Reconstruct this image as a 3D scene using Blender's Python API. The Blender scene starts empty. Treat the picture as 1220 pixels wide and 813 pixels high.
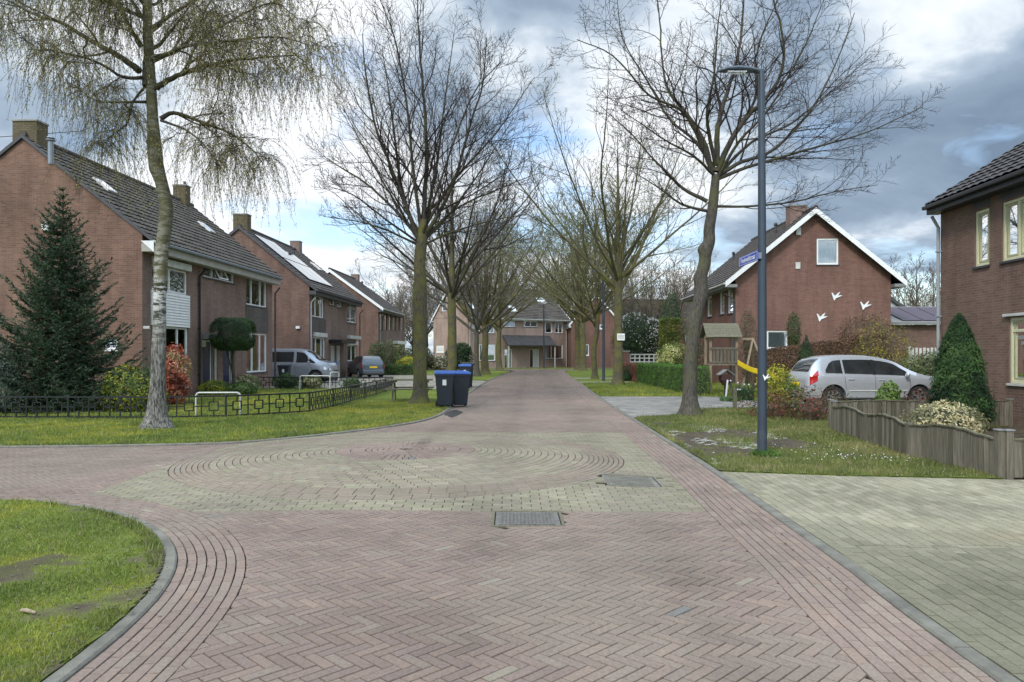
# street with brick paving, row houses, bare trees: settings
SUN_E = 1.5
SKY_S = .1
ZEN = 2.6
BACK = 2.1
SKYBLUE = (1.35, 1.35, 1.35)
EXPO = .70
SKY_OFF = (3.1, 1.7, .4)
SPOTS = [(665, 110, .992, .12), (350, 230, .985, .08), (150, 120, .96, .10), (1110, 5, .988, .30), (350, 10, .985, .18), (1140, 190, .93, -.26), (560, 20, .97, -.10), (460, 250, .985, .10), (250, 60, .985, .10), (640, 300, .90, .08), (830, 290, .96, .14), (330, 300, .97, .05), (1090, 330, .99, .2)]
GAPS = [(400, 280, .985, .17), (620, 190, .99, .10), (1030, 385, .992, .10), (720, 250, .995, .06), (1060, 375, .992, .12)]
import bpy, math, random
import numpy as np
from mathutils import Vector, Matrix
R = math.radians
random.seed(7)
RNG = np.random.default_rng(11)
sc = bpy.context.scene
COL = sc.collection

# ---------------------------------------------------------------- measuring
# the photographed street was measured from the spot the photo was taken at:
# eye height 1.6 m, focal length 881 px, horizon on row 422
EYE, FOC, HOR = 1.6, 881.0, 422.0
def G(u, v):                      # ground point seen at (u, v)
    Y = EYE * FOC / (v - HOR)
    return ((u - 610) * Y / FOC, Y)
def A(u, v, Y):                   # point at distance Y seen at (u, v)
    return ((u - 610) * Y / FOC, Y, EYE + (HOR - v) * Y / FOC)

# ---------------------------------------------------------------- materials
class NT:
    def __init__(s, m):
        m.use_nodes = True
        s.t = m.node_tree
        s.t.nodes.clear()
    def n(s, typ, props=None, **inp):
        nd = s.t.nodes.new(typ)
        for k, v in (props or {}).items():
            setattr(nd, k, v)
        for k, v in inp.items():
            key = int(k[1:]) if k[0] == 'i' and k[1:].isdigit() else k.replace('_', ' ')
            sock = nd.inputs[key]
            if isinstance(v, bpy.types.NodeSocket):
                s.t.links.new(v, sock)
            else:
                sock.default_value = v
        return nd
    def mix(s, fac, a, b, mode='MIX'):
        nd = s.n('ShaderNodeMix', {'data_type': 'RGBA', 'blend_type': mode})
        for i, v in ((0, fac), (6, a), (7, b)):
            if isinstance(v, bpy.types.NodeSocket):
                s.t.links.new(v, nd.inputs[i])
            else:
                nd.inputs[i].default_value = v if i == 0 else c4(v)
        return nd.outputs[2]
    def math(s, op, a, b=0.0, clamp=False):
        nd = s.n('ShaderNodeMath', {'operation': op, 'use_clamp': clamp}, i0=a, i1=b)
        return nd.outputs[0]
    def noise(s, vec, scale, detail=4, rough=.6, out='Fac'):
        nd = s.n('ShaderNodeTexNoise', None, Scale=scale, Detail=detail, Roughness=rough)
        if vec is not None:
            s.t.links.new(vec, nd.inputs['Vector'])
        return nd.outputs[out]
    def ramp(s, fac, stops):
        nd = s.n('ShaderNodeValToRGB', None, Fac=fac)
        cr = nd.color_ramp
        while len(cr.elements) < len(stops):
            cr.elements.new(.5)
        for e, (p, c) in zip(cr.elements, stops):
            e.position = p
            e.color = c4(c)
        return nd.outputs[0]
    def vec(s, kind='Object', scale=None):
        o = s.n('ShaderNodeTexCoord').outputs[kind]
        if scale:
            o = s.n('ShaderNodeMapping', None, Vector=o, Scale=scale).outputs[0]
        return o
    def out(s, shader):
        o = s.n('ShaderNodeOutputMaterial')
        s.t.links.new(shader, o.inputs['Surface'])

def c4(c):
    if isinstance(c, (int, float)):
        c = (c, c, c)
    return tuple(c) + ((1.0,) if len(c) == 3 else ())

def simple(name, col, rough=.6, metal=0.0, vary=.25, vscale=3.0, bump=0.0, bscale=40.0, coat=0.0, spec=.5, stretch=None):
    m = bpy.data.materials.new(name)
    t = NT(m)
    v = t.vec('Object', stretch)
    n1 = t.noise(v, vscale, 5)
    dark = tuple(x * (1 - vary) for x in col)
    lite = tuple(min(1, x * (1 + vary)) for x in col)
    c = t.ramp(n1, [(.3, dark), (.7, lite)])
    b = t.n('ShaderNodeBsdfPrincipled', None, Base_Color=c, Roughness=rough, Metallic=metal)
    b.inputs['Specular IOR Level'].default_value = spec
    if coat:
        b.inputs['Coat Weight'].default_value = coat
        b.inputs['Coat Roughness'].default_value = .06
    if bump:
        bn = t.n('ShaderNodeBump', None, Height=t.noise(v, bscale, 4), Strength=bump, Distance=.02)
        t.t.links.new(bn.outputs[0], b.inputs['Normal'])
    t.out(b.outputs[0])
    return m

def brick(name, c1, c2, mortar, bw=.222, rh=.0625, ms=.006, blotch=.22):
    m = bpy.data.materials.new(name)
    t = NT(m)
    uv = t.vec('UV')
    bt = t.n('ShaderNodeTexBrick', {'offset': .5, 'squash': 1}, Vector=uv, Color1=c4(c1), Color2=c4(c2), Mortar=c4(mortar),
             Scale=1.0, Mortar_Size=ms, Mortar_Smooth=.2, Bias=-.1, Brick_Width=bw, Row_Height=rh)
    n1 = t.noise(uv, .55, 5, .65)
    n2 = t.noise(uv, 30, 3)
    n3 = t.noise(t.n('ShaderNodeMapping', None, Vector=uv, Scale=(1.6, .25, 1)).outputs[0], 1.5, 4)
    c = t.mix(1.0, bt.outputs[0], t.ramp(n1, [(.3, 1 - blotch), (.72, 1 + blotch * .6)]), 'MULTIPLY')
    c = t.mix(.6, c, t.ramp(n2, [(.3, .75), (.7, 1.2)]), 'MULTIPLY')
    c = t.mix(.55, c, t.ramp(n3, [(.33, .66), (.62, 1.14)]), 'MULTIPLY')
    h = t.math('SUBTRACT', 1.0, bt.outputs['Fac'])
    h = t.math('ADD', h, t.math('MULTIPLY', n2, .5))
    bn = t.n('ShaderNodeBump', None, Height=h, Strength=.5, Distance=.006)
    b = t.n('ShaderNodeBsdfPrincipled', None, Base_Color=c, Roughness=.9, Normal=bn.outputs[0])
    b.inputs['Specular IOR Level'].default_value = .25
    t.out(b.outputs[0])
    return m

def tonemat(name, rough=.7, trans=0.0, bump=0.0, bscale=60, spec=.4, stain=0.0):
    """colour comes from each piece's own 'tone' attribute (one brick, one leaf, one blade)"""
    m = bpy.data.materials.new(name)
    t = NT(m)
    at = t.n('ShaderNodeAttribute', {'attribute_name': 'tone'}).outputs['Color']
    v = t.vec('Object')
    if bump:
        n2 = t.noise(v, bscale, 4)
        at = t.mix(1.0, at, t.ramp(n2, [(.3, .8), (.72, 1.16)]), 'MULTIPLY')
    if stain:
        n3 = t.noise(v, .7, 6, .7)
        at = t.mix(stain, at, t.ramp(n3, [(.32, .62), (.5, .95), (.7, 1.15)]), 'MULTIPLY')
    b = t.n('ShaderNodeBsdfPrincipled', None, Base_Color=at, Roughness=rough)
    b.inputs['Specular IOR Level'].default_value = spec
    if bump:
        bn = t.n('ShaderNodeBump', None, Height=n2, Strength=bump, Distance=.004)
        t.t.links.new(bn.outputs[0], b.inputs['Normal'])
    s = b.outputs[0]
    if trans:
        tr = t.n('ShaderNodeBsdfTranslucent', None, Color=at)
        s = t.n('ShaderNodeMixShader', None, Fac=trans, i1=s, i2=tr.outputs[0]).outputs[0]
    t.out(s)
    return m

def bark(name, base, dark, moss, mossiness=.5, zstretch=.25, birch=False):
    m = bpy.data.materials.new(name)
    t = NT(m)
    v = t.vec('Object')
    vs = t.n('ShaderNodeMapping', None, Vector=v, Scale=(1, 1, zstretch)).outputs[0]
    fine = t.noise(vs, 30, 5, .7)
    c = t.ramp(fine, [(.35, dark), (.65, base)])
    mo = t.noise(v, 2.2, 5, .7)
    c = t.mix(t.ramp(mo, [(.62 - mossiness * .35, 0), (.75 - mossiness * .2, .9)]), c, moss)
    hgt = fine
    if birch:
        lo = t.noise(t.n('ShaderNodeMapping', None, Vector=v, Scale=(1.6, 1.6, 7)).outputs[0], 2.0, 6, .78)
        white = t.ramp(lo, [(.44, (.035, .033, .027)), (.485, (.10, .10, .07)), (.51, (.48, .47, .44)), (.7, (.68, .67, .64))])
        wm = t.noise(v, 2.6, 4, .6)
        white = t.mix(t.ramp(wm, [(.50, 0), (.62, .9)]), white, moss)
        z = t.n('ShaderNodeSeparateXYZ', None, Vector=v).outputs[2]
        zz = t.math('ADD', z, t.math('MULTIPLY', t.math('SUBTRACT', wm, .5), 2.2))
        lowm = t.ramp(t.math('MULTIPLY', zz, .1), [(.16, 1), (.27, 0)])       # rough plated base
        c2 = t.mix(lowm, white, t.ramp(fine, [(.40, (.04, .036, .03)), (.62, (.25, .24, .21))]))
        him = t.ramp(t.math('MULTIPLY', zz, .1), [(.27, 0), (.40, 1)])          # brown upper stem
        c = t.mix(t.math('MULTIPLY', him, .8), c2, t.mix(.5, moss, (.13, .115, .075)))
    bn = t.n('ShaderNodeBump', None, Height=hgt, Strength=.8, Distance=.02)
    b = t.n('ShaderNodeBsdfPrincipled', None, Base_Color=c, Roughness=.9, Normal=bn.outputs[0])
    b.inputs['Specular IOR Level'].default_value = .2
    t.out(b.outputs[0])
    return m

def glassmat(name, tint=(.9, .95, .95), refl=.32):
    m = bpy.data.materials.new(name)
    t = NT(m)
    fr = t.n('ShaderNodeFresnel', None, IOR=1.5).outputs[0]
    f = t.math('ADD', t.math('MULTIPLY', fr, 1.6), refl * .3, True)
    nz = t.noise(t.vec('Object'), 1.3, 2)
    bn = t.n('ShaderNodeBump', None, Height=nz, Strength=.015, Distance=.03)
    g = t.n('ShaderNodeBsdfGlossy', None, Roughness=.015, Color=c4(.95), Normal=bn.outputs[0])
    tr = t.n('ShaderNodeBsdfTransparent', None, Color=c4(tint))
    t.out(t.n('ShaderNodeMixShader', None, Fac=f, i1=tr.outputs[0], i2=g.outputs[0]).outputs[0])
    return m

M = {}
M['brickA'] = brick('brick_orange_brown', (.225, .122, .087), (.155, .083, .060), (.20, .165, .135))
M['brickA2'] = brick('brick_grey_brown', (.245, .155, .122), (.18, .112, .089), (.22, .19, .165))
M['brickP'] = brick('brick_dark_panel', (.13, .11, .10), (.10, .082, .075), (.10, .09, .08))
M['brickB'] = brick('brick_russet', (.19, .112, .085), (.14, .08, .062), (.15, .125, .105))
M['brickB2'] = brick('brick_taupe', (.25, .172, .14), (.19, .126, .102), (.18, .155, .135))
M['brickD'] = brick('brick_pinkish', (.40, .28, .23), (.32, .215, .175), (.34, .30, .26))
M['brickG'] = brick('brick_purple_red', (.200, .098, .073), (.150, .070, .053), (.21, .165, .14), blotch=.12)
M['brickH'] = brick('brick_purple_brown', (.195, .120, .092), (.148, .088, .068), (.20, .165, .14), blotch=.15)
M['chimney'] = brick('chimney_brick_mossy', (.15, .12, .07), (.11, .09, .05), (.07, .06, .05))
M['tile'] = simple('roof_tile_brown', (.074, .063, .056), .8, vary=.35, vscale=2.5, bump=.3, bscale=25, spec=.3)
M['tile_moss'] = simple('roof_tile_mossy', (.074, .065, .054), .85, vary=.4, vscale=1.4, bump=.3, bscale=25, spec=.25)
M['tile_black'] = simple('roof_tile_black', (.048, .044, .042), .7, vary=.35, vscale=2.5, bump=.2, bscale=25, spec=.4)
M['tile_edge'] = simple('roof_tile_shaded_edge', (.042, .037, .032), .9, vary=.4, vscale=6, spec=.15)  # shadow line of each tile row, painted as a darker colour on the risers
M['zinc'] = simple('zinc_grey', (.22, .24, .26), .45, .6, .15, 4)
M['white'] = simple('white_paint', (.74, .74, .72), .4, vary=.08, vscale=5, bump=.03)
M['offwhite'] = simple('weathered_white_paint', (.50, .50, .46), .55, vary=.2, vscale=3, stretch=(1, 1, 1))
M['fascia_grey'] = simple('grey_beige_fascia', (.34, .32, .28), .6, vary=.12)
M['cream'] = simple('cream_paint', (.62, .60, .40), .45, vary=.08)
M['cream_dirty'] = simple('olive_cream_paint', (.36, .36, .21), .5, vary=.12)
M['black'] = simple('black_paint', (.012, .013, .015), .35, vary=.3, spec=.5)
M['darkgrey'] = simple('dark_grey_paint', (.05, .05, .055), .5, vary=.2)
M['navy'] = simple('navy_paint', (.018, .022, .06), .4, vary=.15)
M['midgrey'] = simple('mid_grey_paint', (.20, .20, .19), .55, vary=.15)
M['glass'] = glassmat('window_glass')
M['glass_mirror'] = glassmat('window_glass_bright', refl=1.0)
M['curtain'] = simple('net_curtain', (.60, .61, .60), .9, vary=.25, vscale=14, stretch=(6, 6, .15), bump=.5, bscale=12)
M['curtain_teal'] = simple('blue_green_curtain', (.22, .30, .31), .9, vary=.22, vscale=14, stretch=(6, 6, .15), bump=.5, bscale=12)
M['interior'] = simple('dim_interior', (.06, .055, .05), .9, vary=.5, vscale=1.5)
M['concrete'] = simple('concrete_grey', (.27, .265, .25), .85, vary=.22, vscale=6, bump=.3, bscale=70)
M['kerb'] = simple('kerb_concrete', (.150, .142, .115), .9, vary=.32, vscale=5, bump=.4, bscale=70)
M['steel_blue'] = simple('blue_grey_lacquer', (.038, .052, .070), .38, .1, .14, 2.5, spec=.5)
M['steel_pale'] = simple('pole_base_coating', (.040, .052, .066), .6, 0, .15, 6)
M['wood_grey'] = simple('weathered_wood', (.135, .118, .085), .85, vary=.4, vscale=5, stretch=(8, 8, .5), bump=.5, bscale=30)
M['wood_grey_pale'] = simple('weathered_wood_pale', (.19, .165, .125), .85, vary=.4, vscale=5, stretch=(8, 8, .5), bump=.5, bscale=30)
M['wood_grey_dark'] = simple('weathered_wood_dark', (.095, .085, .055), .88, vary=.45, vscale=5, stretch=(8, 8, .5), bump=.5, bscale=30)
M['wood_green'] = simple('mossy_wood', (.13, .12, .075), .9, vary=.35, vscale=6, stretch=(3, 3, 3), bump=.5, bscale=30)
M['wood_tan'] = simple('tan_wood', (.26, .205, .135), .8, vary=.25, vscale=6, stretch=(4, 4, 1), bump=.3, bscale=30)
M['bin'] = simple('dark_plastic', (.018, .023, .032), .5, vary=.15, bump=.08, bscale=200)
M['bin_lid'] = simple('blue_plastic', (.025, .09, .33), .42, vary=.12, bump=.05, bscale=200)
M['rubber'] = simple('rubber', (.018, .018, .018), .8, vary=.2)
M['yellow'] = simple('yellow_plastic', (.75, .52, .02), .35, vary=.06, spec=.5)
M['sign_blue'] = simple('sign_blue', (.012, .05, .42), .35, vary=.04)
M['red_lamp'] = simple('red_lens', (.45, .02, .02), .15, vary=.1, coat=.6)
M['silver'] = simple('silver_paint', (.50, .52, .54), .3, .45, .03, 1.5, coat=.6)
M['car_teal'] = simple('grey_green_paint', (.075, .085, .09), .32, .5, .04, 1.5, coat=.7)
M['car_rear'] = simple('blue_grey_paint', (.13, .15, .18), .32, .5, .04, 1.5, coat=.7)
M['van_grey'] = simple('slate_grey_paint', (.34, .36, .39), .3, .5, .04, 1.5, coat=.7)
M['carglass'] = simple('car_window_glass', (.022, .026, .028), .03, 0, .5, 2.2, spec=1.0, coat=1.0)
M['chrome'] = simple('bright_metal', (.62, .62, .62), .2, 1, .05)
M['rim'] = simple('alloy', (.42, .42, .43), .35, .8, .1)
M['plate'] = simple('plate_yellow', (.75, .50, .02), .5, vary=.05)
M['plate_red'] = simple('red_brown_sheet', (.065, .03, .028), .5, vary=.2)
M['solar_matt'] = simple('solar_cell_matt', (.06, .045, .062), .5, 0, .1, 4, spec=.3)
M['solar'] = simple('solar_cell', (.012, .014, .028), .07, 0, .15, 4, spec=1.0, coat=1.0)
M['iron'] = simple('cast_iron', (.135, .125, .11), .75, .1, .3, 12, bump=.4, bscale=60)
M['pvc_grey'] = simple('grey_pvc', (.30, .32, .33), .5, vary=.08)
M['leaf'] = tonemat('leaf', .55, .25)
M['needle'] = tonemat('needle', .65, .12)
M['blade'] = tonemat('grass_blade', .6, .3, spec=.3)
M['paver'] = tonemat('clay_paver', .82, 0, .5, 45, spec=.25, stain=.55)
M['paver2'] = tonemat('concrete_paver', .88, 0, .55, 60, spec=.22, stain=.7)
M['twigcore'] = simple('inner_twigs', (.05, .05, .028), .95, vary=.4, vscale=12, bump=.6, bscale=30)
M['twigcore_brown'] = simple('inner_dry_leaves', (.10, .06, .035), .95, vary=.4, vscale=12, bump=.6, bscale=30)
M['bark_moss'] = bark('bark_mossy', (.14, .12, .085), (.04, .034, .026), (.13, .125, .03), .62)
M['bark_dark'] = bark('bark_dark', (.10, .085, .07), (.03, .026, .022), (.08, .085, .03), .45)
M['bark_grey'] = bark('bark_grey', (.125, .112, .092), (.035, .031, .026), (.095, .095, .045), .42)
M['bark_birch'] = bark('bark_birch', (.2, .2, .18), (.05, .05, .04), (.115, .11, .045), .5, birch=True)
M['twig'] = simple('twigs_dark', (.040, .031, .026), .9, vary=.3, vscale=1.5, spec=.2)
M['twig_birch'] = simple('twigs_birch', (.075, .062, .036), .9, vary=.3, vscale=1.5, spec=.2)
M['twig_olive'] = simple('twigs_olive', (.105, .10, .052), .9, vary=.3, vscale=1.0, spec=.2)
M['twig_brown'] = simple('twigs_brown', (.12, .095, .07), .9, vary=.3, vscale=1.0, spec=.2)

def lawnmat():
    m = bpy.data.materials.new('lawn')
    t = NT(m)
    v = t.vec('Object')
    a = t.noise(v, .45, 6, .7)
    b_ = t.noise(v, 9, 5, .7)
    d = t.noise(v, .9, 5, .75)
    c = t.ramp(a, [(.3, (.075, .11, .022)), (.5, (.12, .155, .03)), (.68, (.20, .205, .035))])
    c = t.mix(.8, c, t.ramp(b_, [(.3, .55), (.7, 1.35)]), 'MULTIPLY')
    c = t.mix(t.ramp(d, [(.60, 0), (.72, .85)]), c, (.085, .065, .04))
    bn = t.n('ShaderNodeBump', None, Height=t.noise(v, 55, 5, .8), Strength=.9, Distance=.03)
    b = t.n('ShaderNodeBsdfPrincipled', None, Base_Color=c, Roughness=.95, Normal=bn.outputs[0])
    b.inputs['Specular IOR Level'].default_value = .1
    t.out(b.outputs[0])
    return m
M['lawn'] = lawnmat()
M['soil'] = simple('soil', (.085, .068, .048), .95, vary=.45, vscale=4, bump=.9, bscale=45, spec=.1)
M['joint'] = simple('joint_sand', (.040, .034, .025), .95, vary=.4, vscale=3, bump=.6, bscale=90, spec=.1)
M['dark_sand'] = simple('dark_smooth_sand', (.07, .064, .06), .3, vary=.3, vscale=6)

# ---------------------------------------------------------------- scene graph
def tag(o, label=None, cat=None, group=None, kind=None):
    for k, v in (('label', label), ('category', cat), ('group', group), ('kind', kind)):
        if v:
            o[k] = v
    return o
def thing(name, label, cat, loc=(0, 0, 0), rz=0.0, group=None):
    o = bpy.data.objects.new(name, None)
    COL.objects.link(o)
    o.empty_display_size = .2
    o.location = loc
    o.rotation_euler = (0, 0, rz)
    return tag(o, label, cat, group)
def copy_tree(o, parent=None):
    c = o.copy()
    COL.objects.link(c)
    if parent is not None:
        c.parent = parent
    for ch in list(o.children):
        copy_tree(ch, c)
    return c

def npmesh(name, V, F, mats, parent=None, tone=None, smooth=False, midx=None, uv=True):
    """one mesh object from arrays; F (n,k) or list of such arrays"""
    Fs = F if isinstance(F, list) else [F]
    Fs = [f for f in Fs if len(f)]
    V = np.asarray(V, dtype=np.float32)
    me = bpy.data.meshes.new(name)
    loops = np.concatenate([f.reshape(-1) for f in Fs]).astype(np.int32)
    sizes = np.concatenate([np.full(len(f), f.shape[1], dtype=np.int32) for f in Fs])
    starts = np.concatenate([[0], np.cumsum(sizes)[:-1]]).astype(np.int32)
    me.vertices.add(len(V)); me.vertices.foreach_set('co', V.reshape(-1))
    me.loops.add(len(loops)); me.loops.foreach_set('vertex_index', loops)
    me.polygons.add(len(sizes)); me.polygons.foreach_set('loop_start', starts)
    me.polygons.foreach_set('use_smooth', np.full(len(sizes), bool(smooth), dtype=bool))
    if midx is not None:
        me.polygons.foreach_set('material_index', np.asarray(midx, dtype=np.int32))
    me.update(calc_edges=True)
    if tone is not None:
        a = me.attributes.new('tone', 'FLOAT_COLOR', 'POINT')
        t4 = np.ones((len(V), 4), dtype=np.float32); t4[:, :3] = tone
        a.data.foreach_set('color', t4.reshape(-1))
    if uv and len(sizes) < 400000:
        nrm = np.empty(len(sizes) * 3, dtype=np.float32); me.polygons.foreach_get('normal', nrm)
        nrm = nrm.reshape(-1, 3)
        t = np.stack([-nrm[:, 1], nrm[:, 0], np.zeros(len(nrm))], 1)
        ln = np.linalg.norm(t, axis=1)
        flat = ln < .25
        t[flat] = (1, 0, 0); t[~flat] /= ln[~flat][:, None]
        # keep one direction for opposite faces so bricks line up
        w = np.cross(nrm, t)
        fi = np.repeat(np.arange(len(sizes)), sizes)
        P = V[loops]
        U = np.stack([(P * t[fi]).sum(1), (P * w[fi]).sum(1)], 1).astype(np.float32)
        l = me.uv_layers.new(name='UVMap')
        l.data.foreach_set('uv', U.reshape(-1))
    for m in (mats if isinstance(mats, (list, tuple)) else [mats]):
        me.materials.append(m)
    o = bpy.data.objects.new(name, me)
    COL.objects.link(o)
    if parent is not None:
        o.parent = parent
    return o

class Fr:                                  # a wall's own frame: u along it, z up, d outward
    def __init__(s, o, u, n):
        s.o, s.u, s.n = Vector(o), Vector(u), Vector(n)
        s.z = Vector((0, 0, 1))
    def p(s, u, z, d=0.0):
        return s.o + s.u * u + s.z * z + s.n * d

class MB:
    def __init__(s):
        s.v, s.f, s.m = [], [], []
    def add(s, vs, fs, m=0):
        k = len(s.v)
        s.v += [tuple(p) for p in vs]
        s.f += [tuple(i + k for i in f) for f in fs]
        s.m += [m] * len(fs)
        return s
    def hexa(s, P, m=0):                   # 8 corners: 4 bottom, 4 top
        return s.add(P, [(3, 2, 1, 0), (4, 5, 6, 7), (0, 1, 5, 4), (1, 2, 6, 5), (2, 3, 7, 6), (3, 0, 4, 7)], m)
    def box(s, x0, y0, z0, x1, y1, z1, m=0):
        return s.hexa([(x0, y0, z0), (x1, y0, z0), (x1, y1, z0), (x0, y1, z0), (x0, y0, z1), (x1, y0, z1), (x1, y1, z1), (x0, y1, z1)], m)
    def fbox(s, fr, u0, z0, d0, u1, z1, d1, m=0):
        q = [fr.p(u0, z0, d1), fr.p(u1, z0, d1), fr.p(u1, z0, d0), fr.p(u0, z0, d0), fr.p(u0, z1, d1), fr.p(u1, z1, d1), fr.p(u1, z1, d0), fr.p(u0, z1, d0)]
        return s.hexa(q, m)
    def bar(s, a, b, w, t=None, up=(0, 0, 1), m=0):   # rectangular bar a->b, width w across, t along 'up'
        a, b = Vector(a), Vector(b)
        t = w if t is None else t
        d = (b - a).normalized(); up = Vector(up)
        if abs(d.dot(up)) > .98: up = Vector((1, 0, 0))
        x = d.cross(up).normalized(); y = x.cross(d).normalized()
        x *= w / 2; y *= t / 2
        return s.hexa([a - x - y, a + x - y, b + x - y, b - x - y, a - x + y, a + x + y, b + x + y, b - x + y], m)
    def tube(s, pts, r, n=8, m=0, caps=True):
        pts = [Vector(p) for p in pts]
        rs = r if isinstance(r, (list, tuple)) else [r] * len(pts)
        k = len(s.v); ref = None
        for i, p in enumerate(pts):
            t = (pts[min(i + 1, len(pts) - 1)] - pts[max(i - 1, 0)]).normalized()
            if ref is None:
                ref = Vector((0, 0, 1)) if abs(t.z) < .9 else Vector((1, 0, 0))
            x = (ref - t * ref.dot(t)).normalized(); ref = x; y = t.cross(x)
            for j in range(n):
                a = 2 * math.pi * j / n
                s.v.append(tuple(p + (x * math.cos(a) + y * math.sin(a)) * rs[i]))
        for i in range(len(pts) - 1):
            for j in range(n):
                s.f.append((k + i * n + j, k + i * n + (j + 1) % n, k + (i + 1) * n + (j + 1) % n, k + (i + 1) * n + j)); s.m.append(m)
        if caps:
            s.f.append(tuple(k + j for j in reversed(range(n)))); s.m.append(m)
            e = k + (len(pts) - 1) * n
            s.f.append(tuple(e + j for j in range(n))); s.m.append(m)
        return s
    def lathe(s, c, axis, prof, n=24, m=0):           # prof: (distance along axis, radius)
        ax = Vector(axis).normalized(); c = Vector(c)
        return s.tube([c + ax * (h + i * 1e-5) for i, (h, r) in enumerate(prof)], [max(r, 1e-4) for h, r in prof], n, m) if all(prof[i + 1][0] > prof[i][0] for i in range(len(prof) - 1)) else s._lathe(c, ax, prof, n, m)
    def _lathe(s, c, ax, prof, n, m):
        ref = Vector((0, 0, 1)) if abs(ax.z) < .9 else Vector((1, 0, 0))
        x = (ref - ax * ref.dot(ax)).normalized(); y = ax.cross(x)
        k = len(s.v)
        for h, r in prof:
            for j in range(n):
                a = 2 * math.pi * j / n
                s.v.append(tuple(c + ax * h + (x * math.cos(a) + y * math.sin(a)) * r))
        for i in range(len(prof) - 1):
            for j in range(n):
                s.f.append((k + i * n + j, k + i * n + (j + 1) % n, k + (i + 1) * n + (j + 1) % n, k + (i + 1) * n + j)); s.m.append(m)
        return s
    def prism(s, poly, h, m=0):                        # poly of 3D points, extruded by vector h
        n = len(poly); h = Vector(h); P = [Vector(p) for p in poly]
        return s.add(P + [p + h for p in P], [tuple(reversed(range(n))), tuple(range(n, 2 * n))] + [(i, (i + 1) % n, n + (i + 1) % n, n + i) for i in range(n)], m)
    def build(s, name, mats, parent=None, smooth=False, bevel=0.0):
        by = {}
        for f, m in zip(s.f, s.m):
            by.setdefault(len(f), []).append((f, m))
        F = [np.array([f for f, _ in v]) for v in by.values()]
        mi = np.concatenate([np.array([m for _, m in v]) for v in by.values()])
        o = npmesh(name, np.array(s.v), F, mats, parent, smooth=smooth, midx=mi)
        if smooth: o.data.set_sharp_from_angle(angle=R(42))
        if bevel:
            b = o.modifiers.new('bevel', 'BEVEL'); b.width = bevel; b.segments = 2; b.limit_method = 'ANGLE'; b.angle_limit = R(40)
        return o

def clip(poly, n, c):                       # keep points with n.p <= c (2D tuples)
    out = []
    for i in range(len(poly)):
        a, b = poly[i], poly[(i + 1) % len(poly)]
        da, db = n[0] * a[0] + n[1] * a[1] - c, n[0] * b[0] + n[1] * b[1] - c
        if da <= 0: out.append(a)
        if da * db < 0:
            t = da / (da - db)
            out.append((a[0] + (b[0] - a[0]) * t, a[1] + (b[1] - a[1]) * t))
    return out

# smooth value noise for numpy
_PERM = np.random.default_rng(5).random((256, 256))
def vnoise(x, y, s=1.0):
    x = np.asarray(x, dtype=float) * s + 57.3; y = np.asarray(y, dtype=float) * s + 91.7
    xi, yi = np.floor(x).astype(int), np.floor(y).astype(int)
    fx, fy = x - xi, y - yi
    fx = fx * fx * (3 - 2 * fx); fy = fy * fy * (3 - 2 * fy)
    g = lambda i, j: _PERM[i % 256, j % 256]
    return (g(xi, yi) * (1 - fx) + g(xi + 1, yi) * fx) * (1 - fy) + (g(xi, yi + 1) * (1 - fx) + g(xi + 1, yi + 1) * fx) * fy
def fbm(x, y, s=1.0, o=4):
    t = 0; a = .5; n = 0
    for i in range(o):
        t = t + a * vnoise(np.asarray(x) + i * 13.1, np.asarray(y) + i * 7.7, s * 2 ** i); n += a; a *= .55
    return t / n
# ---------------------------------------------------------------- street geometry
def dense(pts, step=.25):
    P = [np.array(p, float) for p in pts]
    P = [2 * P[0] - P[1]] + P + [2 * P[-1] - P[-2]]
    out = []
    for i in range(1, len(P) - 2):
        n = max(1, int(np.linalg.norm(P[i + 1] - P[i]) / step))
        for k in range(n):
            t = k / n
            a, b, c, d = P[i - 1], P[i], P[i + 1], P[i + 2]
            out.append(.5 * ((2 * b) + (c - a) * t + (2 * a - 5 * b + 4 * c - d) * t * t + (3 * b - a - 3 * c + d) * t ** 3))
    out.append(P[-2])
    return np.array(out)
RK = dense([(2.20, -3), (2.37, 3.6), (2.50, 5.64), (2.60, 7.8), (2.72, 10.2), (2.89, 17), (3.14, 26.6), (3.66, 40), (4.15, 54), (4.75, 67), (5.3, 72), (6.8, 74.6), (10, 75.4), (26, 75.6)], .5)
LN = dense([(-30, 9.3), (-14, 8.55), (-8.5, 8.25), (-5.6, 8.1), (-4.7, 7.85), (-3.8, 7.32), (-3.14, 6.65), (-2.67, 5.9), (-2.40, 5.2), (-2.25, 4.5), (-2.18, 3.6), (-2.16, 2), (-2.16, -3)], .25)
LF = dense([(-30, 12.1), (-14, 12.45), (-8.7, 12.6), (-6, 12.9), (-4.7, 13.4), (-3.5, 14.8), (-2.45, 16.6), (-1.95, 18.4), (-1.80, 21), (-1.77, 27.9), (-1.48, 40.8), (-.95, 52), (.1, 66), (.15, 70), (-.6, 73.2), (-3, 74.6), (-18, 75)], .4)
ROAD = np.concatenate([RK, [(26, 79.4), (-18, 79.4)], LF[::-1], LN])
def xr(y): return float(np.interp(y, RK[:130, 1], RK[:130, 0]))
def inside(P, poly):
    P = np.asarray(P); poly = np.asarray(poly)
    x, y = P[..., 0], P[..., 1]
    c = np.zeros(x.shape, bool)
    for i in range(len(poly)):
        x1, y1 = poly[i]; x2, y2 = poly[(i + 1) % len(poly)]
        if y1 == y2: continue
        m = ((y1 > y) != (y2 > y)) & (x < (x2 - x1) * (y - y1) / (y2 - y1) + x1)
        c ^= m
    return c
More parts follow.
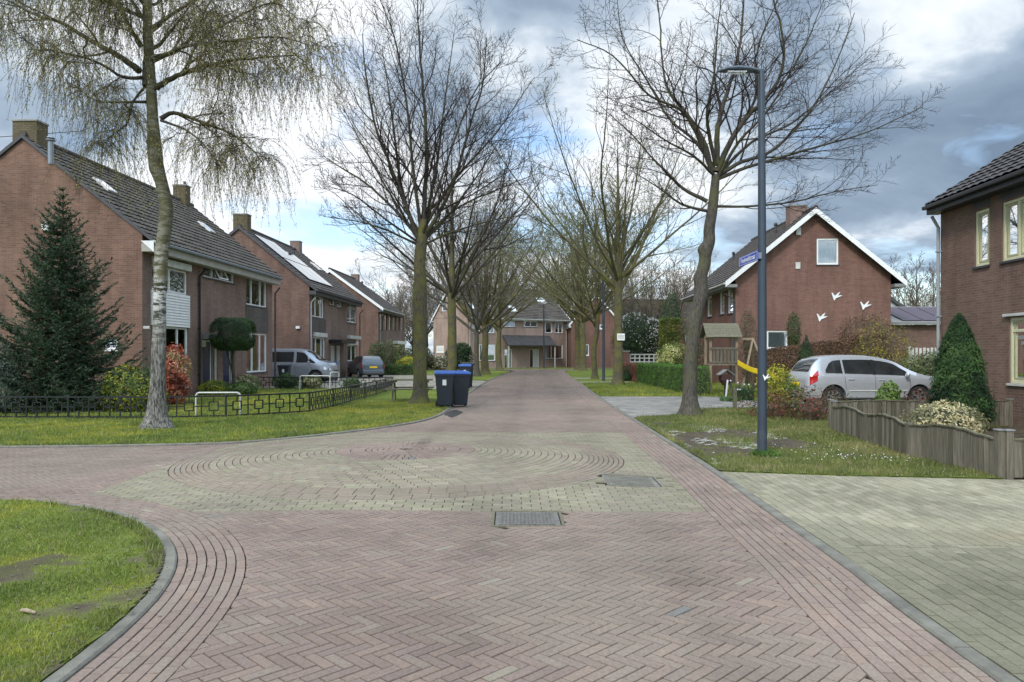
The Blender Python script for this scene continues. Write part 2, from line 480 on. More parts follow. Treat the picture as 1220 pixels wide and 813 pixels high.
def sdist(P, line):                         # signed distance; positive to the LEFT of the line's direction
    P = np.asarray(P, float); sh = P.shape[:-1]; P = P.reshape(-1, 2)
    if len(P) * len(line) < 60000:
        a = line[:-1]; d = line[1:] - a; L = (d * d).sum(1)
        e = P[:, None] - a[None]
        t = np.clip((e * d[None]).sum(2) / L, 0, 1)
        q = e - t[..., None] * d[None]; dd = np.hypot(q[..., 0], q[..., 1]); k = dd.argmin(1); r = np.arange(len(P))
        return (dd[r, k] * np.sign(d[k, 0] * e[r, k, 1] - d[k, 1] * e[r, k, 0])).reshape(sh)
    best = np.full(len(P), 1e9); sg = np.zeros(len(P))
    for i in range(len(line) - 1):
        a, b = line[i], line[i + 1]; d = b - a; L = np.dot(d, d)
        t = np.clip(((P - a) @ d) / L, 0, 1)
        q = P - (a + t[:, None] * d)
        dd = np.hypot(q[:, 0], q[:, 1])
        m = dd < best
        best[m] = dd[m]; sg[m] = np.sign(d[0] * (P[m, 1] - a[1]) - d[1] * (P[m, 0] - a[0]))
    return (best * sg).reshape(sh)
CX, CY, CR, CI = -1.6, 11.15, 3.25, 1.04
def hz(x, y):
    r = np.hypot(np.asarray(x) - CX, np.asarray(y) - CY) / 3.95
    return .17 * np.clip(1 - r * r, 0, 1) ** 1.25

FLATY = 26.0
class Pave:
    def __init__(s):
        s.Q, s.T, s.P, s.PT = [], [], [], []
    def lay(s, Q, T, conds):
        """Q (N,4,2) quads, T (N,3) tones, conds: functions positive where bricks lie"""
        keep = np.ones(len(Q), bool); part = np.zeros(len(Q), bool)
        for g in conds:
            v = g(Q)
            keep &= (v > 0).any(1); part |= (v <= 0).any(1)
        part &= keep
        full = keep & ~part
        s.Q.append(Q[full]); s.T.append(T[full])
        for i in np.nonzero(part)[0]:
            poly = [tuple(p) for p in Q[i]]; c = Q[i].mean(0)
            for g in conds:
                if len(poly) < 3: break
                pp = np.array(poly)
                v = g(pp[None])[0]
                if (v > 0).all(): continue
                k = int(np.argmax(v)); c0 = pp[np.argmin(np.abs(v))]
                e = .02
                g0, gx, gy = g(np.array([[c0, c0 + (e, 0), c0 + (0, e)]]))[0]
                n = np.array([(g0 - gx) / e, (g0 - gy) / e])
                poly = clip(poly, tuple(n), float(n @ c0 + g0))
            if len(poly) >= 3:
                pa = np.array(poly)
                ar = .5 * abs(np.sum(pa[:, 0] * np.roll(pa[:, 1], -1) - pa[:, 1] * np.roll(pa[:, 0], -1)))
                if ar > .0012:
                    s.P.append(pa); s.PT.append(T[i])
    def build(s, name, mat, joint=.0080, bev=.0015, z0=0.0, hf=hz, depth=.010, jit=.0009):
        Q = np.concatenate(s.Q); T = np.concatenate(s.T)
        def inset(Q, j):
            e1 = np.linalg.norm(Q[:, 1] - Q[:, 0], axis=1)[:, None]; e2 = np.linalg.norm(Q[:, 3] - Q[:, 0], axis=1)[:, None]
            long1 = e1 > e2; k = 0.0
            a = np.clip((j + np.where(long1, k, 0)) / e1, 0, .3)[..., None]; b = np.clip((j + np.where(long1, 0, k)) / e2, 0, .3)[..., None]
            c = [Q[:, i:i + 1] for i in range(4)]
            f = lambda u, w: c[0] * (1 - u) * (1 - w) + c[1] * u * (1 - w) + c[2] * u * w + c[3] * (1 - u) * w
            return np.concatenate([f(a, b), f(1 - a, b), f(1 - a, 1 - b), f(a, 1 - b)], 1)
        near = Q[:, :, 1].mean(1) < FLATY
        V, F, TT = [], [], []; k = 0
        for nf in (True, False):
            q, t = Q[near == nf], T[near == nf]
            if not len(q): continue
            n = len(q)
            jz = RNG.normal(0, jit, (n, 1)) + RNG.normal(0, jit * .5, (n, 4))
            top = inset(q, joint / 2 + (bev if nf else 0))
            zt = z0 + hf(top[..., 0], top[..., 1]) + jz
            vt = np.dstack([top, zt])
            if nf:
                bo = inset(q, joint / 2); zb = z0 + hf(bo[..., 0], bo[..., 1]) - depth * .45
                bb = np.dstack([bo, zb - depth]); bo = np.dstack([bo, zb + jz])
                v = np.concatenate([vt, bo, bb], 1).reshape(-1, 3)
                base = k + np.arange(n)[:, None] * 12
                fs = [base + np.array([[0, 1, 2, 3]])]
                for o in (0, 4):
                    for i in range(4):
                        j2 = (i + 1) % 4
                        fs.append(base + np.array([[o + 4 + i, o + 4 + j2, o + j2, o + i]]))
                F.append(np.concatenate(fs)); TT.append(np.repeat(t, 12, 0)); k += n * 12
            else:
                v = vt.reshape(-1, 3); F.append(k + np.arange(n)[:, None] * 4 + np.arange(4)[None]); TT.append(np.repeat(t, 4, 0)); k += n * 4
            V.append(v)
        FF = [np.concatenate(F)] if F else []
        by = {}
        for pa, t in zip(s.P, s.PT):
            if np.sum(pa[:, 0] * np.roll(pa[:, 1], -1) - pa[:, 1] * np.roll(pa[:, 0], -1)) < 0: pa = pa[::-1]
            c = pa.mean(0); d = np.linalg.norm(pa - c, axis=1)[:, None]
            top = c + (pa - c) * (1 - (joint / 2 + bev) / np.maximum(d, .03)); n = len(pa)
            jz = RNG.normal(0, jit)
            V.append(np.column_stack([top, z0 + hf(top[:, 0], top[:, 1]) + jz]))
            by.setdefault(n, []).append(np.arange(n) + k)
            TT.append(np.repeat(t[None], n, 0)); k += n
            if c[1] < FLATY:
                bo = c + (pa - c) * (1 - joint / 2 / np.maximum(d, .03))
                V.append(np.column_stack([bo, z0 + hf(bo[:, 0], bo[:, 1]) - depth]))
                for i in range(n):
                    by.setdefault(4, []).append(np.array([k + i, k + (i + 1) % n, k - n + (i + 1) % n, k - n + i]))
                TT.append(np.repeat(t[None], n, 0)); k += n
        FF += [np.array(v) for v in by.values()]
        o = npmesh(name, np.concatenate(V), FF, mat, tone=np.concatenate(TT), uv=False)
        return o

def grid_quads(lu, lw, x0, x1, y0, y1, rot=0.0, bond=.5, org=(0, 0)):
    """running bond: long side lu along local u"""
    c = math.hypot(x1 - x0, y1 - y0) / 2 + .5
    nu, nw = int(2 * c / lu) + 2, int(2 * c / lw) + 2
    i, j = np.meshgrid(np.arange(-nu // 2, nu // 2 + 1), np.arange(-nw // 2, nw // 2 + 1), indexing='ij')
    u = (i + (j % 2) * bond) * lu; w = j * lw
    u, w = u.reshape(-1), w.reshape(-1)
    q = np.stack([np.stack([u, w], 1), np.stack([u + lu, w], 1), np.stack([u + lu, w + lw], 1), np.stack([u, w + lw], 1)], 1)
    return place(q, (x0 + x1) / 2 + org[0], (y0 + y1) / 2 + org[1], rot, x0, x1, y0, y1)
def place(q, ox, oy, rot, x0, x1, y0, y1):
    cs, sn = math.cos(rot), math.sin(rot)
    Q = np.stack([q[..., 0] * cs - q[..., 1] * sn + ox, q[..., 0] * sn + q[..., 1] * cs + oy], -1)
    m = Q.mean(1)
    return Q[(m[:, 0] > x0 - .3) & (m[:, 0] < x1 + .3) & (m[:, 1] > y0 - .3) & (m[:, 1] < y1 + .3)]
def herring_quads(w, x0, x1, y0, y1, rot, n=3):
    c = math.hypot(x1 - x0, y1 - y0) / 2 + .5
    N = int(c * 2 / w) + 4
    a, b = np.meshgrid(np.arange(-N // 1, N), np.arange(-N // n, N // n), indexing='ij')
    # lattice a*(1,1) + b*(2n,0), centred so that the diagonal strip covers the area
    X = a + 2 * n * b; Y = a * 1.0
    X, Y = X.reshape(-1).astype(float), Y.reshape(-1)
    k = (np.abs(X) < c / w + 8) & (np.abs(Y) < c / w + 8)
    X, Y = X[k], Y[k]
    H = np.stack([np.stack([X, Y], 1), np.stack([X + n, Y], 1), np.stack([X + n, Y + 1], 1), np.stack([X, Y + 1], 1)], 1)
    Vv = np.stack([np.stack([X + n, Y + 1 - n], 1), np.stack([X + n + 1, Y + 1 - n], 1), np.stack([X + n + 1, Y + 1], 1), np.stack([X + n, Y + 1], 1)], 1)
    return place(np.concatenate([H, Vv]) * w, (x0 + x1) / 2, (y0 + y1) / 2, rot, x0, x1, y0, y1)

def along(line, offs, lens, s0=0.0, s1=None, bond=.5):
    """rows of bricks following a line; offs = row edges (positive left)"""
    d = np.diff(line, axis=0); L = np.hypot(d[:, 0], d[:, 1]); S = np.concatenate([[0], np.cumsum(L)])
    tn = np.gradient(line, axis=0); tn /= np.linalg.norm(tn, axis=1)[:, None]
    nr = np.stack([-tn[:, 1], tn[:, 0]], 1)
    def pt(s, o):
        x = np.interp(s, S, line[:, 0]); y = np.interp(s, S, line[:, 1]); nx = np.interp(s, S, nr[:, 0]); ny = np.interp(s, S, nr[:, 1])
        return np.stack([x + nx * o, y + ny * o], -1)
    out = []
    for i in range(len(offs) - 1):
        s = np.arange(s0 + (i % 2) * bond * lens + RNG.random() * .07, (s1 or S[-1]) - lens, lens)
        out.append(np.stack([pt(s, offs[i]), pt(s + lens, offs[i]), pt(s + lens, offs[i + 1]), pt(s, offs[i + 1])], 1))
    return np.concatenate(out)
def rings(cx, cy, r0, r1, w, l):
    out = []; n = max(1, round((r1 - r0) / w)); w = (r1 - r0) / n
    for i in range(n):
        a, b = r0 + i * w, r0 + (i + 1) * w
        k = max(8, int(2 * math.pi * (a + b) / 2 / l)); th = (np.arange(k) + (i % 2) * .5) * 2 * math.pi / k; dt = 2 * math.pi / k
        p = lambda t, r: np.stack([cx + np.cos(t) * r, cy + np.sin(t) * r], -1)
        out.append(np.stack([p(th, a), p(th, b), p(th + dt, b), p(th + dt, a)], 1))
    return np.concatenate(out)

CLAY = np.array([(.232, .169, .136), (.220, .160, .131), (.240, .174, .137), (.214, .158, .131), (.236, .182, .145), (.223, .164, .134)])
def clay_tone(Q, tint=1.0):
    c = Q.mean(1); n = len(Q)
    T = CLAY[RNG.integers(0, len(CLAY), n)] * RNG.normal(1, .045, (n, 1))
    r = RNG.random(n)
    T[r < .004] = np.array((.265, .225, .17))
    m = (r > .9985); T[m] = np.array((.17, .167, .16))
    f = fbm(c[:, 0], c[:, 1], .35)
    T *= (.74 + .52 * f)[:, None]
    f2 = fbm(c[:, 0] + 40, c[:, 1], .8)[:, None]
    T = T * (1 - .22 * f2) + np.array((.18, .162, .125)) * .22 * f2
    return np.clip(stain(c, T), .02, .9) * tint
def stain(c, T):
    def blob(x, y, rx, ry, k):
        d = ((c[:, 0] - x) / rx) ** 2 + ((c[:, 1] - y) / ry) ** 2
        return 1 - k * np.exp(-d * 1.6)[:, None]
    tr_ = np.exp(-((np.abs(c[:, 0] - .35 - .025 * c[:, 1]) - .78) / .26) ** 2)[:, None]
    T = T * (1 - .10 * tr_ * fbm(c[:, 0], c[:, 1], .6)[:, None] * 2)
    sand = np.clip((fbm(c[:, 0] + 17, c[:, 1] * .6 + 5, .55) - .56) * 6, 0, 1)[:, None]
    T = T * (1 - .30 * sand) + np.array((.215, .19, .145)) * .30 * sand
    T = T * blob(.05, 7.62, .42, .07, .35) * blob(-1.45, 12.2, .13, 1.6, .4) * blob(-1.55, 15.6, .2, 1.6, .2)
    T = T * blob(-.45, 6.1, .12, .5, .10) * blob(1.2, 9.0, .9, .25, .1)
    return T
def yellow_tone(Q):
    c = Q.mean(1); n = len(Q)
    pal = np.array([(.228, .205, .138), (.212, .194, .128), (.242, .216, .150), (.222, .188, .138)])
    T = pal[RNG.integers(0, 4, n)] * RNG.normal(1, .06, (n, 1))
    f = fbm(c[:, 0] + 9, c[:, 1], .5)[:, None]
    return np.clip(stain(c, T * (.85 + .3 * f)), .02, .9)

BR, BL = .60, .49                            # widths of the border bands
YX0, YY0, YY1 = -4.85, 7.50, 15.1
COVERS = [(.15, 7.20, .35, .34), (1.50, 9.24, .35, .36)]
g_road_r = lambda P: sdist(P, RK)
g_left_n = lambda P: sdist(P, LN)
g_left_f = lambda P: -sdist(P, LF)
def near_only(f, lo=-99, hi=999):
    return f
def boxsdf(P, x0, y0, x1, y1):
    dx = np.maximum(x0 - P[..., 0], P[..., 0] - x1); dy = np.maximum(y0 - P[..., 1], P[..., 1] - y1)
    return np.maximum(dx, dy)
outbox = lambda x0, y0, x1, y1: (lambda P: boxsdf(P, x0, y0, x1, y1))
inbox = lambda x0, y0, x1, y1: (lambda P: -boxsdf(P, x0, y0, x1, y1))
covs = [outbox(x - w + .03, y - h + .03, x + w - .03, y + h - .03) for x, y, w, h in COVERS]
circ = lambda r: (lambda P: np.hypot(P[..., 0] - CX, P[..., 1] - CY) - r)
g_yel = lambda P: np.minimum(np.minimum(-boxsdf(P, YX0, YY0, 9, YY1), 1e9), 1e9)

pv = Pave()
edge = [g_road_r, g_left_n, g_left_f]
inner = [lambda P: g_road_r(P) - BR, lambda P: g_left_n(P) - BL, g_left_f]
# herringbone everywhere outside the raised table and the border bands
Q = herring_quads(.0705, -30, 26, -1, 80, R(-45))
m = Q.mean(1)
ins = inside(m, ROAD) & ~((m[:, 0] < -17) | (m[:, 1] < 1.5))
near_edge = np.abs(m[:, 0]) < 99
Q = Q[ins | ((m[:, 1] > 1.5) & (m[:, 1] < 30) & (m[:, 0] > -16) & (np.minimum(np.abs(sdist(m, RK)), np.minimum(np.abs(sdist(m, LN)), np.abs(sdist(m, LF)))) < .15))]
m = Q.mean(1); far = m[:, 1] > 72
pv.lay(Q[far], clay_tone(Q[far]), [])
Q = Q[~far]
pv.lay(Q, clay_tone(Q), inner + [outbox(YX0, YY0, 9, YY1)] + covs)
# border bands
q = along(RK, [BR / 8 * i for i in range(9)], .205, 4.0, 76)
pv.lay(q, clay_tone(q, 1.04), [g_left_f] + [outbox(YX0, 90, 9, 91)])
q = along(LN, [BL / 7 * i for i in range(8)], .205, 14)
pv.lay(q, clay_tone(q, 1.02), [g_left_f])
# the raised yellow table
q = grid_quads(.205, .102, YX0, 3, YY0, YY1)
pv.lay(q, yellow_tone(q), inner + [inbox(YX0, YY0, 9, YY1), circ(CR + .003)] + covs)
gg = inner + [inbox(YX0 - .5, YY0 - .5, 9, 18)] + covs
q = rings(CX, CY, CR - .50, CR, .075, .205); pv.lay(q, .6 * clay_tone(q) + .4 * yellow_tone(q), gg)
q = rings(CX, CY, CI, CR - .50, .103, .205); mixr = RNG.random((len(q), 1)) * .5; pv.lay(q, mixr * clay_tone(q) + (1 - mixr) * yellow_tone(q), gg)
q = rings(CX, CY, CI - .22, CI, .22, .085); pv.lay(q, clay_tone(q), gg)
q = rings(CX, CY, CI - .44, CI - .22, .22, .085); pv.lay(q, clay_tone(q), gg)
q = rings(CX, CY, .1, CI - .44, .08, .2); pv.lay(q, clay_tone(q), gg)
# rims of yellow/clay bricks round the two covers
for x, y, w, h in COVERS:
    pass
o = pv.build('road', M['paver'])
tag(o, kind='structure')

def sheet(name, poly, z, mat, kind='structure', skirt=.1):
    poly = [tuple(p) for p in poly]
    mb = MB()
    n = len(poly)
    me = bpy.data.meshes.new(name)
    import bmesh
    bm = bmesh.new()
    vs = [bm.verts.new((p[0], p[1], z)) for p in poly]
    f = bm.faces.new(vs)
    if f.normal.z < 0: f.normal_flip()
    bmesh.ops.triangulate(bm, faces=[f])
    if skirt:
        lo = [bm.verts.new((p[0], p[1], z - skirt)) for p in poly]
        for i in range(n):
            bm.faces.new((vs[i], vs[(i + 1) % n], lo[(i + 1) % n], lo[i]))
    bm.normal_update()
    bm.to_mesh(me); bm.free()
    me.polygons.foreach_set('use_smooth', np.zeros(len(me.polygons), dtype=bool))
    me.materials.append(mat)
    o = bpy.data.objects.new(name, me); COL.objects.link(o)
    return tag(o, kind=kind)

# bed under the bricks (follows the raised table), and the land to the horizon
gx, gy = np.meshgrid(np.arange(-31, 27.1, .25), np.arange(-3, 80.1, .25), indexing='ij')
keep = np.ones(gx.shape, bool)
V = np.stack([gx, gy, hz(gx, gy) - .0125], -1).reshape(-1, 3)
nx, ny = gx.shape
ii, jj = np.meshgrid(np.arange(nx - 1), np.arange(ny - 1), indexing='ij')
k = (ii * ny + jj).reshape(-1)
F = np.stack([k, k + ny, k + ny + 1, k + 1], 1)
cm = V[F].mean(1)
F = F[inside(cm[:, :2], ROAD) | (np.minimum(np.abs(sdist(cm[:, :2], RK)), np.minimum(np.abs(sdist(cm[:, :2], LN)), np.abs(sdist(cm[:, :2], LF)))) < .4)]
o = npmesh('road_bed', V, F, M['joint'], smooth=True); tag(o, kind='structure')
gb = MB(); S = 900
gb.box(-S, -S, -1.0, S, S, -.035)
tag(gb.build('ground', M['lawn']), kind='structure')

# ---------------------------------------------------------------- kerbs
def kerb(line, off, w, zt, zb=-.06, seg=1.0, s0=0, s1=None, name='kerb', mat='kerb'):
    d = np.diff(line, axis=0); L = np.hypot(d[:, 0], d[:, 1]); S_ = np.concatenate([[0], np.cumsum(L)])
    tn = np.gradient(line, axis=0); tn /= np.linalg.norm(tn, axis=1)[:, None]; nr = np.stack([-tn[:, 1], tn[:, 0]], 1)
    def pt(s, o_):
        i = [np.interp(s, S_, a) for a in (line[:, 0], line[:, 1], nr[:, 0], nr[:, 1])]
        return (i[0] + i[2] * o_, i[1] + i[3] * o_)
    mb = MB(); s1 = s1 or S_[-1]; s = s0
    while s < s1 - .05:
        e = min(s + seg, s1); n = 3
        dz = random.uniform(-.003, .003)
        prof = [(off, zb), (off, zt - .012), (off + math.copysign(.012, w), zt), (off + w - math.copysign(.012, w), zt), (off + w, zt - .012), (off + w, zb)]
        V_ = []; st = [s + .003 + (e - s - .006) * i / n for i in range(n + 1)]
        for q_ in st:
            for o_, z_ in prof:
                x_, y_ = pt(q_, o_); V_.append((x_, y_, z_ + dz))
        m_ = len(prof); Fc = []
        for i in range(n):
            for j in range(m_ - 1):
                Fc.append((i * m_ + j, i * m_ + j + 1, (i + 1) * m_ + j + 1, (i + 1) * m_ + j))
        Fc.append(tuple(range(m_))); Fc.append(tuple(n * m_ + j for j in reversed(range(m_))))
        mb.add(V_, Fc); s = e
    return tag(mb.build(name, M[mat]), kind='structure')
kerb(RK, 0, -.105, .018, s0=3, s1=76)
kerb(LN, 0, -.095, .020, s0=12)
kerb(LF, 0, .10, .030, s0=12, s1=80)

# ---------------------------------------------------------------- pavements and drives
def pave_area(name, poly, lu, lw, tonef, rot=0.0, bond=.5, z0=.012, joint=.0075, bed=True):
    poly = np.array(poly, float)
    p = Pave(); x0, y0 = poly.min(0); x1, y1 = poly.max(0)
    Q = grid_quads(lu, lw, x0, x1, y0, y1, rot, bond)
    # orient so that positive = inside
    ar = np.sum(poly[:, 0] * np.roll(poly[:, 1], -1) - poly[:, 1] * np.roll(poly[:, 0], -1))
    if ar < 0: poly = poly[::-1]
    loop = np.concatenate([poly, poly[:1]])
    m_ = Q.mean(1); dd = sdist(m_, loop); ins_ = inside(m_, poly)
    full = ins_ & (np.abs(dd) > max(lu, lw) * .75)
    p.lay(Q[full], tonef(Q[full]), [])
    e = ~full & (np.abs(dd) < max(lu, lw) * .75)
    def g(P):
        d_ = np.abs(sdist(P, loop)); return np.where(inside(P, poly), d_, -d_)
    Q = Q[e]
    p.lay(Q, tonef(Q), [g])
    o = p.build(name, M['paver2'], joint=joint, z0=z0, hf=lambda x, y: np.zeros(np.shape(x)))
    tag(o, kind='structure')
    if bed: sheet('paving_bed', poly, z0 - .011, M['joint'], skirt=.05)
    return o
def drive_tone(Q):
    c = Q.mean(1); n = len(Q)
    pal = np.array([(.275, .25, .172), (.252, .232, .158), (.295, .268, .190), (.236, .219, .150)])
    T = pal[RNG.integers(0, 4, n)] * RNG.normal(1, .06, (n, 1))
    f = fbm(c[:, 0] + 3, c[:, 1] + 8, .55)[:, None]
    T = T * (.78 + .42 * f)
    mossy = np.clip((6.9 - c[:, 1]) * .6 + (f[:, 0] - .5) * 2.5, 0, 1)[:, None]      # the near half is greened over
    T = T * (1 - .62 * mossy) + np.array((.125, .12, .08)) * .62 * mossy
    rust = np.exp(-(((c[:, 0] - 5.0) / .9) ** 2 + ((c[:, 1] - 6.4) / .25) ** 2))[:, None]
    return np.clip(T * (1 - .35 * rust) + np.array((.22, .13, .07)) * .35 * rust, .02, .9)
def grey_tone(Q):
    c = Q.mean(1); n = len(Q)
    pal = np.array([(.22, .208, .185), (.25, .235, .205), (.195, .187, .168)])
    T = pal[RNG.integers(0, 3, n)] * RNG.normal(1, .08, (n, 1))
    return T * (.8 + .4 * fbm(c[:, 0], c[:, 1] + 5, .5))[:, None]
def pale_tone(Q):
    return grey_tone(Q) * np.array((1.25, 1.22, 1.1))
def rk(y, o=.108): return (xr(y) + o, y)
def lf(y, o=-.11): return (float(np.interp(y, LF[LF[:, 1] > 18][:90, 1], LF[LF[:, 1] > 18][:90, 0])) + o, y)
pave_area('driveway', [rk(6.14), (12.5, 6.02), (12.5, 8.85), (6.3, 9.36), (4.4, 9.62), rk(9.98), rk(8)], .205, .102, drive_tone, R(90) - .028)
pave_area('driveway', [rk(6.03), (12.5, 5.91), (12.5, 6.01), rk(6.13)], .205, .102, drive_tone, -.0125, 0)
pave_area('driveway', [rk(-1), (9, -1), (12.5, 2), (12.5, 5.90), rk(6.02), rk(4), rk(2)], .205, .102, drive_tone, R(90) - .028)
pave_area('garden_path', [rk(18.45), (4.1, 19.1), (5.4, 20.6), (8.0, 21.0), (8.2, 27.3), (7.0, 27.6), rk(27.6), rk(24), rk(21)], .30, .30, grey_tone, R(92), 0, z0=.014)
pave_area('pavement', [rk(40.6), (7.4, 40.6), (7.4, 42.6), rk(42.6)], .3, .3, pale_tone, 0, .5, z0=.014)
pave_area('pavement', [rk(47.2), (9, 47.2), (9, 49.6), rk(49.6)], .3, .3, pale_tone, 0, .5, z0=.014)
pave_area('driveway', [(-12.0, 33.6), lf(33.6), lf(38), lf(43.8), (-3.2, 45.0), (-11.4, 45.0)], .30, .15, pale_tone, 0, .5, z0=.014)
pave_area('driveway', [(-20, 37.0), (-12.05, 37.0), (-12.05, 43.2), (-20, 43.2)], .30, .15, grey_tone, 0, .5, z0=.014)
pave_area('pavement', [(-11.2, 45.0), (-3.9, 45.05), (-3.6, 56), (-3.2, 66), (-4.6, 66), (-5.0, 56), (-11.0, 55.5)], .30, .15, pale_tone, 0, .5, z0=.014)
pave_area('driveway', [(8.0, 20.2), (19, 20.2), (19, 24.6), (8.1, 24.6)], .3, .15, grey_tone, 0, .5, z0=.018)

# ---------------------------------------------------------------- lawns and grass
def offs(line, o, y0=None, y1=None, x0=None):
    tn = np.gradient(line, axis=0); tn /= np.linalg.norm(tn, axis=1)[:, None]
    P = line + np.stack([-tn[:, 1], tn[:, 0]], 1) * o
    m_ = np.ones(len(P), bool)
    if y0 is not None: m_ &= P[:, 1] > y0
    if y1 is not None: m_ &= P[:, 1] < y1
    return [tuple(p) for p in P[m_]]
LA = offs(LN, -.098) + [(-30, -3)]
LBl = [p for p in offs(LF, .10) if p[1] < 33.4 and p[0] > -30.5]
LB = LBl + [(-2.0, 33.5), (-30, 33.5)]
LC = [lf(45.3), lf(50), lf(56), lf(62), lf(66, -.11), (-3.0, 66), (-3.4, 56), (-3.75, 45.3)]
RA = [rk(y) for y in np.arange(10.0, 18.4, .6)] + [rk(18.4), (4.05, 19.0), (5.4, 21.2), (7.8, 22.0), (8.2, 16.2), (6.8, 16.0), (6.62, 15.2), (6.2, 11.5), (6.24, 9.4), (4.4, 9.64)]
RB = [rk(y) for y in (27.65, 30, 33, 36, 39, 40.55)] + [(6.9, 40.5), (7.0, 27.65)]
RC = [rk(42.65), (7.2, 42.65), (7.2, 47.15), rk(47.15)]
RD = [rk(49.7), (9.5, 49.7), (10, 73.5), (6.7, 74), (5.6, 72), rk(66), rk(58)]
GG = [(7.1, 27.7), (22, 27.7), (22, 40), (7.1, 40)]
EE = [(-18, 79.7), (26, 79.7), (26, 85), (-18, 85)]
for P in (LA, LB, LC, RA, RB, RC, RD, GG, EE):
    sheet('lawn', P, .022, M['lawn'])
RGH = [(6.4, 9.5), (12, 9.0), (12, 16), (7.0, 15.9), (6.7, 15.2), (6.3, 11.5)]
sheet('garden_soil', RGH, .026, M['soil'])

def patch(name, cx, cy, rx, ry, z, mat, n=48, seed=0, rough=.35):
    pts = []
    for i in range(n):
        a = 2 * math.pi * i / n
        k_ = 1 + rough * (2 * float(fbm(math.cos(a) * 1.5 + seed * 9, math.sin(a) * 1.5, 1.3)) - 1)
        pts.append((cx + math.cos(a) * rx * k_, cy + math.sin(a) * ry * k_))
    return sheet(name, pts, z, mat, skirt=0)
soilspots = [(3.55, 13.4, .85, 2.4), (4.2, 14.9, 1.1, 1.5), (3.3, 11.0, .40, 1.0), (4.6, 12.9, .8, 1.0), (-2.75, 4.5, .32, .22), (-3.55, 5.15, .45, .16), (3.4, 16.7, .35, 1.1), (-2.6, 16.9, .3, .5)]
def soilness(x, y):
    x, y = np.asarray(x, float), np.asarray(y, float)
    n = fbm(x, y, 1.7) - .5; n2 = fbm(x + 3, y + 8, 6.0) - .5
    S = np.clip((fbm(x + 31, y + 11, 1.3) - .66) * 9 + n2 * 2, 0, .8)
    for cx_, cy_, rx_, ry_ in soilspots:
        d = ((x - cx_) / rx_) ** 2 + ((y - cy_) / ry_) ** 2
        S = np.maximum(S, np.clip((.95 - d) * 1.2 + n * 3.2 + n2 * 2.0, 0, 1) * (d < 1.9))
    k = -sdist(np.stack([x, y], -1), LN); w_ = .10 + .22 * np.clip((6.6 - y) / 2.5, 0, 1)
    S = np.maximum(S, np.clip(1.1 - (k / w_) + n * 2.5 + n2 * 2, 0, 1) * (x < -1) * (k < .8) * (y < 9))
    k = -sdist(np.stack([x, y], -1), RK)
    S = np.maximum(S, np.clip(1.0 - k / .22 + n * 2.5 + n2, 0, 1) * (x > 1) * (k < .8) * (y < 20))
    return S
def soil_grid(poly, x0, x1, y0, y1, st, z):
    poly = np.array(poly); gx_, gy_ = np.meshgrid(np.arange(x0, x1, st), np.arange(y0, y1, st), indexing='ij')
    S = soilness(gx_, gy_); h = fbm(gx_, gy_, 9.0)
    soil = np.array((.080, .064, .046)) * (.6 + .8 * fbm(gx_ + 5, gy_, 5.0))[..., None]
    moss = np.array((.13, .155, .035)) * (.6 + .8 * fbm(gx_ + 9, gy_, 2.0))[..., None]
    T = soil * S[..., None] + moss * (1 - S[..., None])
    V = np.stack([gx_, gy_, z + h * .012 * S], -1).reshape(-1, 3); nx_, ny_ = gx_.shape
    i, j = np.meshgrid(np.arange(nx_ - 1), np.arange(ny_ - 1), indexing='ij'); k = (i * ny_ + j).reshape(-1)
    F = np.stack([k, k + ny_, k + ny_ + 1, k + 1], 1); cm = V[F].mean(1)[:, :2]; F = F[inside(cm, poly)]
    return tag(npmesh('lawn_soil', V, F, M['earth'], tone=T.reshape(-1, 3), smooth=True, uv=False), kind='structure')
M['earth'] = tonemat('earth', .95, 0, 1.0, 70, spec=.12)
soil_grid(LA, -6.5, -2.0, 3.0, 8.6, .03, .0255)
soil_grid(RA, 2.5, 8.3, 9.3, 22.1, .05, .0255)

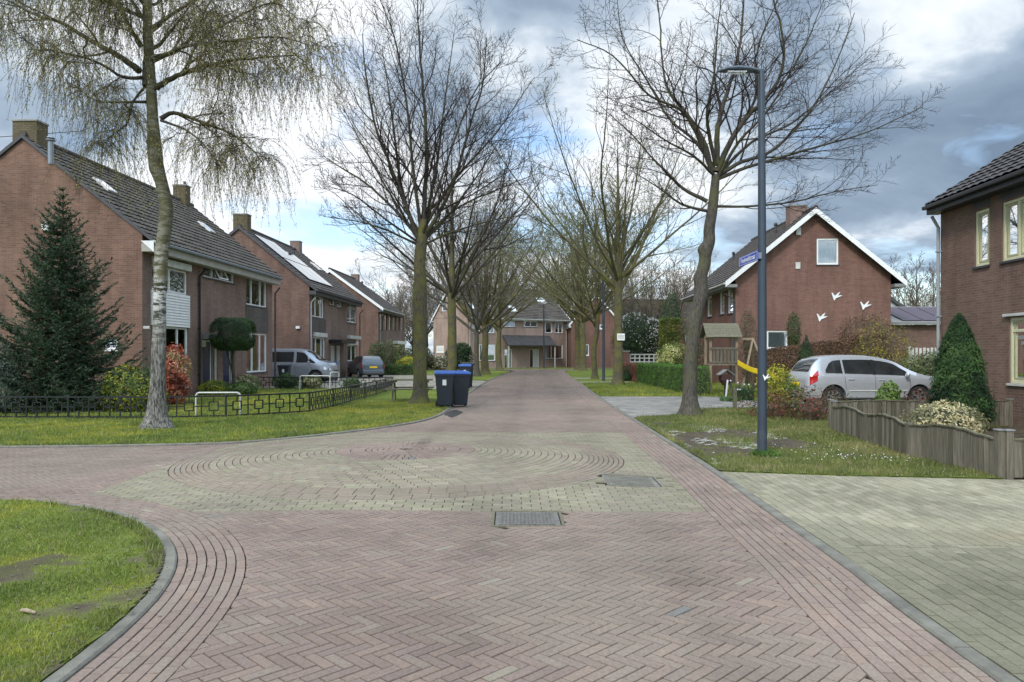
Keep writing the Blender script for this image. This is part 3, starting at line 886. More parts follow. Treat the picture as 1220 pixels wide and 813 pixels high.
def blades(name, poly, dens, h=.045, w=.005, mask=None, pal='lawn', ymax=40, seed=1, z=.02):
    poly = np.array(poly); x0, y0 = poly.min(0); x1, y1 = poly.max(0)
    y0 = max(y0, 3.1); y1 = min(y1, ymax); x0 = max(x0, -.72 * y1); x1 = min(x1, .72 * y1)
    n = int(dens * (x1 - x0) * (y1 - y0))
    g = np.random.default_rng(seed)
    P = np.stack([g.uniform(x0, x1, n), g.uniform(y0, y1, n)], 1)
    P = P[(np.abs(P[:, 0]) < .72 * P[:, 1] + .3)]
    P = P[g.random(len(P)) < np.clip((y0 / P[:, 1]) ** 1.15, 0, 1)]
    P = P[inside(P, poly)]
    if mask is not None: P = P[g.random(len(P)) < mask(P[:, 0], P[:, 1])]
    n = len(P)
    f = .55 * fbm(P[:, 0], P[:, 1], .8) + .45 * fbm(P[:, 0] + 7, P[:, 1] + 3, 3.2); f2 = fbm(P[:, 0] + 30, P[:, 1], 3.0)
    sc_ = np.sqrt(np.clip(P[:, 1] / y0, 1, 6)) if y0 > 0 else 1
    hh = h * (.35 + 1.2 * f2) * g.uniform(.6, 1.5, n) * np.where(g.random(n) < .04, 2.0, 1)
    ww = w * g.uniform(.7, 1.4, n) * sc_
    a = g.uniform(0, 2 * np.pi, n); lean = g.uniform(.1, .9, n) * hh; la = g.uniform(0, 2 * np.pi, n)
    zb = np.full(n, z)
    b0 = np.stack([P[:, 0] - np.cos(a) * ww, P[:, 1] - np.sin(a) * ww, zb], 1)
    b1 = np.stack([P[:, 0] + np.cos(a) * ww, P[:, 1] + np.sin(a) * ww, zb], 1)
    t = np.stack([P[:, 0] + np.cos(la) * lean, P[:, 1] + np.sin(la) * lean, zb + hh], 1)
    V = np.stack([b0, b1, t], 1).reshape(-1, 3)
    F = np.arange(n * 3).reshape(-1, 3)
    G_ = {'lawn': [(.17, .225, .038), (.22, .27, .048), (.36, .35, .05), (.10, .155, .03)], 'dull': [(.14, .175, .045), (.19, .21, .06), (.27, .25, .10), (.10, .13, .04)]}[pal]
    G_ = np.array(G_)
    T = G_[g.integers(0, 2, n)]
    ye = np.clip((f - .50) * 7, 0, 1)[:, None]; T = T * (1 - ye * .85) + G_[2] * ye * .85
    dk = np.clip((.46 - f) * 8, 0, 1)[:, None]; T = T * (1 - dk * .7) + G_[3] * dk * .7
    br = (g.random(n) < .09)[:, None]; T = np.where(br, np.array((.30, .25, .15)), T)
    T = T * g.normal(1, .13, (n, 1))
    o = npmesh(name, V, F, M['blade'], tone=np.repeat(np.clip(T, .01, 1), 3, 0), uv=False)
    return tag(o, kind='stuff')
def soilmask(x, y):
    return np.clip(1 - soilness(x, y) * 1.15, .03, 1) * np.clip(.5 + 1.3 * fbm(x + 5, y, 2.5), 0, 1)
blades('grass', LA, 17000, .022, .0036, soilmask, ymax=9, seed=1)
blades('grass', LB, 2600, .042, .0070, soilmask, ymax=24, seed=2)
blades('grass', RA, 3600, .045, .0060, soilmask, 'dull', seed=3)
blades('grass', RB, 700, .07, .012, None, seed=4)
blades('grass', GG, 260, .08, .016, None, seed=5)
blades('grass', [(-12, 24), (-5.4, 24), (-5.4, 33), (-12, 33)], 500, .06, .012, None, seed=6)
# ragged tufts over the kerb edges
for ln, o_, y0_, y1_, sd in ((RK, -.115, 9.9, 18, 11), (LN, -.115, 3.3, 9.4, 12), (LF, .13, 12, 30, 13)):
    pts = offs(ln, o_, y0_, y1_)
    pts = [p for p in pts if p[0] > -13]
    inner_ = [(p[0] + (.10 if ln is RK else -.10), p[1] + (.08 if ln is LF else -.05 if ln is LN else 0)) for p in pts]
    blades('grass', pts + inner_[::-1], 9000 if sd != 13 else 5000, .05, .004, lambda x, y: np.clip(fbm(x, y, 3) * 3 - 1.1, 0, 1), 'dull', seed=sd)

# worn patches of pale open-joint blocks showing through the verge
mb = MB(); g_ = random.Random(4)
for (u0, v0, u1, v1) in ((770, 509, 795, 516), (792, 514, 815, 519), (820, 506, 860, 518), (822, 523, 855, 533), (862, 524, 906, 539), (900, 515, 934, 527), (826, 546, 862, 563), (786, 518, 806, 522), (806, 530, 822, 536)):
    c0, c1 = G((u0 + u1) / 2, v1), G((u0 + u1) / 2, v0); cx_, cy_ = (c0[0] + c1[0]) / 2, (c0[1] + c1[1]) / 2
    ry_ = (c1[1] - c0[1]) / 2; rx_ = (u1 - u0) / 2 * cy_ / FOC
    s_ = .150
    for i in range(-30, 31):
        for j in range(-30, 31):
            x_ = cx_ + (i + j) * s_ * .5; y_ = cy_ + (i - j) * s_ * .5
            if ((x_ - cx_) / rx_) ** 2 + ((y_ - cy_) / ry_) ** 2 + (float(fbm(x_, y_, 2.5)) - .5) * 1.5 < .80 and x_ > xr(y_) + .16:
                a_ = .050 * g_.uniform(.75, 1.15); b_ = .040 * g_.uniform(.8, 1.15); z_ = .028 + g_.uniform(0, .006)
                mb.hexa([(x_ - a_, y_ - b_, 0), (x_ + a_, y_ - b_, 0), (x_ + a_, y_ + b_, 0), (x_ - a_, y_ + b_, 0), (x_ - a_ * .8, y_ - b_ * .75, z_), (x_ + a_ * .8, y_ - b_ * .75, z_), (x_ + a_ * .8, y_ + b_ * .75, z_), (x_ - a_ * .8, y_ + b_ * .75, z_)])
M['cobble'] = simple('pale_block', (.38, .37, .34), .85, vary=.25, vscale=9, bump=.4, bscale=70)
tag(mb.build('paving_blocks', M['cobble']), kind='stuff')
# daisies, pale petals and stone crumbs
def specks(name, areas, n, col, r=.012, z=.06, seed=3):
    g = random.Random(seed); mb = MB()
    for i in range(n):
        x0, y0, rx_, ry_ = g.choice(areas)
        x_, y_ = g.gauss(x0, rx_), g.gauss(y0, ry_); s_ = r * g.uniform(.6, 1.2); zz = z * g.uniform(.8, 1.1)
        mb.add([(x_ + math.cos(k) * s_, y_ + math.sin(k) * s_, zz + (k % 2) * .004) for k in range(6)] + [(x_, y_, zz + .008)], [(k, (k + 1) % 6, 6) for k in range(6)])
    return tag(mb.build(name, M[col]), kind='stuff')
specks('daisies', [(5.15, 11.2, .3, .22), (5.6, 11.0, .35, .15), (4.6, 11.9, .6, .5)], 75, 'white', .013, .055)
specks('fallen_petals', [(-3.2, 7.0, 1.0, .8), (-2.5, 15.0, .6, .8), (4.2, 13, .8, 1.2)], 50, 'wood_tan', .012, .05, 5)
specks('leaf_litter', [(-3.6, 5.6, .9, 1.1), (-2.6, 4.6, .15, .7), (3.5, 13.5, .8, 2.2), (-4.5, 14.2, 2.2, .8), (4.6, 15.5, 1.0, 2.0), (-2.15, 8.3, .8, .25)], 420, 'wood_green', .012, .034, 15)
specks('crumbs', [(-3.2, 14.9, .35, .3), (-3.9, 13.9, .5, .2), (-2.3, 4.5, .1, .6), (2.3, 6, .08, 1.5), (-5, 12.75, 1, .06)], 90, 'soil', .012, .012, 6)
st_ = MB(); q0 = G(16, 735); st_.tube([(0, 0, .02), (.05, -.03, .03), (.12, -.05, .022)], [.011, .013, .008], 7); o = st_.build('stick', M['wood_tan']); o.location = (q0[0] + .05, q0[1], .02); tag(o, 'short pale stick lying in the near left lawn', 'stick')
# darker, smoother patch in the gutter by the bins
patch('dark_patch', -1.58, 20.0, .20, 1.15, .0035, M['dark_sand'], seed=8)

# ---------------------------------------------------------------- camera, sun, sky
cam = bpy.data.cameras.new('camera'); co = bpy.data.objects.new('camera', cam); COL.objects.link(co)
co.location = (0, 0, EYE); co.rotation_euler = (R(90), 0, 0)
cam.sensor_width = 36; cam.lens = 26; cam.shift_y = 15.5 / 1220; cam.clip_end = 4000; cam.clip_start = .05
sc.camera = co
sun_dir = Vector((-.36, -.66, .66)).normalized()        # towards the veiled sun
su = bpy.data.lights.new('sun', 'SUN'); su.energy = SUN_E; su.angle = R(10); su.color = (1, .96, .9)
so = bpy.data.objects.new('sun', su); COL.objects.link(so)
so.rotation_euler = (-sun_dir).to_track_quat('-Z', 'Y').to_euler()
w = bpy.data.worlds.new('World'); sc.world = w
t = NT(w)
sky = t.n('ShaderNodeTexSky', {'sky_type': 'NISHITA', 'sun_disc': False})
sky.sun_elevation = math.asin(sun_dir.z); sky.sun_rotation = math.atan2(sun_dir.x, sun_dir.y); sky.air_density = 1.0; sky.dust_density = .6; sky.ozone_density = 1.6
d = t.n('ShaderNodeTexCoord').outputs['Generated']
sx = t.n('ShaderNodeSeparateXYZ', None, Vector=d)
z = sx.outputs[2]
den = t.math('ADD', t.math('MAXIMUM', z, 0.0), .22)
pc = t.n('ShaderNodeVectorMath', {'operation': 'DIVIDE'}, i0=d, i1=t.n('ShaderNodeCombineXYZ', None, X=den, Y=den, Z=den).outputs[0]).outputs[0]
pc = t.n('ShaderNodeMapping', None, Vector=pc, Location=SKY_OFF, Scale=(1, 1, .6)).outputs[0]
warp = t.n('ShaderNodeTexNoise', None, Vector=pc, Scale=1.3, Detail=3.0).outputs['Color']
pw = t.n('ShaderNodeVectorMath', {'operation': 'MULTIPLY_ADD'}, i0=warp, i1=(.5, .5, .5), i2=pc).outputs[0]
big = t.noise(pw, 1.15, 6, .55)
fine = t.noise(pw, 3.2, 8, .58)
def spot(u, v, lo):                                       # soft direction blob
    dv = Vector(((u - 610) / FOC, 1, (HOR - v) / FOC)).normalized()
    dt = t.n('ShaderNodeVectorMath', {'operation': 'DOT_PRODUCT'}, i0=d, i1=tuple(dv)).outputs['Value']
    return t.n('ShaderNodeMapRange', {'interpolation_type': 'SMOOTHSTEP'}, Value=dt, From_Min=lo, From_Max=1.0).outputs[0]
s1 = t.math('ADD', big, t.math('MULTIPLY', t.math('SUBTRACT', fine, .5), .55))
for (u_, v_, lo_, k_) in SPOTS:
    s1 = t.math('ADD', s1, t.math('MULTIPLY', spot(u_, v_, lo_), k_))
K = 1 / SKY_S
cl = t.ramp(s1, [(.18, (.13 * K, .18 * K, .25 * K)), (.42, (.20 * K, .26 * K, .34 * K)), (.53, (.31 * K, .375 * K, .455 * K)), (.61, (.52 * K, .57 * K, .62 * K)), (.71, (.67 * K, .69 * K, .72 * K))])
up = t.n('ShaderNodeMapRange', {'interpolation_type': 'SMOOTHSTEP'}, Value=z, From_Min=.48, From_Max=.95, To_Min=1.0, To_Max=ZEN).outputs[0]
bk = t.n('ShaderNodeVectorMath', {'operation': 'DOT_PRODUCT'}, i0=d, i1=tuple(Vector((.18, -1, .25)).normalized())).outputs['Value']
up = t.math('MULTIPLY', up, t.n('ShaderNodeMapRange', {'interpolation_type': 'SMOOTHSTEP'}, Value=bk, From_Min=-.25, From_Max=.75, To_Min=1.0, To_Max=BACK).outputs[0])
cl = t.mix(1.0, cl, t.n('ShaderNodeCombineColor', None, Red=up, Green=up, Blue=up).outputs[0], 'MULTIPLY')
gapn = t.noise(pw, 2.1, 5, .55)
for (u_, v_, lo_, k_) in GAPS:
    gapn = t.math('ADD', gapn, t.math('MULTIPLY', spot(u_, v_, lo_), k_))
hole = t.ramp(gapn, [(.57, 0), (.76, 1)])
blue = t.mix(1.0, sky.outputs[0], SKYBLUE, 'MULTIPLY')
colr = t.mix(hole, cl, blue)
bg = t.n('ShaderNodeBackground', None, Color=colr, Strength=SKY_S)
wo = t.n('ShaderNodeOutputWorld'); t.t.links.new(bg.outputs[0], wo.inputs['Surface'])
sc.view_settings.view_transform = 'Standard'; sc.view_settings.look = 'None'; sc.view_settings.exposure = EXPO; sc.view_settings.gamma = 1
sc.view_settings.use_curve_mapping = False
sc.cycles.max_bounces = 6; sc.cycles.transparent_max_bounces = 12
sc.cycles.use_denoising = True
# ---------------------------------------------------------------- plants
def tube_batch(polys, sides):
    """polys: list of (pts list, radii list); returns V, F arrays"""
    by = {}
    for p, r in polys: by.setdefault(len(p), []).append((p, r))
    Vs, Fs, k = [], [], 0
    for n, L in by.items():
        P = np.array([p for p, _ in L], dtype=float); Rr = np.array([r for _, r in L], dtype=float)
        T = np.gradient(P, axis=1); T /= np.maximum(np.linalg.norm(T, axis=2, keepdims=True), 1e-9)
        D = P[:, -1] - P[:, 0]; D /= np.maximum(np.linalg.norm(D, axis=1, keepdims=True), 1e-9)
        ref = np.where(np.abs(D[:, 2:3]) < .8, np.array([[0, 0, 1.]]), np.array([[1., .3, 0]]))[:, None, :]
        X = ref - T * (ref * T).sum(2, keepdims=True); X /= np.maximum(np.linalg.norm(X, axis=2, keepdims=True), 1e-6)
        Y = np.cross(T, X)
        a = np.arange(sides) * 2 * np.pi / sides
        V = P[:, :, None] + (X[:, :, None] * np.cos(a)[:, None] + Y[:, :, None] * np.sin(a)[:, None]) * Rr[:, :, None, None]
        B = len(L)
        b, i, j = np.meshgrid(np.arange(B), np.arange(n - 1), np.arange(sides), indexing='ij')
        b0 = (b * n + i) * sides; j2 = (j + 1) % sides
        F = np.stack([b0 + j, b0 + j2, b0 + sides + j2, b0 + sides + j], -1).reshape(-1, 4) + k
        Vs.append(V.reshape(-1, 3)); Fs.append(F); k += B * n * sides
    return np.concatenate(Vs), np.concatenate(Fs)

def perp(d):
    a = Vector((0, 0, 1)) if abs(d.z) < .9 else Vector((1, 0, 0))
    return d.cross(a).normalized()
class Tree:
    def __init__(s, seed, up=.12, wob=.16, cnt=(9, 7, 5), ang=(48, 45, 42), ratio=(.5, .5, .55), segs=(6, 5, 4), rmin=.004, droop=0.0, t0=.22, flat=0.0, rk=.6):
        s.g = random.Random(seed); s.up, s.wob, s.cnt, s.ang, s.ratio, s.segs, s.rmin, s.droop, s.t0, s.flat, s.rk = up, wob, cnt, ang, ratio, segs, rmin, droop, t0, flat, rk
        s.thick, s.thin, s.tips, s.limbs = [], [], [], []
    def rv(s): return Vector((s.g.gauss(0, 1), s.g.gauss(0, 1), s.g.gauss(0, 1)))
    def path(s, p, d, L, n, up, wob):
        pts = [p.copy()]; st = L / n
        for i in range(n):
            d = (d + s.rv() * wob + Vector((0, 0, up))).normalized()
            p = p + d * st; pts.append(p)
        return pts
    def limb(s, pts, r0, r1, lvl=0, n=None, k=1.0):
        """a given limb and everything that grows from it; pts are Vectors"""
        # smooth
        P = [Vector(p) for p in pts]
        if len(P) > 2:
            q = []
            ext = [P[0] * 2 - P[1]] + P + [P[-1] * 2 - P[-2]]
            for i in range(1, len(ext) - 2):
                for m_ in range(4):
                    t = m_ / 4; a, b, c, d = ext[i - 1], ext[i], ext[i + 1], ext[i + 2]
                    q.append(.5 * ((2 * b) + (c - a) * t + (2 * a - 5 * b + 4 * c - d) * t * t + (3 * b - a - 3 * c + d) * t ** 3) + s.rv() * r0 * .10 * (1 if m_ else 0))
            q.append(P[-1]); P = q
        N = len(P) - 1
        rs = [r0 + (r1 - r0) * (i / N) ** .8 for i in range(N + 1)]
        s.limbs.append((P, rs))
        s.sprout(P, rs, lvl, n, k)
    def sprout(s, P, rs, lvl, n=None, k=1.0):
        if lvl >= len(s.cnt): return
        n = int(round((n or s.cnt[lvl]) * s.g.uniform(.8, 1.2)))
        L = sum((P[i + 1] - P[i]).length for i in range(len(P) - 1))
        az = s.g.uniform(0, 6.28)
        for i in range(n):
            t = s.t0 + (1 - s.t0) * (i + s.g.uniform(.1, .9)) / n
            f = t * (len(P) - 1); j = min(int(f), len(P) - 2); p = P[j].lerp(P[j + 1], f - j); d = (P[j + 1] - P[j]).normalized()
            az += 2.4 + s.g.uniform(-.5, .5)
            a = R(s.ang[lvl] * s.g.uniform(.7, 1.25))
            x = perp(d); y = d.cross(x)
            side = x * math.cos(az) + y * math.sin(az)
            if s.flat: side.z *= (1 - s.flat); side.normalize()
            nd = (d * math.cos(a) + side * math.sin(a)).normalized()
            if nd.z < -.2 and not s.droop: nd.z *= .3; nd.normalize()
            l = L * s.ratio[lvl] * (1.15 - .75 * t) * s.g.uniform(.7, 1.3) * k
            rr = rs[j] + (rs[j + 1] - rs[j]) * (f - j)
            r0 = max(s.rmin, rr * s.rk * s.g.uniform(.7, 1)); r1 = max(s.rmin * .55, r0 * .22)
            m_ = s.segs[lvl]
            pts = s.path(p, nd, l, m_, s.up - s.droop * (lvl + 1) * .5, s.wob)
            rad = [r0 + (r1 - r0) * (q / m_) for q in range(m_ + 1)]
            (s.thick if lvl == 0 else s.thin).append((pts, rad))
            if lvl == len(s.cnt) - 1: s.tips.append(pts)
            s.sprout(pts, rad, lvl + 1, None, 1.0)
    def crown(s, mat, parent, loc, name='crown', bark=None):
        V, F, mi = [], [], []; k = 0
        for L, sd in ((s.limbs[1:], 7), (s.thick, 5), (s.thin, 3)):
            if not L: continue
            v, f = tube_batch([([tuple(q) for q in p], r) for p, r in L], sd)
            V.append(v); F.append(f + k); k += len(v); mi.append(np.full(len(f), 1 if (sd == 7 and bark) else 0))
        V = np.concatenate(V) - np.array(loc)
        return npmesh(name, V, np.concatenate(F), [mat, bark or mat], parent, smooth=True, uv=False, midx=np.concatenate(mi))
def trunk_mesh(pts, rads, loc, mat, parent, seed=0, sides=14, flare=1.0, lumps=()):
    P = [Vector(p) for p in pts]; q, rr = [], []
    ext = [P[0] * 2 - P[1]] + P + [P[-1] * 2 - P[-2]]
    for i in range(1, len(ext) - 2):
        for m_ in range(6):
            t = m_ / 6; a, b, c, d = ext[i - 1], ext[i], ext[i + 1], ext[i + 2]
            q.append(.5 * ((2 * b) + (c - a) * t + (2 * a - 5 * b + 4 * c - d) * t * t + (3 * b - a - 3 * c + d) * t ** 3)); rr.append(rads[i - 1] + (rads[i] - rads[i - 1]) * t)
    q.append(P[-1]); rr.append(rads[-1])
    V = []; n = len(q)
    for i, (p, r) in enumerate(zip(q, rr)):
        h = p.z - q[0].z
        for j in range(sides):
            a = 2 * math.pi * j / sides
            b = 1 + .10 * (float(vnoise(math.cos(a) * 1.3 + seed, h * 1.6 + math.sin(a) * 1.3, 1.0)) - .5) * 2 + .05 * (float(vnoise(a * 3 + seed, h * 6)) - .5)
            fl = 1 + flare * max(0, 1 - h / .55) ** 2 * (.35 + .45 * (.5 + .5 * math.sin(a * 4 + seed)))
            for (lz, la, lr) in lumps:
                b += lr * math.exp(-((h - lz) / .16) ** 2) * max(0, math.cos(a - la)) ** 2
            V.append((p.x + math.cos(a) * r * b * fl - loc[0], p.y + math.sin(a) * r * b * fl - loc[1], p.z - loc[2]))
    F = [(i * sides + j, i * sides + (j + 1) % sides, (i + 1) * sides + (j + 1) % sides, (i + 1) * sides + j) for i in range(n - 1) for j in range(sides)]
    return npmesh('trunk', np.array(V), np.array(F), mat, parent, smooth=True, uv=False)

def leafquads(C, size, asp=1.0, nrm=None, g=RNG, droop=0.0, tilt=.8):
    """small pointed leaf at each centre"""
    n = len(C)
    a = g.normal(0, 1, (n, 3)); a /= np.linalg.norm(a, axis=1)[:, None]
    if nrm is not None:
        a = nrm + a * tilt; a /= np.linalg.norm(a, axis=1)[:, None]
    b = g.normal(0, 1, (n, 3)); b[:, 2] -= droop
    b -= a * (a * b).sum(1)[:, None]; b /= np.linalg.norm(b, axis=1)[:, None]
    c = np.cross(a, b)
    s = (size * g.uniform(.65, 1.35, n))[:, None]
    V = np.stack([C - b * s, C + c * s * .5 / asp + a * s * .12, C + b * s, C - c * s * .5 / asp + a * s * .12], 1).reshape(-1, 3)
    return V, np.arange(n * 4).reshape(-1, 4)
def tones(n, pal, g=RNG, vary=.16, k=4, C=None, patch=None):
    pal = np.array(pal)
    i = g.integers(0, len(pal), n)
    if C is not None:                                  # neighbouring leaves share a tone: clumps
        f = vnoise(C[:, 0] * 2.1 + C[:, 2] * 1.3, C[:, 1] * 2.1 + C[:, 2] * 2.3, 1.6)
        i = np.clip((f * 1.25 - .12 + g.normal(0, .16, n)) * len(pal), 0, len(pal) - 1).astype(int)
    T = pal[i] * g.normal(1, vary, (n, 1))
    return np.repeat(np.clip(T, .005, 1), k, 0)
def sph(n, g=RNG):
    d = g.normal(0, 1, (n, 3)); return d / np.linalg.norm(d, axis=1)[:, None]
def core_ball(c, r, seed=0, nu=18, nv=10, shape=None):
    V, F = [], []
    for i in range(nv + 1):
        th = math.pi * i / nv
        for j in range(nu):
            ph = 2 * math.pi * j / nu
            k = .78 + .25 * float(vnoise(math.cos(ph) * 1.5 + seed * 3, math.sin(ph) * 1.5 + th * 1.4))
            x, y, z = math.sin(th) * math.cos(ph), math.sin(th) * math.sin(ph), math.cos(th)
            V.append((c[0] + x * r[0] * k, c[1] + y * r[1] * k, c[2] + z * r[2] * k))
    for i in range(nv):
        for j in range(nu):
            F.append((i * nu + j, i * nu + (j + 1) % nu, (i + 1) * nu + (j + 1) % nu, (i + 1) * nu + j))
    return np.array(V), np.array(F)
def foliage(name, blobs, n, size, pal, loc, parent=None, asp=1.2, core='twigcore', mat='leaf', rough=.35, seed=0, droop=0.0, tilt=.8, holes=0.0):
    """blobs: (centre, radii) list relative to loc; leaves sit in the outer third with lumpy outline"""
    g = np.random.default_rng(seed + 100)
    vol = np.array([b[1][0] * b[1][2] for b in blobs]); vol = vol / vol.sum()
    Cs, Ns = [], []
    for (c, r), w_ in zip(blobs, vol):
        m = int(n * w_); d = sph(m, g)
        lump = .80 + rough * (vnoise(d[:, 0] * 2.6 + c[0] * 3 + seed, d[:, 1] * 2.6 + d[:, 2] * 2.9) + .5 * vnoise(d[:, 0] * 6 + 9, d[:, 1] * 6 + d[:, 2] * 7))
        if holes:
            h = vnoise(d[:, 0] * 4 + seed * 2, d[:, 1] * 4 + d[:, 2] * 5) > holes * .6
            d, lump = d[h], lump[h]; m = len(d)
        q = np.array(c) + d * np.array(r) * (lump * g.uniform(.72, 1.03, m))[:, None]
        Cs.append(q); Ns.append(d)
    C, Nn = np.concatenate(Cs), np.concatenate(Ns)
    k = C[:, 2] > .01; C, Nn = C[k], Nn[k]
    V, F = leafquads(C, size, asp, Nn, g, droop, tilt)
    T = tones(len(C), pal, g, C=C)
    VV, FF, TT, mi = [V], [F], [T], [np.zeros(len(F), int)]; kk = len(V)
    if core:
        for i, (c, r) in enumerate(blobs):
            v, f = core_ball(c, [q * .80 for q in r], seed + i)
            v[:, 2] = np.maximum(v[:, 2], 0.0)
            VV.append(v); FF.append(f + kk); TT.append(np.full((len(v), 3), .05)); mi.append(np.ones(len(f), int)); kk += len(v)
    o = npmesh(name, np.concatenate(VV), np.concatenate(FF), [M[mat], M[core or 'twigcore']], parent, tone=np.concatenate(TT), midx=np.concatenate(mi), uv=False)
    if parent is None: o.location = loc
    return o
def hedge(name, label, a, b, w, h0, h1, n, size, pal, core='twigcore', seed=0, asp=1.3, group=None, cat='hedge', rough=.05):
    """clipped hedge running a->b on the ground"""
    g = np.random.default_rng(seed + 50)
    a, b = np.array(a, float), np.array(b, float); L = np.linalg.norm(b - a); d = (b - a) / L; nn = np.array([-d[1], d[0]])
    areas = np.array([L * h0, L * h0, L * w, w * h0, w * h0]); areas /= areas.sum()
    C, Nn = [], []
    for i, ar in enumerate(areas):
        m = int(n * ar); u = g.uniform(0, L, m); v = g.uniform(-w / 2, w / 2, m); z = g.uniform(0, 1, m); H = h0 + (h1 - h0) * u / L; z = z * H
        if i == 0: v[:] = -w / 2; nm = np.tile(-nn, (m, 1))
        if i == 1: v[:] = w / 2; nm = np.tile(nn, (m, 1))
        if i == 2: z = H; nm = np.zeros((m, 2))
        if i == 3: u[:] = 0; nm = np.tile(-d, (m, 1))
        if i == 4: u[:] = L; nm = np.tile(d, (m, 1))
        nm = np.column_stack([nm, np.full(m, 1.0 if i == 2 else 0)])
        P = np.column_stack([d[0] * u + nn[0] * v, d[1] * u + nn[1] * v, z])
        lump = (fbm(P[:, 0] + P[:, 2] * .7 + seed, P[:, 1] + P[:, 2] * .9, 1.7) - .5) * 2 * rough * 2
        P = P + nm * (lump + g.normal(0, size * .7, m) - size * .6)[:, None]
        C.append(P); Nn.append(nm)
    C, Nn = np.concatenate(C), np.concatenate(Nn)
    V, F = leafquads(C, size, asp, Nn, g)
    T = tones(len(C), pal, g, C=C)
    e = size * 1.5 + rough * .6
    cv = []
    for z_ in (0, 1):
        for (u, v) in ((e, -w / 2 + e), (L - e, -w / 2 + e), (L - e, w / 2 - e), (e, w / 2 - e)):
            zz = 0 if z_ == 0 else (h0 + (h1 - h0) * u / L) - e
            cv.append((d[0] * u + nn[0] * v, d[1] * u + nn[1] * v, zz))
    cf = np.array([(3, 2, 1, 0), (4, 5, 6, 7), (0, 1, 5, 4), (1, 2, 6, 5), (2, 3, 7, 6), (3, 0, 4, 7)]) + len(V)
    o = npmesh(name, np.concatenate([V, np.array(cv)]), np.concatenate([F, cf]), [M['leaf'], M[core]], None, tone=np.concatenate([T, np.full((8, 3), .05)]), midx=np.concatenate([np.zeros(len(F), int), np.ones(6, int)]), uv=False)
    o.location = (a[0], a[1], .0)
    return tag(o, label, cat, group)
def conifer(name, label, loc, R0, H, n, size, pal, seed=0, power=.8, z0=.05, cat='conifer', round_=False, group=None):
    """dense clipped cone"""
    g = np.random.default_rng(seed + 70)
    t = 1 - np.sqrt(g.uniform(0, 1, n)) if not round_ else g.uniform(0, 1, n) ** 1.25
    a = g.uniform(0, 2 * np.pi, n)
    r = R0 * (1 - t) ** power * (1 if not round_ else 1) * np.clip((t + .06) / .16, .55, 1)
    lump = .78 + .34 * vnoise(np.cos(a) * 2.2 + seed, np.sin(a) * 2.2 + t * 6) + .14 * vnoise(np.cos(a) * 6 + seed, np.sin(a) * 6 + t * 22) + .075 * g.normal(0, 1, n)
    r = r * lump * g.uniform(.86, 1.05, n) * np.where(g.random(n) < .035, g.uniform(1.05, 1.16, n), 1)
    C = np.column_stack([np.cos(a) * r, np.sin(a) * r, z0 + t * (H - z0)])
    Nn = np.column_stack([np.cos(a), np.sin(a), np.full(n, .45)])
    V, F = leafquads(C, size, 2.2, Nn, g, -1.2)
    T = tones(n, pal, g, C=C)
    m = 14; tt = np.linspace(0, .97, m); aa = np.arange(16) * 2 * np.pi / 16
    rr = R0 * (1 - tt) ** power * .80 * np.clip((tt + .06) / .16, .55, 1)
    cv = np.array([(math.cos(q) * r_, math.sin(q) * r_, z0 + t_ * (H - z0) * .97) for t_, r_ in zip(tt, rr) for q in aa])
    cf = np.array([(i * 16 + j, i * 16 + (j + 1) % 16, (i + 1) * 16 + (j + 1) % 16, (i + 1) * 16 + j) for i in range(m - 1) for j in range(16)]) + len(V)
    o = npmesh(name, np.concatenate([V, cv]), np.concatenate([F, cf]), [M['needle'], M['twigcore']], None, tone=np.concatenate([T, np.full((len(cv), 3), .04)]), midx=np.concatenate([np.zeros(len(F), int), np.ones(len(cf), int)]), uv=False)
    o.location = loc
    return tag(o, label, cat, group)
def shrub_stems(parent, blobs, n, r=.008, mat='twig_brown', seed=0, name='stems'):
    g = random.Random(seed); L = []
    for i in range(n):
        c, rr = g.choice(blobs)
        a = g.uniform(0, 6.28); q = g.uniform(.3, 1)
        e = Vector((c[0] + math.cos(a) * rr[0] * q, c[1] + math.sin(a) * rr[1] * q, c[2] + rr[2] * g.uniform(.3, 1.0)))
        b = Vector((c[0] * .4 + g.gauss(0, .06), c[1] * .4 + g.gauss(0, .06), 0)); m_ = b.lerp(e, .5) + Vector((g.gauss(0, .05), g.gauss(0, .05), .12))
        L.append(([tuple(b), tuple(m_), tuple(e)], [r, r * .8, r * .35]))
    V, F = tube_batch(L, 4)
    return npmesh(name, V, F, M[mat], parent, uv=False)

GREEN = [(.035, .075, .018), (.05, .10, .02), (.07, .13, .028), (.10, .17, .04)]
DARKG = [(.012, .035, .012), (.020, .050, .016), (.030, .068, .022), (.05, .09, .03)]
YEW = [(.012, .036, .010), (.020, .055, .013), (.034, .080, .018), (.06, .12, .03)]
YELG = [(.10, .15, .02), (.19, .22, .02), (.30, .30, .025), (.42, .38, .03)]
REDS = [(.10, .03, .02), (.26, .05, .035), (.46, .10, .07), (.60, .20, .14)]
PHOT = [(.045, .05, .02), (.14, .05, .03), (.24, .075, .055), (.09, .09, .03)]
BEECH = [(.09, .05, .028), (.15, .085, .045), (.22, .125, .07), (.11, .07, .045)]
BEECHR = [(.13, .05, .032), (.21, .085, .05), (.27, .115, .07), (.12, .055, .04)]
VARI = [(.10, .14, .05), (.30, .31, .13), (.46, .44, .22), (.55, .52, .32)]
CREAM = [(.20, .20, .10), (.42, .38, .20), (.58, .52, .30), (.50, .42, .22)]

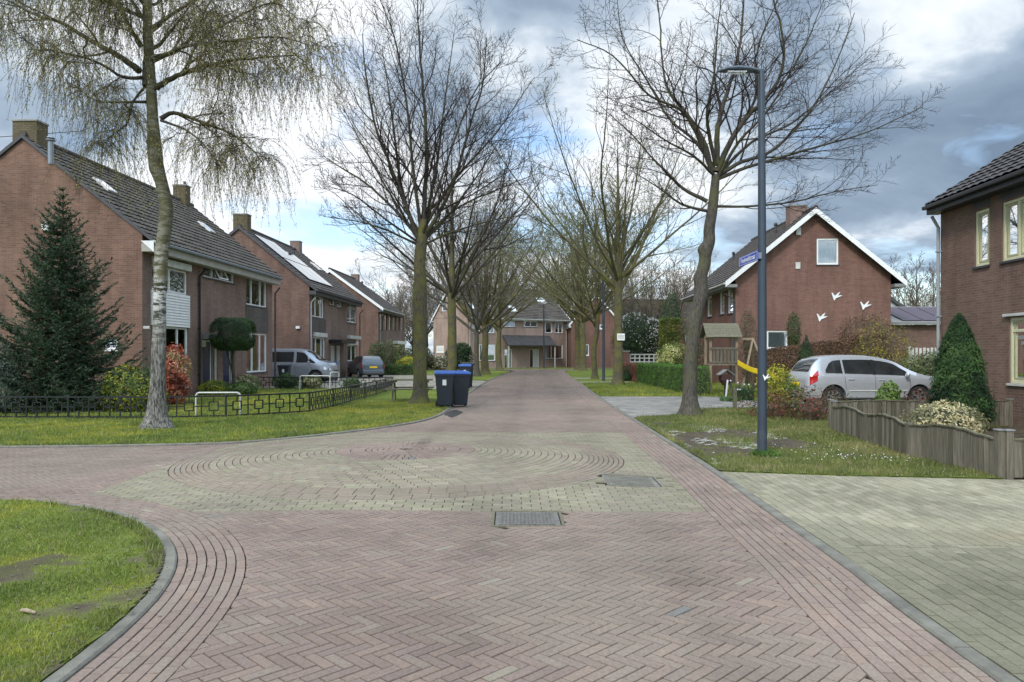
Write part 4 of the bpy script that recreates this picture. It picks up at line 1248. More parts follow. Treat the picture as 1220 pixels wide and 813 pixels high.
# ---- the three big trees whose limbs can be followed one by one
def px(pts, Y, dys=None):
    return [Vector(A(u, v, Y + (dys[i] if dys else 0))) for i, (u, v) in enumerate(pts)]
def bigtree(name, label, base, trunk, rads, limbs, tree, barkm, twigm, cat='tree', group=None, flare=1.0, lumps=(), seed=0):
    Y = base[1]; loc = (base[0], base[1], 0)
    root = thing(name, label, cat, loc, 0, group)
    tp = px(trunk, Y)
    tp[0].z = -.03
    trunk_mesh(tp, rads, loc, barkm, root, seed, lumps=lumps, flare=flare)
    tree.limbs.append((tp, rads))
    for (pp, r0, depth, n) in limbs:
        m_ = len(pp); dys = [depth * (i / (m_ - 1)) for i in range(m_)]
        tree.limb(px(pp, Y, dys), r0, max(.008, r0 * .16), 0, n)
    return root, tree, loc
g = random.Random(3)
f7 = lambda L: [(640 + x / 2.54, y / 2.54) for x, y in L]

# right hand maple-like bare tree beside the lamp post
b7 = G(822, 496)
T7 = Tree(21, up=.03, wob=.14, cnt=(12, 8, 4), ang=(42, 46, 46), ratio=(.40, .52, .6), segs=(6, 4, 3), rmin=.0046, t0=.16)
limbs = [
    (f7([(545, 500), (545, 400), (560, 330), (590, 230), (615, 130), (625, 0), (628, -90)]), .085, .6, 16),
    (f7([(545, 520), (590, 420), (640, 350), (690, 300), (735, 230), (745, 130), (715, 0), (700, -60)]), .085, -.8, 15),
    (f7([(550, 530), (620, 490), (720, 450), (830, 330), (900, 200), (960, 40)]), .065, .9, 14),
    (f7([(550, 540), (640, 505), (760, 470), (900, 430), (1000, 400), (1165, 325)]), .055, -.5, 14),
    (f7([(540, 625), (640, 625), (780, 610), (905, 580), (1030, 560)]), .04, .3, 10),
    (f7([(530, 520), (500, 420), (440, 330), (400, 280), (380, 200), (370, 60), (360, -40)]), .07, .8, 14),
    (f7([(525, 510), (480, 400), (430, 330), (340, 290), (230, 170), (120, 120)]), .06, -.9, 14),
    (f7([(515, 610), (440, 570), (390, 520), (340, 470), (280, 400), (190, 320)]), .055, .4, 12),
    (f7([(520, 640), (440, 620), (370, 570), (290, 520)]), .045, -.6, 8),
    (f7([(540, 500), (520, 400), (515, 330), (535, 230), (545, 100), (560, -30)]), .06, -1.6, 13),
    (f7([(545, 520), (600, 400), (660, 300), (660, 180), (700, 60), (760, -60)]), .06, 2.2, 13),
    (f7([(540, 520), (480, 430), (400, 360), (330, 240), (260, 120), (240, -20)]), .055, 2.0, 13),
    (f7([(548, 530), (650, 430), (760, 380), (860, 300), (1000, 180)]), .05, 2.4, 12),
    (f7([(545, 540), (610, 430), (700, 330), (800, 160), (860, 20)]), .05, -2.2, 12),
    (f7([(535, 530), (470, 470), (380, 420), (250, 330)]), .045, -2.2, 11),
]
root, tr, loc = bigtree('bare_tree', 'large bare tree with crooked grey trunk, spreading over the street lamp on the right verge', b7,
    [(822, 497), (822, 460), (824, 420), (828, 385), (834, 352), (836, 325), (841, 303), (845, 288), (845, 272), (848, 254), (850, 238), (853, 208)], [.22, .185, .17, .165, .152, .148, .152, .155, .145, .14, .13, .10], limbs, T7, M['bark_grey'], None,
    group='bare trees along the street', lumps=[(4.35, 3.3, .8), (3.9, .2, .4), (3.2, .2, .5), (2.4, 3.0, .4), (3.6, 3.1, .4)], seed=3)
tr.crown(M['twig'], root, loc, bark=M['bark_dark'])

# left hand vase shaped bare tree by the picnic table
b2 = G(500, 482)
T2 = Tree(22, up=.07, wob=.12, cnt=(13, 8, 4), ang=(36, 42, 44), ratio=(.42, .52, .62), segs=(6, 4, 3), rmin=.0055, t0=.12)
limbs = [
    ([(502, 290), (506, 240), (508, 180), (505, 120), (500, 60), (497, -8)], .10, .0, 16),
    ([(500, 292), (484, 245), (466, 200), (447, 150), (436, 90), (432, 40)], .08, -1.2, 15),
    ([(500, 285), (470, 250), (435, 218), (400, 196), (385, 185)], .06, .5, 13),
    ([(498, 292), (465, 276), (430, 265), (385, 258)], .045, -.6, 10),
    ([(498, 282), (480, 230), (471, 170), (463, 110), (455, 55)], .07, 1.3, 14),
    ([(504, 285), (525, 250), (545, 205), (560, 150), (575, 100), (580, 45)], .08, -1.0, 15),
    ([(505, 272), (540, 215), (590, 160), (637, 92)], .065, .7, 14),
    ([(506, 282), (545, 248), (595, 225), (645, 205)], .05, -.5, 12),
    ([(504, 276), (520, 200), (530, 120), (541, 38)], .065, 2.0, 14),
    ([(501, 270), (492, 200), (484, 120), (470, 45), (452, -2)], .065, -2.2, 14),
    ([(503, 288), (530, 262), (575, 200), (612, 140)], .055, 2.6, 13),
    ([(500, 288), (470, 240), (430, 170), (405, 120)], .055, 2.4, 13),
    ([(500, 290), (460, 262), (420, 232), (390, 222)], .045, -2.6, 10),
    ([(504, 292), (540, 276), (590, 262), (630, 255)], .04, -2.2, 10),
    ([(502, 285), (520, 230), (560, 120), (600, 70)], .055, -2.5, 13),
]
root, tr, loc = bigtree('bare_tree', 'tall vase-shaped bare tree with mossy trunk beside the wheelie bins', b2,
    [(500, 484), (500, 460), (500, 410), (501, 360), (500, 318), (502, 292), (505, 262)], [.25, .215, .20, .195, .19, .185, .15], limbs, T2, M['bark_moss'], None,
    group='bare trees along the street', lumps=[(3.4, 3.2, .35), (2.2, .4, .2)], seed=5)
tr.crown(M['twig'], root, loc, bark=M['bark_dark'])

# weeping birch
b1 = G(187, 512)
T1 = Tree(23, up=.02, wob=.2, cnt=(9, 5), ang=(50, 48), ratio=(.42, .5), segs=(6, 5), rmin=.007, t0=.2)
fb = lambda L: [(x / 2.71, y / 2.71) for x, y in L]
limbs = [
    (fb([(480, 280), (478, 150), (475, 0), (470, -120), (478, -260)]), .13, .2, 12),
    (fb([(505, 285), (545, 258), (605, 232), (680, 210), (760, 195), (860, 185), (960, 180)]), .07, -.4, 13),
    (fb([(518, 385), (560, 365), (650, 395), (740, 430), (810, 480), (850, 530)]), .055, .4, 10),
    (fb([(450, 230), (380, 180), (290, 130), (200, 75), (110, 45), (20, 0), (-60, -20)]), .075, .6, 14),
    (fb([(495, 185), (560, 170), (620, 120), (660, 40), (720, -60)]), .06, 1.0, 11),
    (fb([(455, 150), (420, 90), (375, 10), (330, -80)]), .06, -1.0, 11),
    (fb([(600, 232), (640, 140), (760, 60), (880, 10), (960, 60)]), .04, 1.4, 11),
    (fb([(470, 280), (430, 330), (410, 400), (370, 430), (330, 470)]), .03, -.5, 6),
    (fb([(478, 250), (400, 250), (310, 200), (200, 170), (90, 160)]), .045, -1.5, 10),
    (fb([(490, 200), (600, 150), (760, 130), (900, 120), (1010, 150)]), .045, -1.9, 12),
    (fb([(478, 100), (600, 20), (750, -60), (900, -40)]), .05, 1.8, 10),
    (fb([(470, 60), (330, 0), (200, -40), (60, -40)]), .05, 1.6, 10),
    (fb([(470, 20), (380, -80), (240, -120)]), .05, -1.2, 9),
    (fb([(520, 390), (600, 420), (660, 470), (700, 520)]), .03, -1.0, 6),
    (fb([(472, 330), (400, 330), (330, 330), (250, 300)]), .035, 1.5, 8),
]
root, tr, loc = bigtree('birch_tree', 'weeping birch with white and mossy bark and hanging yellowish catkins on the left verge', b1,
    [(187, 514), (188, 470), (190, 400), (190, 345), (193, 300), (197, 262), (197, 240), (190, 208), (185, 187), (183, 150), (180, 100), (177, 50), (175, 0), (173, -70)], [.23, .165, .128, .124, .135, .145, .142, .13, .15, .11, .105, .10, .09, .075], limbs, T1, M['bark_birch'], None, cat='birch tree', lumps=[(3.1, .2, .25), (5.5, 3.2, .45)], seed=9, flare=1.3)
gb_ = random.Random(77); hang = []; leafC = []
src = [(p, r) for p, r in tr.limbs[1:]] + tr.thick + tr.thin
for P_, r_ in src:
    n_ = 17 if len(P_) > 12 else (8 if (P_, r_) in tr.thick else 4)
    for i in range(n_):
        f = gb_.uniform(.15, 1) ** .7 * (len(P_) - 1); j = min(int(f), len(P_) - 2); p = Vector(P_[j]).lerp(Vector(P_[j + 1]), f - j)
        if p.z < 3.6: continue
        Lh = min(gb_.uniform(.35, 1.9), p.z - 3.3); d = Vector((gb_.gauss(0, .5), gb_.gauss(0, .5), gb_.uniform(-.1, .5))).normalized()
        m_ = 7; pts = [p.copy()]; sw = Vector((gb_.gauss(0, .1), gb_.gauss(0, .1), 0))
        for k in range(m_):
            d = (d + Vector((0, 0, -.55)) + sw + Vector((gb_.gauss(0, .08), gb_.gauss(0, .08), 0))).normalized(); p = p + d * Lh / m_; pts.append(p)
        hang.append(([tuple(q) for q in pts], [.0042 - .0003 * k for k in range(m_ + 1)]))
        for k in range(int(Lh * 17)):
            f2 = gb_.uniform(.12, 1) * m_; j2 = min(int(f2), m_ - 1); q = pts[j2].lerp(pts[j2 + 1], f2 - j2)
            leafC.append((q.x + gb_.gauss(0, .018), q.y + gb_.gauss(0, .018), q.z - .02))
crown = tr.crown(M['twig_birch'], root, loc, bark=M['bark_dark'])
V, F = tube_batch(hang, 3)
npmesh('hanging_twigs', V - np.array(loc), F, M['twig_birch'], crown, uv=False)
C = np.array(leafC) - np.array(loc)
V, F = leafquads(C, .022, 1.6, None, RNG, droop=2.5)
npmesh('catkins', V, F, M['leaf'], crown, tone=tones(len(C), [(.20, .18, .06), (.28, .25, .08), (.36, .32, .11), (.16, .15, .06)], C=C), uv=False)
print('birch', len(hang), len(C))

# ---- street trees further on: vase shaped crowns, some budding
def street_tree(label, x, y, H, hs, rt, spread, seed, barkm, twigm, bud=0, budcol=None, nl=11, cnt=(9, 6, 4), low=0, name='street_tree', group='bare trees along the street', up=.08, rmin=.009, angmin=14, angmax=42, lean=0):
    g = random.Random(seed)
    T = Tree(seed, up=up, wob=.15, cnt=cnt, ang=(34, 38, 40), ratio=(.42, .5, .6), segs=(5, 4, 3)[:len(cnt)], rmin=rmin, t0=.14)
    root = thing(name, label, 'tree', (x, y, 0), 0, group)
    tp = [Vector((x, y, -.03)), Vector((x + g.gauss(0, .05), y, hs * .5)), Vector((x + g.gauss(0, .06) + lean, y, hs)), Vector((x + lean * 1.4, y, hs + (H - hs) * .4)), Vector((x + lean * 1.5, y, H * .96))]
    rd = [rt * 1.1, rt * .95, rt * .85, rt * .38, .015]
    trunk_mesh(tp, rd, (x, y, 0), barkm, root, seed, sides=10, lumps=[(hs * .8, g.uniform(0, 6), .3)])
    T.limbs.append((tp[:3], rd[:3])); T.limb(tp[2:], rd[2], .012, 0, cnt[0] + 6, .8)
    az = g.uniform(0, 6)
    for i in range(nl):
        az += 2.4; a = R(g.uniform(angmin, angmax)); L = (H - hs) * g.uniform(.75, 1.0) / max(.75, math.cos(a) ** .5)
        d = Vector((math.cos(az) * math.sin(a) * spread, math.sin(az) * math.sin(a) * spread, math.cos(a))).normalized()
        p0 = Vector((x + lean, y, hs + g.uniform(-.25, .9))); P_ = [p0]; p = p0
        for k in range(5):
            d = (d + Vector((g.gauss(0, .06), g.gauss(0, .06), .05))).normalized(); p = p + d * L / 5; P_.append(p)
        T.limb(P_, rt * g.uniform(.3, .48), .012, 0)
    for i in range(low):
        az += 2.0; a = R(g.uniform(60, 80)); d = Vector((math.cos(az) * math.sin(a), math.sin(az) * math.sin(a), math.cos(a)))
        p0 = Vector((x, y, hs - g.uniform(0, .6))); T.limb([p0, p0 + d * 1.2, p0 + d * 2.4 + Vector((0, 0, .3))], rt * .25, .01, 0)
    c = T.crown(twigm, root, (x, y, 0), bark=M['bark_dark'] if twigm == M['twig'] else barkm)
    if bud:
        g2 = np.random.default_rng(seed); tips = T.tips
        idx = g2.integers(0, len(tips), bud); C = np.array([tuple(tips[i][-1 - int(k)]) for i, k in zip(idx, g2.integers(0, 2, bud))]) + g2.normal(0, .05, (bud, 3)) - np.array((x, y, 0))
        V, F = leafquads(C, .05 if y < 45 else .075, 1.4, None, g2)
        npmesh('buds', V, F, M['leaf'], c, tone=tones(len(C), budcol, g2), uv=False)
    return root
BUD = [(.12, .15, .03), (.17, .20, .05), (.22, .23, .07)]
BUD2 = [(.16, .18, .05), (.21, .22, .07), (.26, .25, .09)]
x, y = -2.85, 35.0
street_tree('bare tree with forked mossy trunk standing behind the wheelie bins', x, y, 11.6, 4.4, .22, 1.15, 31, M['bark_moss'], M['twig'], nl=11, cnt=(8, 6, 3), rmin=.0072, angmin=20, angmax=62, low=2)
x, y = G(736, 460)
street_tree('budding tree with a small white notice on its trunk by the hedge', x, y, 13.2, 4.6, .23, 1.1, 32, M['bark_moss'], M['twig_olive'], 2600, BUD, nl=14, cnt=(9, 6, 3), rmin=.008, angmin=12, angmax=52)
nb = thing('notice_board', 'small white notice fixed on a tree trunk beside the red hedge', 'notice', (x + .12, y - .27, 2.45))
mbn = MB(); mbn.box(-.19, -.012, -.17, .19, .012, .17); mbn.build('panel', M['white'], nb, bevel=.004)
mbn = MB(); mbn.box(-.14, -.016, -.10, .14, -.0125, .10); mbn.build('sheet', M['offwhite'], nb)
for (u, v, H, hs, rt, sd, bk, tw, bud, lab) in (
    (568.5, 449, 12.6, 3.2, .18, 33, 'bark_grey', 'twig_brown', 900, 'slim grey-trunked tree, left one of three trees close together on the left verge'),
    (578.4, 446.7, 13.4, 3.0, .27, 34, 'bark_moss', 'twig_olive', 4200, 'mossy pollarded tree in the middle of three trees close together on the left verge'),
    (595, 440.5, 16.0, 4.0, .28, 35, 'bark_moss', 'twig_olive', 4200, 'mossy tree nearest the canopied doorway, farthest of the left verge trees'),
    (709, 452, 11.5, 3.6, .17, 36, 'bark_moss', 'twig_olive', 2200, 'slender mossy tree just left of the far dark street lamp'),
    (694.6, 442.3, 16.0, 4.6, .30, 37, 'bark_moss', 'twig_olive', 5200, 'stout mossy tree, right one of the close pair where the road ends'),
    (688.4, 441.2, 16.6, 4.6, .28, 38, 'bark_moss', 'twig_olive', 5200, 'stout mossy tree, left one of the close pair where the road ends')):
    x, y = G(u, v)
    street_tree(lab, x, y, H, hs, rt, 1.15, sd, M[bk], M[tw], bud, BUD2, nl=13, cnt=(8, 6, 3), rmin=.0105, angmin=10, angmax=60, up=.03)

# ---- background trees (share meshes, turned and scaled)
def backtree(kind, seed, H, twigm, barkm):
    return street_tree('x', 0, 0, H, H * .22, .22, 1.25, seed, barkm, twigm, nl=12, cnt=(8, 6, 3), rmin=.02, angmin=12, angmax=55, name='background_tree', group='bare trees behind the houses')
protos = [backtree(0, 51, 13, M['twig_brown'], M['bark_dark']), backtree(1, 52, 12, M['twig_olive'], M['bark_dark']), backtree(2, 53, 13, M['twig_brown'], M['bark_grey'])]
BT = [  # u, distance, top row, proto, label
    (462, 92, 345, 0, 'brown bare tree just right of the third left house roof'),
    (476, 98, 338, 2, 'brown bare tree in the gap between the third house and the white-edged gable'),
    (492, 104, 343, 1, 'olive bare tree behind the tallest trunk on the left verge'),
    (508, 110, 300, 0, 'tall bare tree rising behind the white-edged gable'),
    (543, 108, 318, 2, 'bare tree behind the terrace roof, left part'),
    (640, 112, 318, 0, 'bare tree behind the terrace chimney'),
    (668, 108, 300, 1, 'olive bare tree behind the end of the road'),
    (715, 112, 298, 1, 'olive bare tree above the right far roof'),
    (752, 100, 318, 2, 'bare tree above the white-flowering shrub'),
    (776, 95, 308, 0, 'bare tree left of the dark evergreen'),
    (803, 88, 305, 2, 'bare tree right of the dark evergreen'),
    (1092, 75, 303, 2, 'bare tree seen between the goose gable and the near right house'),
    (1112, 84, 318, 0, 'smaller bare tree beside the grey downpipe of the near right house'),
]
for i, (u, Y, v, k, lab) in enumerate(BT):
    src_ = protos[k]
    first = not src_.get('used')
    o = src_ if first else copy_tree(src_)
    src_['used'] = 1
    Ht = EYE + (HOR - v) * Y / FOC; s_ = Ht / (13, 12, 13)[k]
    o.location = ((u - 610) * Y / FOC, Y, 0); o.scale = (s_, s_, s_); o.rotation_euler = (0, 0, i * 1.7)
    o['label'] = lab
for o in list(bpy.data.objects):
    if 'used' in o.keys(): del o['used']

# ---- spruce with drooping whorls
def spruce(loc, H, R0, seed, label):
    g = random.Random(seed); root = thing('spruce_tree', label, 'spruce', loc)
    mb = MB(); mb.tube([(0, 0, 0), (0, 0, H * .5), (.03, 0, H)], [.11, .06, .008], 8); mb.build('trunk', M['bark_dark'], root, smooth=True)
    tw, C, D = [], [], []
    z = .15
    while z < H - .1:
        t = z / H; rr = R0 * (1 - t) ** .95 + .05; nb_ = int(9 + 6 * (1 - t)) if t < .85 else 6; a0 = g.uniform(0, 6)
        for i in range(nb_):
            a = a0 + i * 6.283 / nb_ + g.gauss(0, .15); L = rr * g.uniform(.62, 1.22); up = .75 * t + g.uniform(-.05, .12)
            pts = []; m_ = 6
            for k in range(m_ + 1):
                s = k / m_; pts.append(Vector((math.cos(a) * L * s, math.sin(a) * L * s, z + L * (up * s - .28 * (1 - t) * math.sin(s * 2.6) + .18 * s ** 3))))
            tw.append(([tuple(q) for q in pts], [.014 - .0018 * k for k in range(m_ + 1)]))
            nt = int(L * 17) + 3
            for q in range(nt):                       # side sprays
                f = (q + g.random()) / nt * m_; f = max(.6, f); j = min(int(f), m_ - 1); p = pts[j].lerp(pts[j + 1], f - j); d = (pts[j + 1] - pts[j]).normalized()
                sd = d.cross(Vector((0, 0, 1))).normalized() * g.choice((-1, 1)); dd = (d * .75 + sd * .75 + Vector((0, 0, g.uniform(-.35, .15)))).normalized()
                l2 = (.34 * (1 - f / m_) + .13) * min(1.2, L) * g.uniform(.7, 1.2)
                tw.append(([tuple(p), tuple(p + dd * l2)], [.004, .002]))
                for w_ in range(int(l2 * 62) + 2):
                    s = (w_ + g.random()) / (int(l2 * 62) + 2); c = p + dd * l2 * s; C.append(tuple(c)); D.append(tuple(dd + Vector((g.gauss(0, .6), g.gauss(0, .6), g.gauss(0, .6)))))
        z += .17 + .05 * t
    V, F = tube_batch(tw, 3)
    br = npmesh('branches', V, F, M['twig_brown'], root, uv=False)
    C = np.array(C); D = np.array(D); D /= np.linalg.norm(D, axis=1)[:, None]; n = len(C)
    x = np.cross(D, RNG.normal(0, 1, (n, 3))); x /= np.linalg.norm(x, axis=1)[:, None]
    s = RNG.uniform(.7, 1.3, n)[:, None]
    V = np.stack([C - x * .013 * s, C + x * .013 * s, C + D * .070 * s], 1).reshape(-1, 3)
    rad = np.hypot(C[:, 0], C[:, 1])
    T = tones(n, [(.012, .036, .014), (.020, .052, .020), (.034, .074, .030), (.060, .105, .055)], vary=.2, k=3, C=C)
    npmesh('needles', V, np.arange(n * 3).reshape(-1, 3), M['needle'], br, tone=T, uv=False)
    print('spruce', n)
    return root
spruce(A(74, 422, 20.6)[:2] + (0,), 6.25, 2.15, 5, 'dark green spruce with drooping branches behind the black garden fence')
# ---------------------------------------------------------------- houses
class House:
    """local frame: near facade corner at the origin, ridge along +y, s = side on which the house lies"""
    def __init__(h, name, label, c, rot, s, W, L, eave, ridge, wallm, tile, group=None, oe=.40, og=.10, gable_mat=None):
        h.root = thing(name, label, 'house', (c[0], c[1], -.02), rot, group)
        h.c, h.r, h.s, h.W, h.L, h.e, h.R = c, rot, s, W, L, eave, ridge
        h.wallm, h.tile, h.oe, h.og, h.gm = wallm, tile, oe, og, gable_mat
        h.fr = {'facade': Fr((0, 0, 0), (0, 1, 0), (-s, 0, 0)), 'gable': Fr((0, 0, 0), (s, 0, 0), (0, -1, 0)),
                'back': Fr((s * W, 0, 0), (0, 1, 0), (s, 0, 0)), 'far': Fr((0, L, 0), (s, 0, 0), (0, 1, 0))}
        h.op = {k: [] for k in h.fr}
        h.roof = None
    def _ax(h, wall):
        a = math.sin(h.r), math.cos(h.r)
        if wall == 'facade': return (h.c[0], h.c[1]), (-a[0], a[1])
        if wall == 'far': return (h.c[0] - a[0] * h.L, h.c[1] + a[1] * h.L), (h.s * a[1], h.s * a[0])
        return (h.c[0], h.c[1]), (h.s * a[1], h.s * a[0])
    def U(h, wall, u):
        (px_, py_), (dx, dy) = h._ax(wall); t = (u - 610) / FOC
        return (t * py_ - px_) / (dx - t * dy)
    def Z(h, wall, v, uu):
        (px_, py_), (dx, dy) = h._ax(wall)
        return EYE + (HOR - v) * (py_ + dy * uu) / FOC
    def rect(h, wall, x0, y0, x1, y1):
        a, b = sorted((h.U(wall, x0), h.U(wall, x1))); m = (a + b) / 2
        return a, h.Z(wall, y1, m), b, h.Z(wall, y0, m)
    def window(h, wall, r, mull=(), frame='white', curtain=None, transom=None, px=True, sill=True, glass='glass', shutter=None, fw=.065, label=None, open_=None, fr2=None):
        u0, z0, u1, z1 = h.rect(wall, *r) if px else r
        h.op[wall].append((u0, z0, u1, z1))
        F_ = h.fr[wall]; mb = MB(); a, b = -.105, -.035
        mb.fbox(F_, u0, z0, a, u1, z0 + fw, b); mb.fbox(F_, u0, z1 - fw, a, u1, z1, b)
        mb.fbox(F_, u0, z0 + fw, a, u0 + fw, z1 - fw, b); mb.fbox(F_, u1 - fw, z0 + fw, a, u1, z1 - fw, b)
        xs = [u0 + fw] + [u0 + (u1 - u0) * m_ for m_ in mull] + [u1 - fw]
        for m_ in mull:
            x = u0 + (u1 - u0) * m_; mb.fbox(F_, x - fw * .5, z0 + fw, a, x + fw * .5, z1 - fw, b - .004)
        if transom: 
            zt = z0 + (z1 - z0) * transom; mb.fbox(F_, u0 + fw, zt - fw * .45, a, u1 - fw, zt + fw * .45, b - .008)
        if fr2:                                         # inner sash in a second colour
            for i in range(len(xs) - 1):
                p0, p1 = xs[i] + .03, xs[i + 1] - .03; w_ = .05; q0, q1 = z0 + fw + .01, z1 - fw - .01
                for bx in ((p0, q0, p1, q0 + w_), (p0, q1 - w_, p1, q1), (p0, q0 + w_, p0 + w_, q1 - w_), (p1 - w_, q0 + w_, p1, q1 - w_)):
                    mb.fbox(F_, bx[0], bx[1], a + .01, bx[2], bx[3], b - .015, 1)
        fo = mb.build('window', [M[frame], M[fr2 or frame]], h.root, bevel=.004)
        if label: fo['label'] = label
        mb = MB(); mb.fbox(F_, u0 + fw * .6, z0 + fw * .6, -.085, u1 - fw * .6, z1 - fw * .6, -.075); mb.build('pane', M[glass], fo)
        if curtain:
            kind, spans = curtain
            for (f0, f1, g0, g1) in spans:
                mb = MB()
                x0, x1 = u0 + (u1 - u0) * f0, u0 + (u1 - u0) * f1; n = max(2, int(abs(x1 - x0) / .045)); zz0, zz1 = z0 + (z1 - z0) * g0, z0 + (z1 - z0) * g1
                P = [F_.p(x0 + (x1 - x0) * i / n, z_, -.118 + .012 * (i % 2)) for i in range(n + 1) for z_ in (zz0, zz1)]
                mb.add(P, [(2 * i, 2 * i + 2, 2 * i + 3, 2 * i + 1) for i in range(n)])
                mb.build('curtain', M[kind], fo)
        # dim room behind
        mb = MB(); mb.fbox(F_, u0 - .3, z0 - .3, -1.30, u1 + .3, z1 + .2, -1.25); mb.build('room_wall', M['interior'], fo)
        if sill:
            mb = MB(); mb.fbox(F_, u0 - .04, z0 - .055, -.09, u1 + .04, z0 - .002, .045); mb.build('sill', M['darkgrey' if sill is True else sill], fo, bevel=.004)
        if shutter:
            mb = MB(); mb.fbox(F_, u0 - .03, z1 + .01, .003, u1 + .03, z1 + .26, .17); mb.build('shutter_box', M[shutter], fo, bevel=.012)
        if open_ is not None:
            x0, x1 = open_; x0, x1 = u0 + (u1 - u0) * x0, u0 + (u1 - u0) * x1
            zb, zt = z0 + .05, z1 - .05; dd = .24; mb = MB()
            P = lambda x, z_: F_.p(x, z_, -.02 + dd * (zt - z_) / (zt - zb))
            for (a0, c0), (a1, c1) in (((x0, zb), (x1, zb)), ((x1, zb), (x1, zt)), ((x1, zt), (x0, zt)), ((x0, zt), (x0, zb))): mb.bar(P(a0, c0), P(a1, c1), .05, .04, F_.n)
            mb.build('open_sash', M[frame], fo)
        return (u0, z0, u1, z1)
    def door(h, wall, r, col='navy', frame='white', px=True, glassy=.0, label=None):
        u0, z0, u1, z1 = h.rect(wall, *r) if px else r
        z0 = .04; h.op[wall].append((u0, z0, u1, z1)); F_ = h.fr[wall]; fw = .06
        mb = MB(); a, b = -.105, -.035
        mb.fbox(F_, u0, z0, a, u0 + fw, z1, b, 1); mb.fbox(F_, u1 - fw, z0, a, u1, z1, b, 1); mb.fbox(F_, u0 + fw, z1 - fw, a, u1 - fw, z1, b, 1)
        sp = u0 + fw + (u1 - u0 - 2 * fw) * (1 - glassy)
        mb.fbox(F_, u0 + fw, z0, -.095, sp, z1 - fw, -.05, 0)
        for q in (.18, .55): mb.fbox(F_, u0 + fw + .12, z0 + (z1 - z0) * q, -.05, sp - .12, z0 + (z1 - z0) * (q + .3), -.042, 0)
        d = mb.build('door', [M[col], M[frame]], h.root, bevel=.004)
        if label: d['label'] = label
        mb = MB(); mb.fbox(F_, sp - .13, 1.0, -.05, sp - .10, 1.16, 0.0); mb.build('handle', M['chrome'], d, bevel=.004)
        if glassy:
            mb = MB(); mb.fbox(F_, sp + .03, z0 + .05, -.08, u1 - fw, z1 - fw, -.07); mb.build('side_light', M['glass'], d)
            mb = MB(); mb.fbox(F_, sp, z0, -.095, sp + .03, z1 - fw, -.045); mb.build('mullion', M[frame], d)
    def block(h, name, wall, r, d0, d1, mat, px=True, bevel=.006, label=None, parent=None, ribs=0):
        u0, z0, u1, z1 = h.rect(wall, *r) if px else r
        mb = MB(); F_ = h.fr[wall]
        if ribs:
            n = max(2, int((z1 - z0) / ribs)); hh = (z1 - z0) / n
            for i in range(n):
                a, b = z0 + i * hh, z0 + (i + 1) * hh - .006
                mb.hexa([F_.p(u0, a, d1), F_.p(u1, a, d1), F_.p(u1, a, d0), F_.p(u0, a, d0), F_.p(u0, b, d1 - .02), F_.p(u1, b, d1 - .02), F_.p(u1, b, d0), F_.p(u0, b, d0)])
        else: mb.fbox(F_, u0, z0, d0, u1, z1, d1)
        o = mb.build(name, M[mat], parent or h.root, bevel=0 if ribs else bevel)
        if label: o['label'] = label
        return o
    def walls(h, side_mats=None):
        mats = [h.wallm, h.gm or h.wallm]; mb = MB()
        for wall, F_ in h.fr.items():
            gable = wall in ('gable', 'far'); w_ = h.W if gable else h.L
            poly = [(0, 0), (w_, 0), (w_, h.e), (w_ / 2, h.R - .06), (0, h.e)] if gable else [(0, 0), (w_, 0), (w_, h.e), (0, h.e)]
            us = sorted({0, w_, w_ / 2} | {x for o in h.op[wall] for x in (o[0], o[2])}); zs = sorted({0, h.R, h.e} | {x for o in h.op[wall] for x in (o[1], o[3])})
            for i in range(len(us) - 1):
                for j in range(len(zs) - 1):
                    a, b, c_, d = us[i], us[i + 1], zs[j], zs[j + 1]; cu, cz = (a + b) / 2, (c_ + d) / 2
                    if not gable and cz > h.e: continue
                    if any(o[0] < cu < o[2] and o[1] < cz < o[3] for o in h.op[wall]): continue
                    cell = [(a, c_), (b, c_), (b, d), (a, d)]
                    if gable and d > h.e + 1e-6:
                        sl = (h.R - .06 - h.e) / (w_ / 2)
                        cell = clip(cell, (-sl, 1), h.e); 
                        if len(cell) >= 3: cell = clip(cell, (sl, 1), h.e + sl * w_)
                    if len(cell) < 3: continue
                    mb.add([F_.p(x, z_) for x, z_ in cell], [tuple(range(len(cell)))], 1 if gable else 0)
            for (a, c_, b, d) in h.op[wall]:
                for (p, q) in (((a, c_), (b, c_)), ((b, c_), (b, d)), ((b, d), (a, d)), ((a, d), (a, c_))):
                    mb.add([F_.p(*p), F_.p(*q), F_.p(q[0], q[1], -.11), F_.p(p[0], p[1], -.11)], [(0, 1, 2, 3)], 1 if gable else 0)
        h.wall = mb.build('wall', mats, h.root)
        # upstairs floor and ground floor keep the rooms dark
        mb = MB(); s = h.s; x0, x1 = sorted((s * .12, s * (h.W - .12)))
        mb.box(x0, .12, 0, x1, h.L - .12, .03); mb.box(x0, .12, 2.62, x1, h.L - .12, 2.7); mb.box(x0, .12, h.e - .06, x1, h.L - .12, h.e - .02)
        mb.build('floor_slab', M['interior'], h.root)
    def roofs(h, verge='white', verge_h=.22, tw=.30, tl=.335, amp=.026, step=.036, fascia='fascia_grey', fh=.28, gut='zinc', res=4):
        s, W, L = h.s, h.W, h.L
        sl = (h.R - h.e) / (W / 2); oe, og = h.oe, h.og
        zs = h.e - oe * sl; ns = math.sqrt(1 + sl * sl); SL = (W / 2 + oe) * ns
        nt = max(3, int(round((L + 2 * og) / tw))); tw_ = (L + 2 * og) / nt; nr = max(3, int(round(SL / tl))); tl_ = SL / nr
        V, Fq = [], []; k = 0
        prof = [0, .75, 1, .55] if res == 4 else [0, 1]
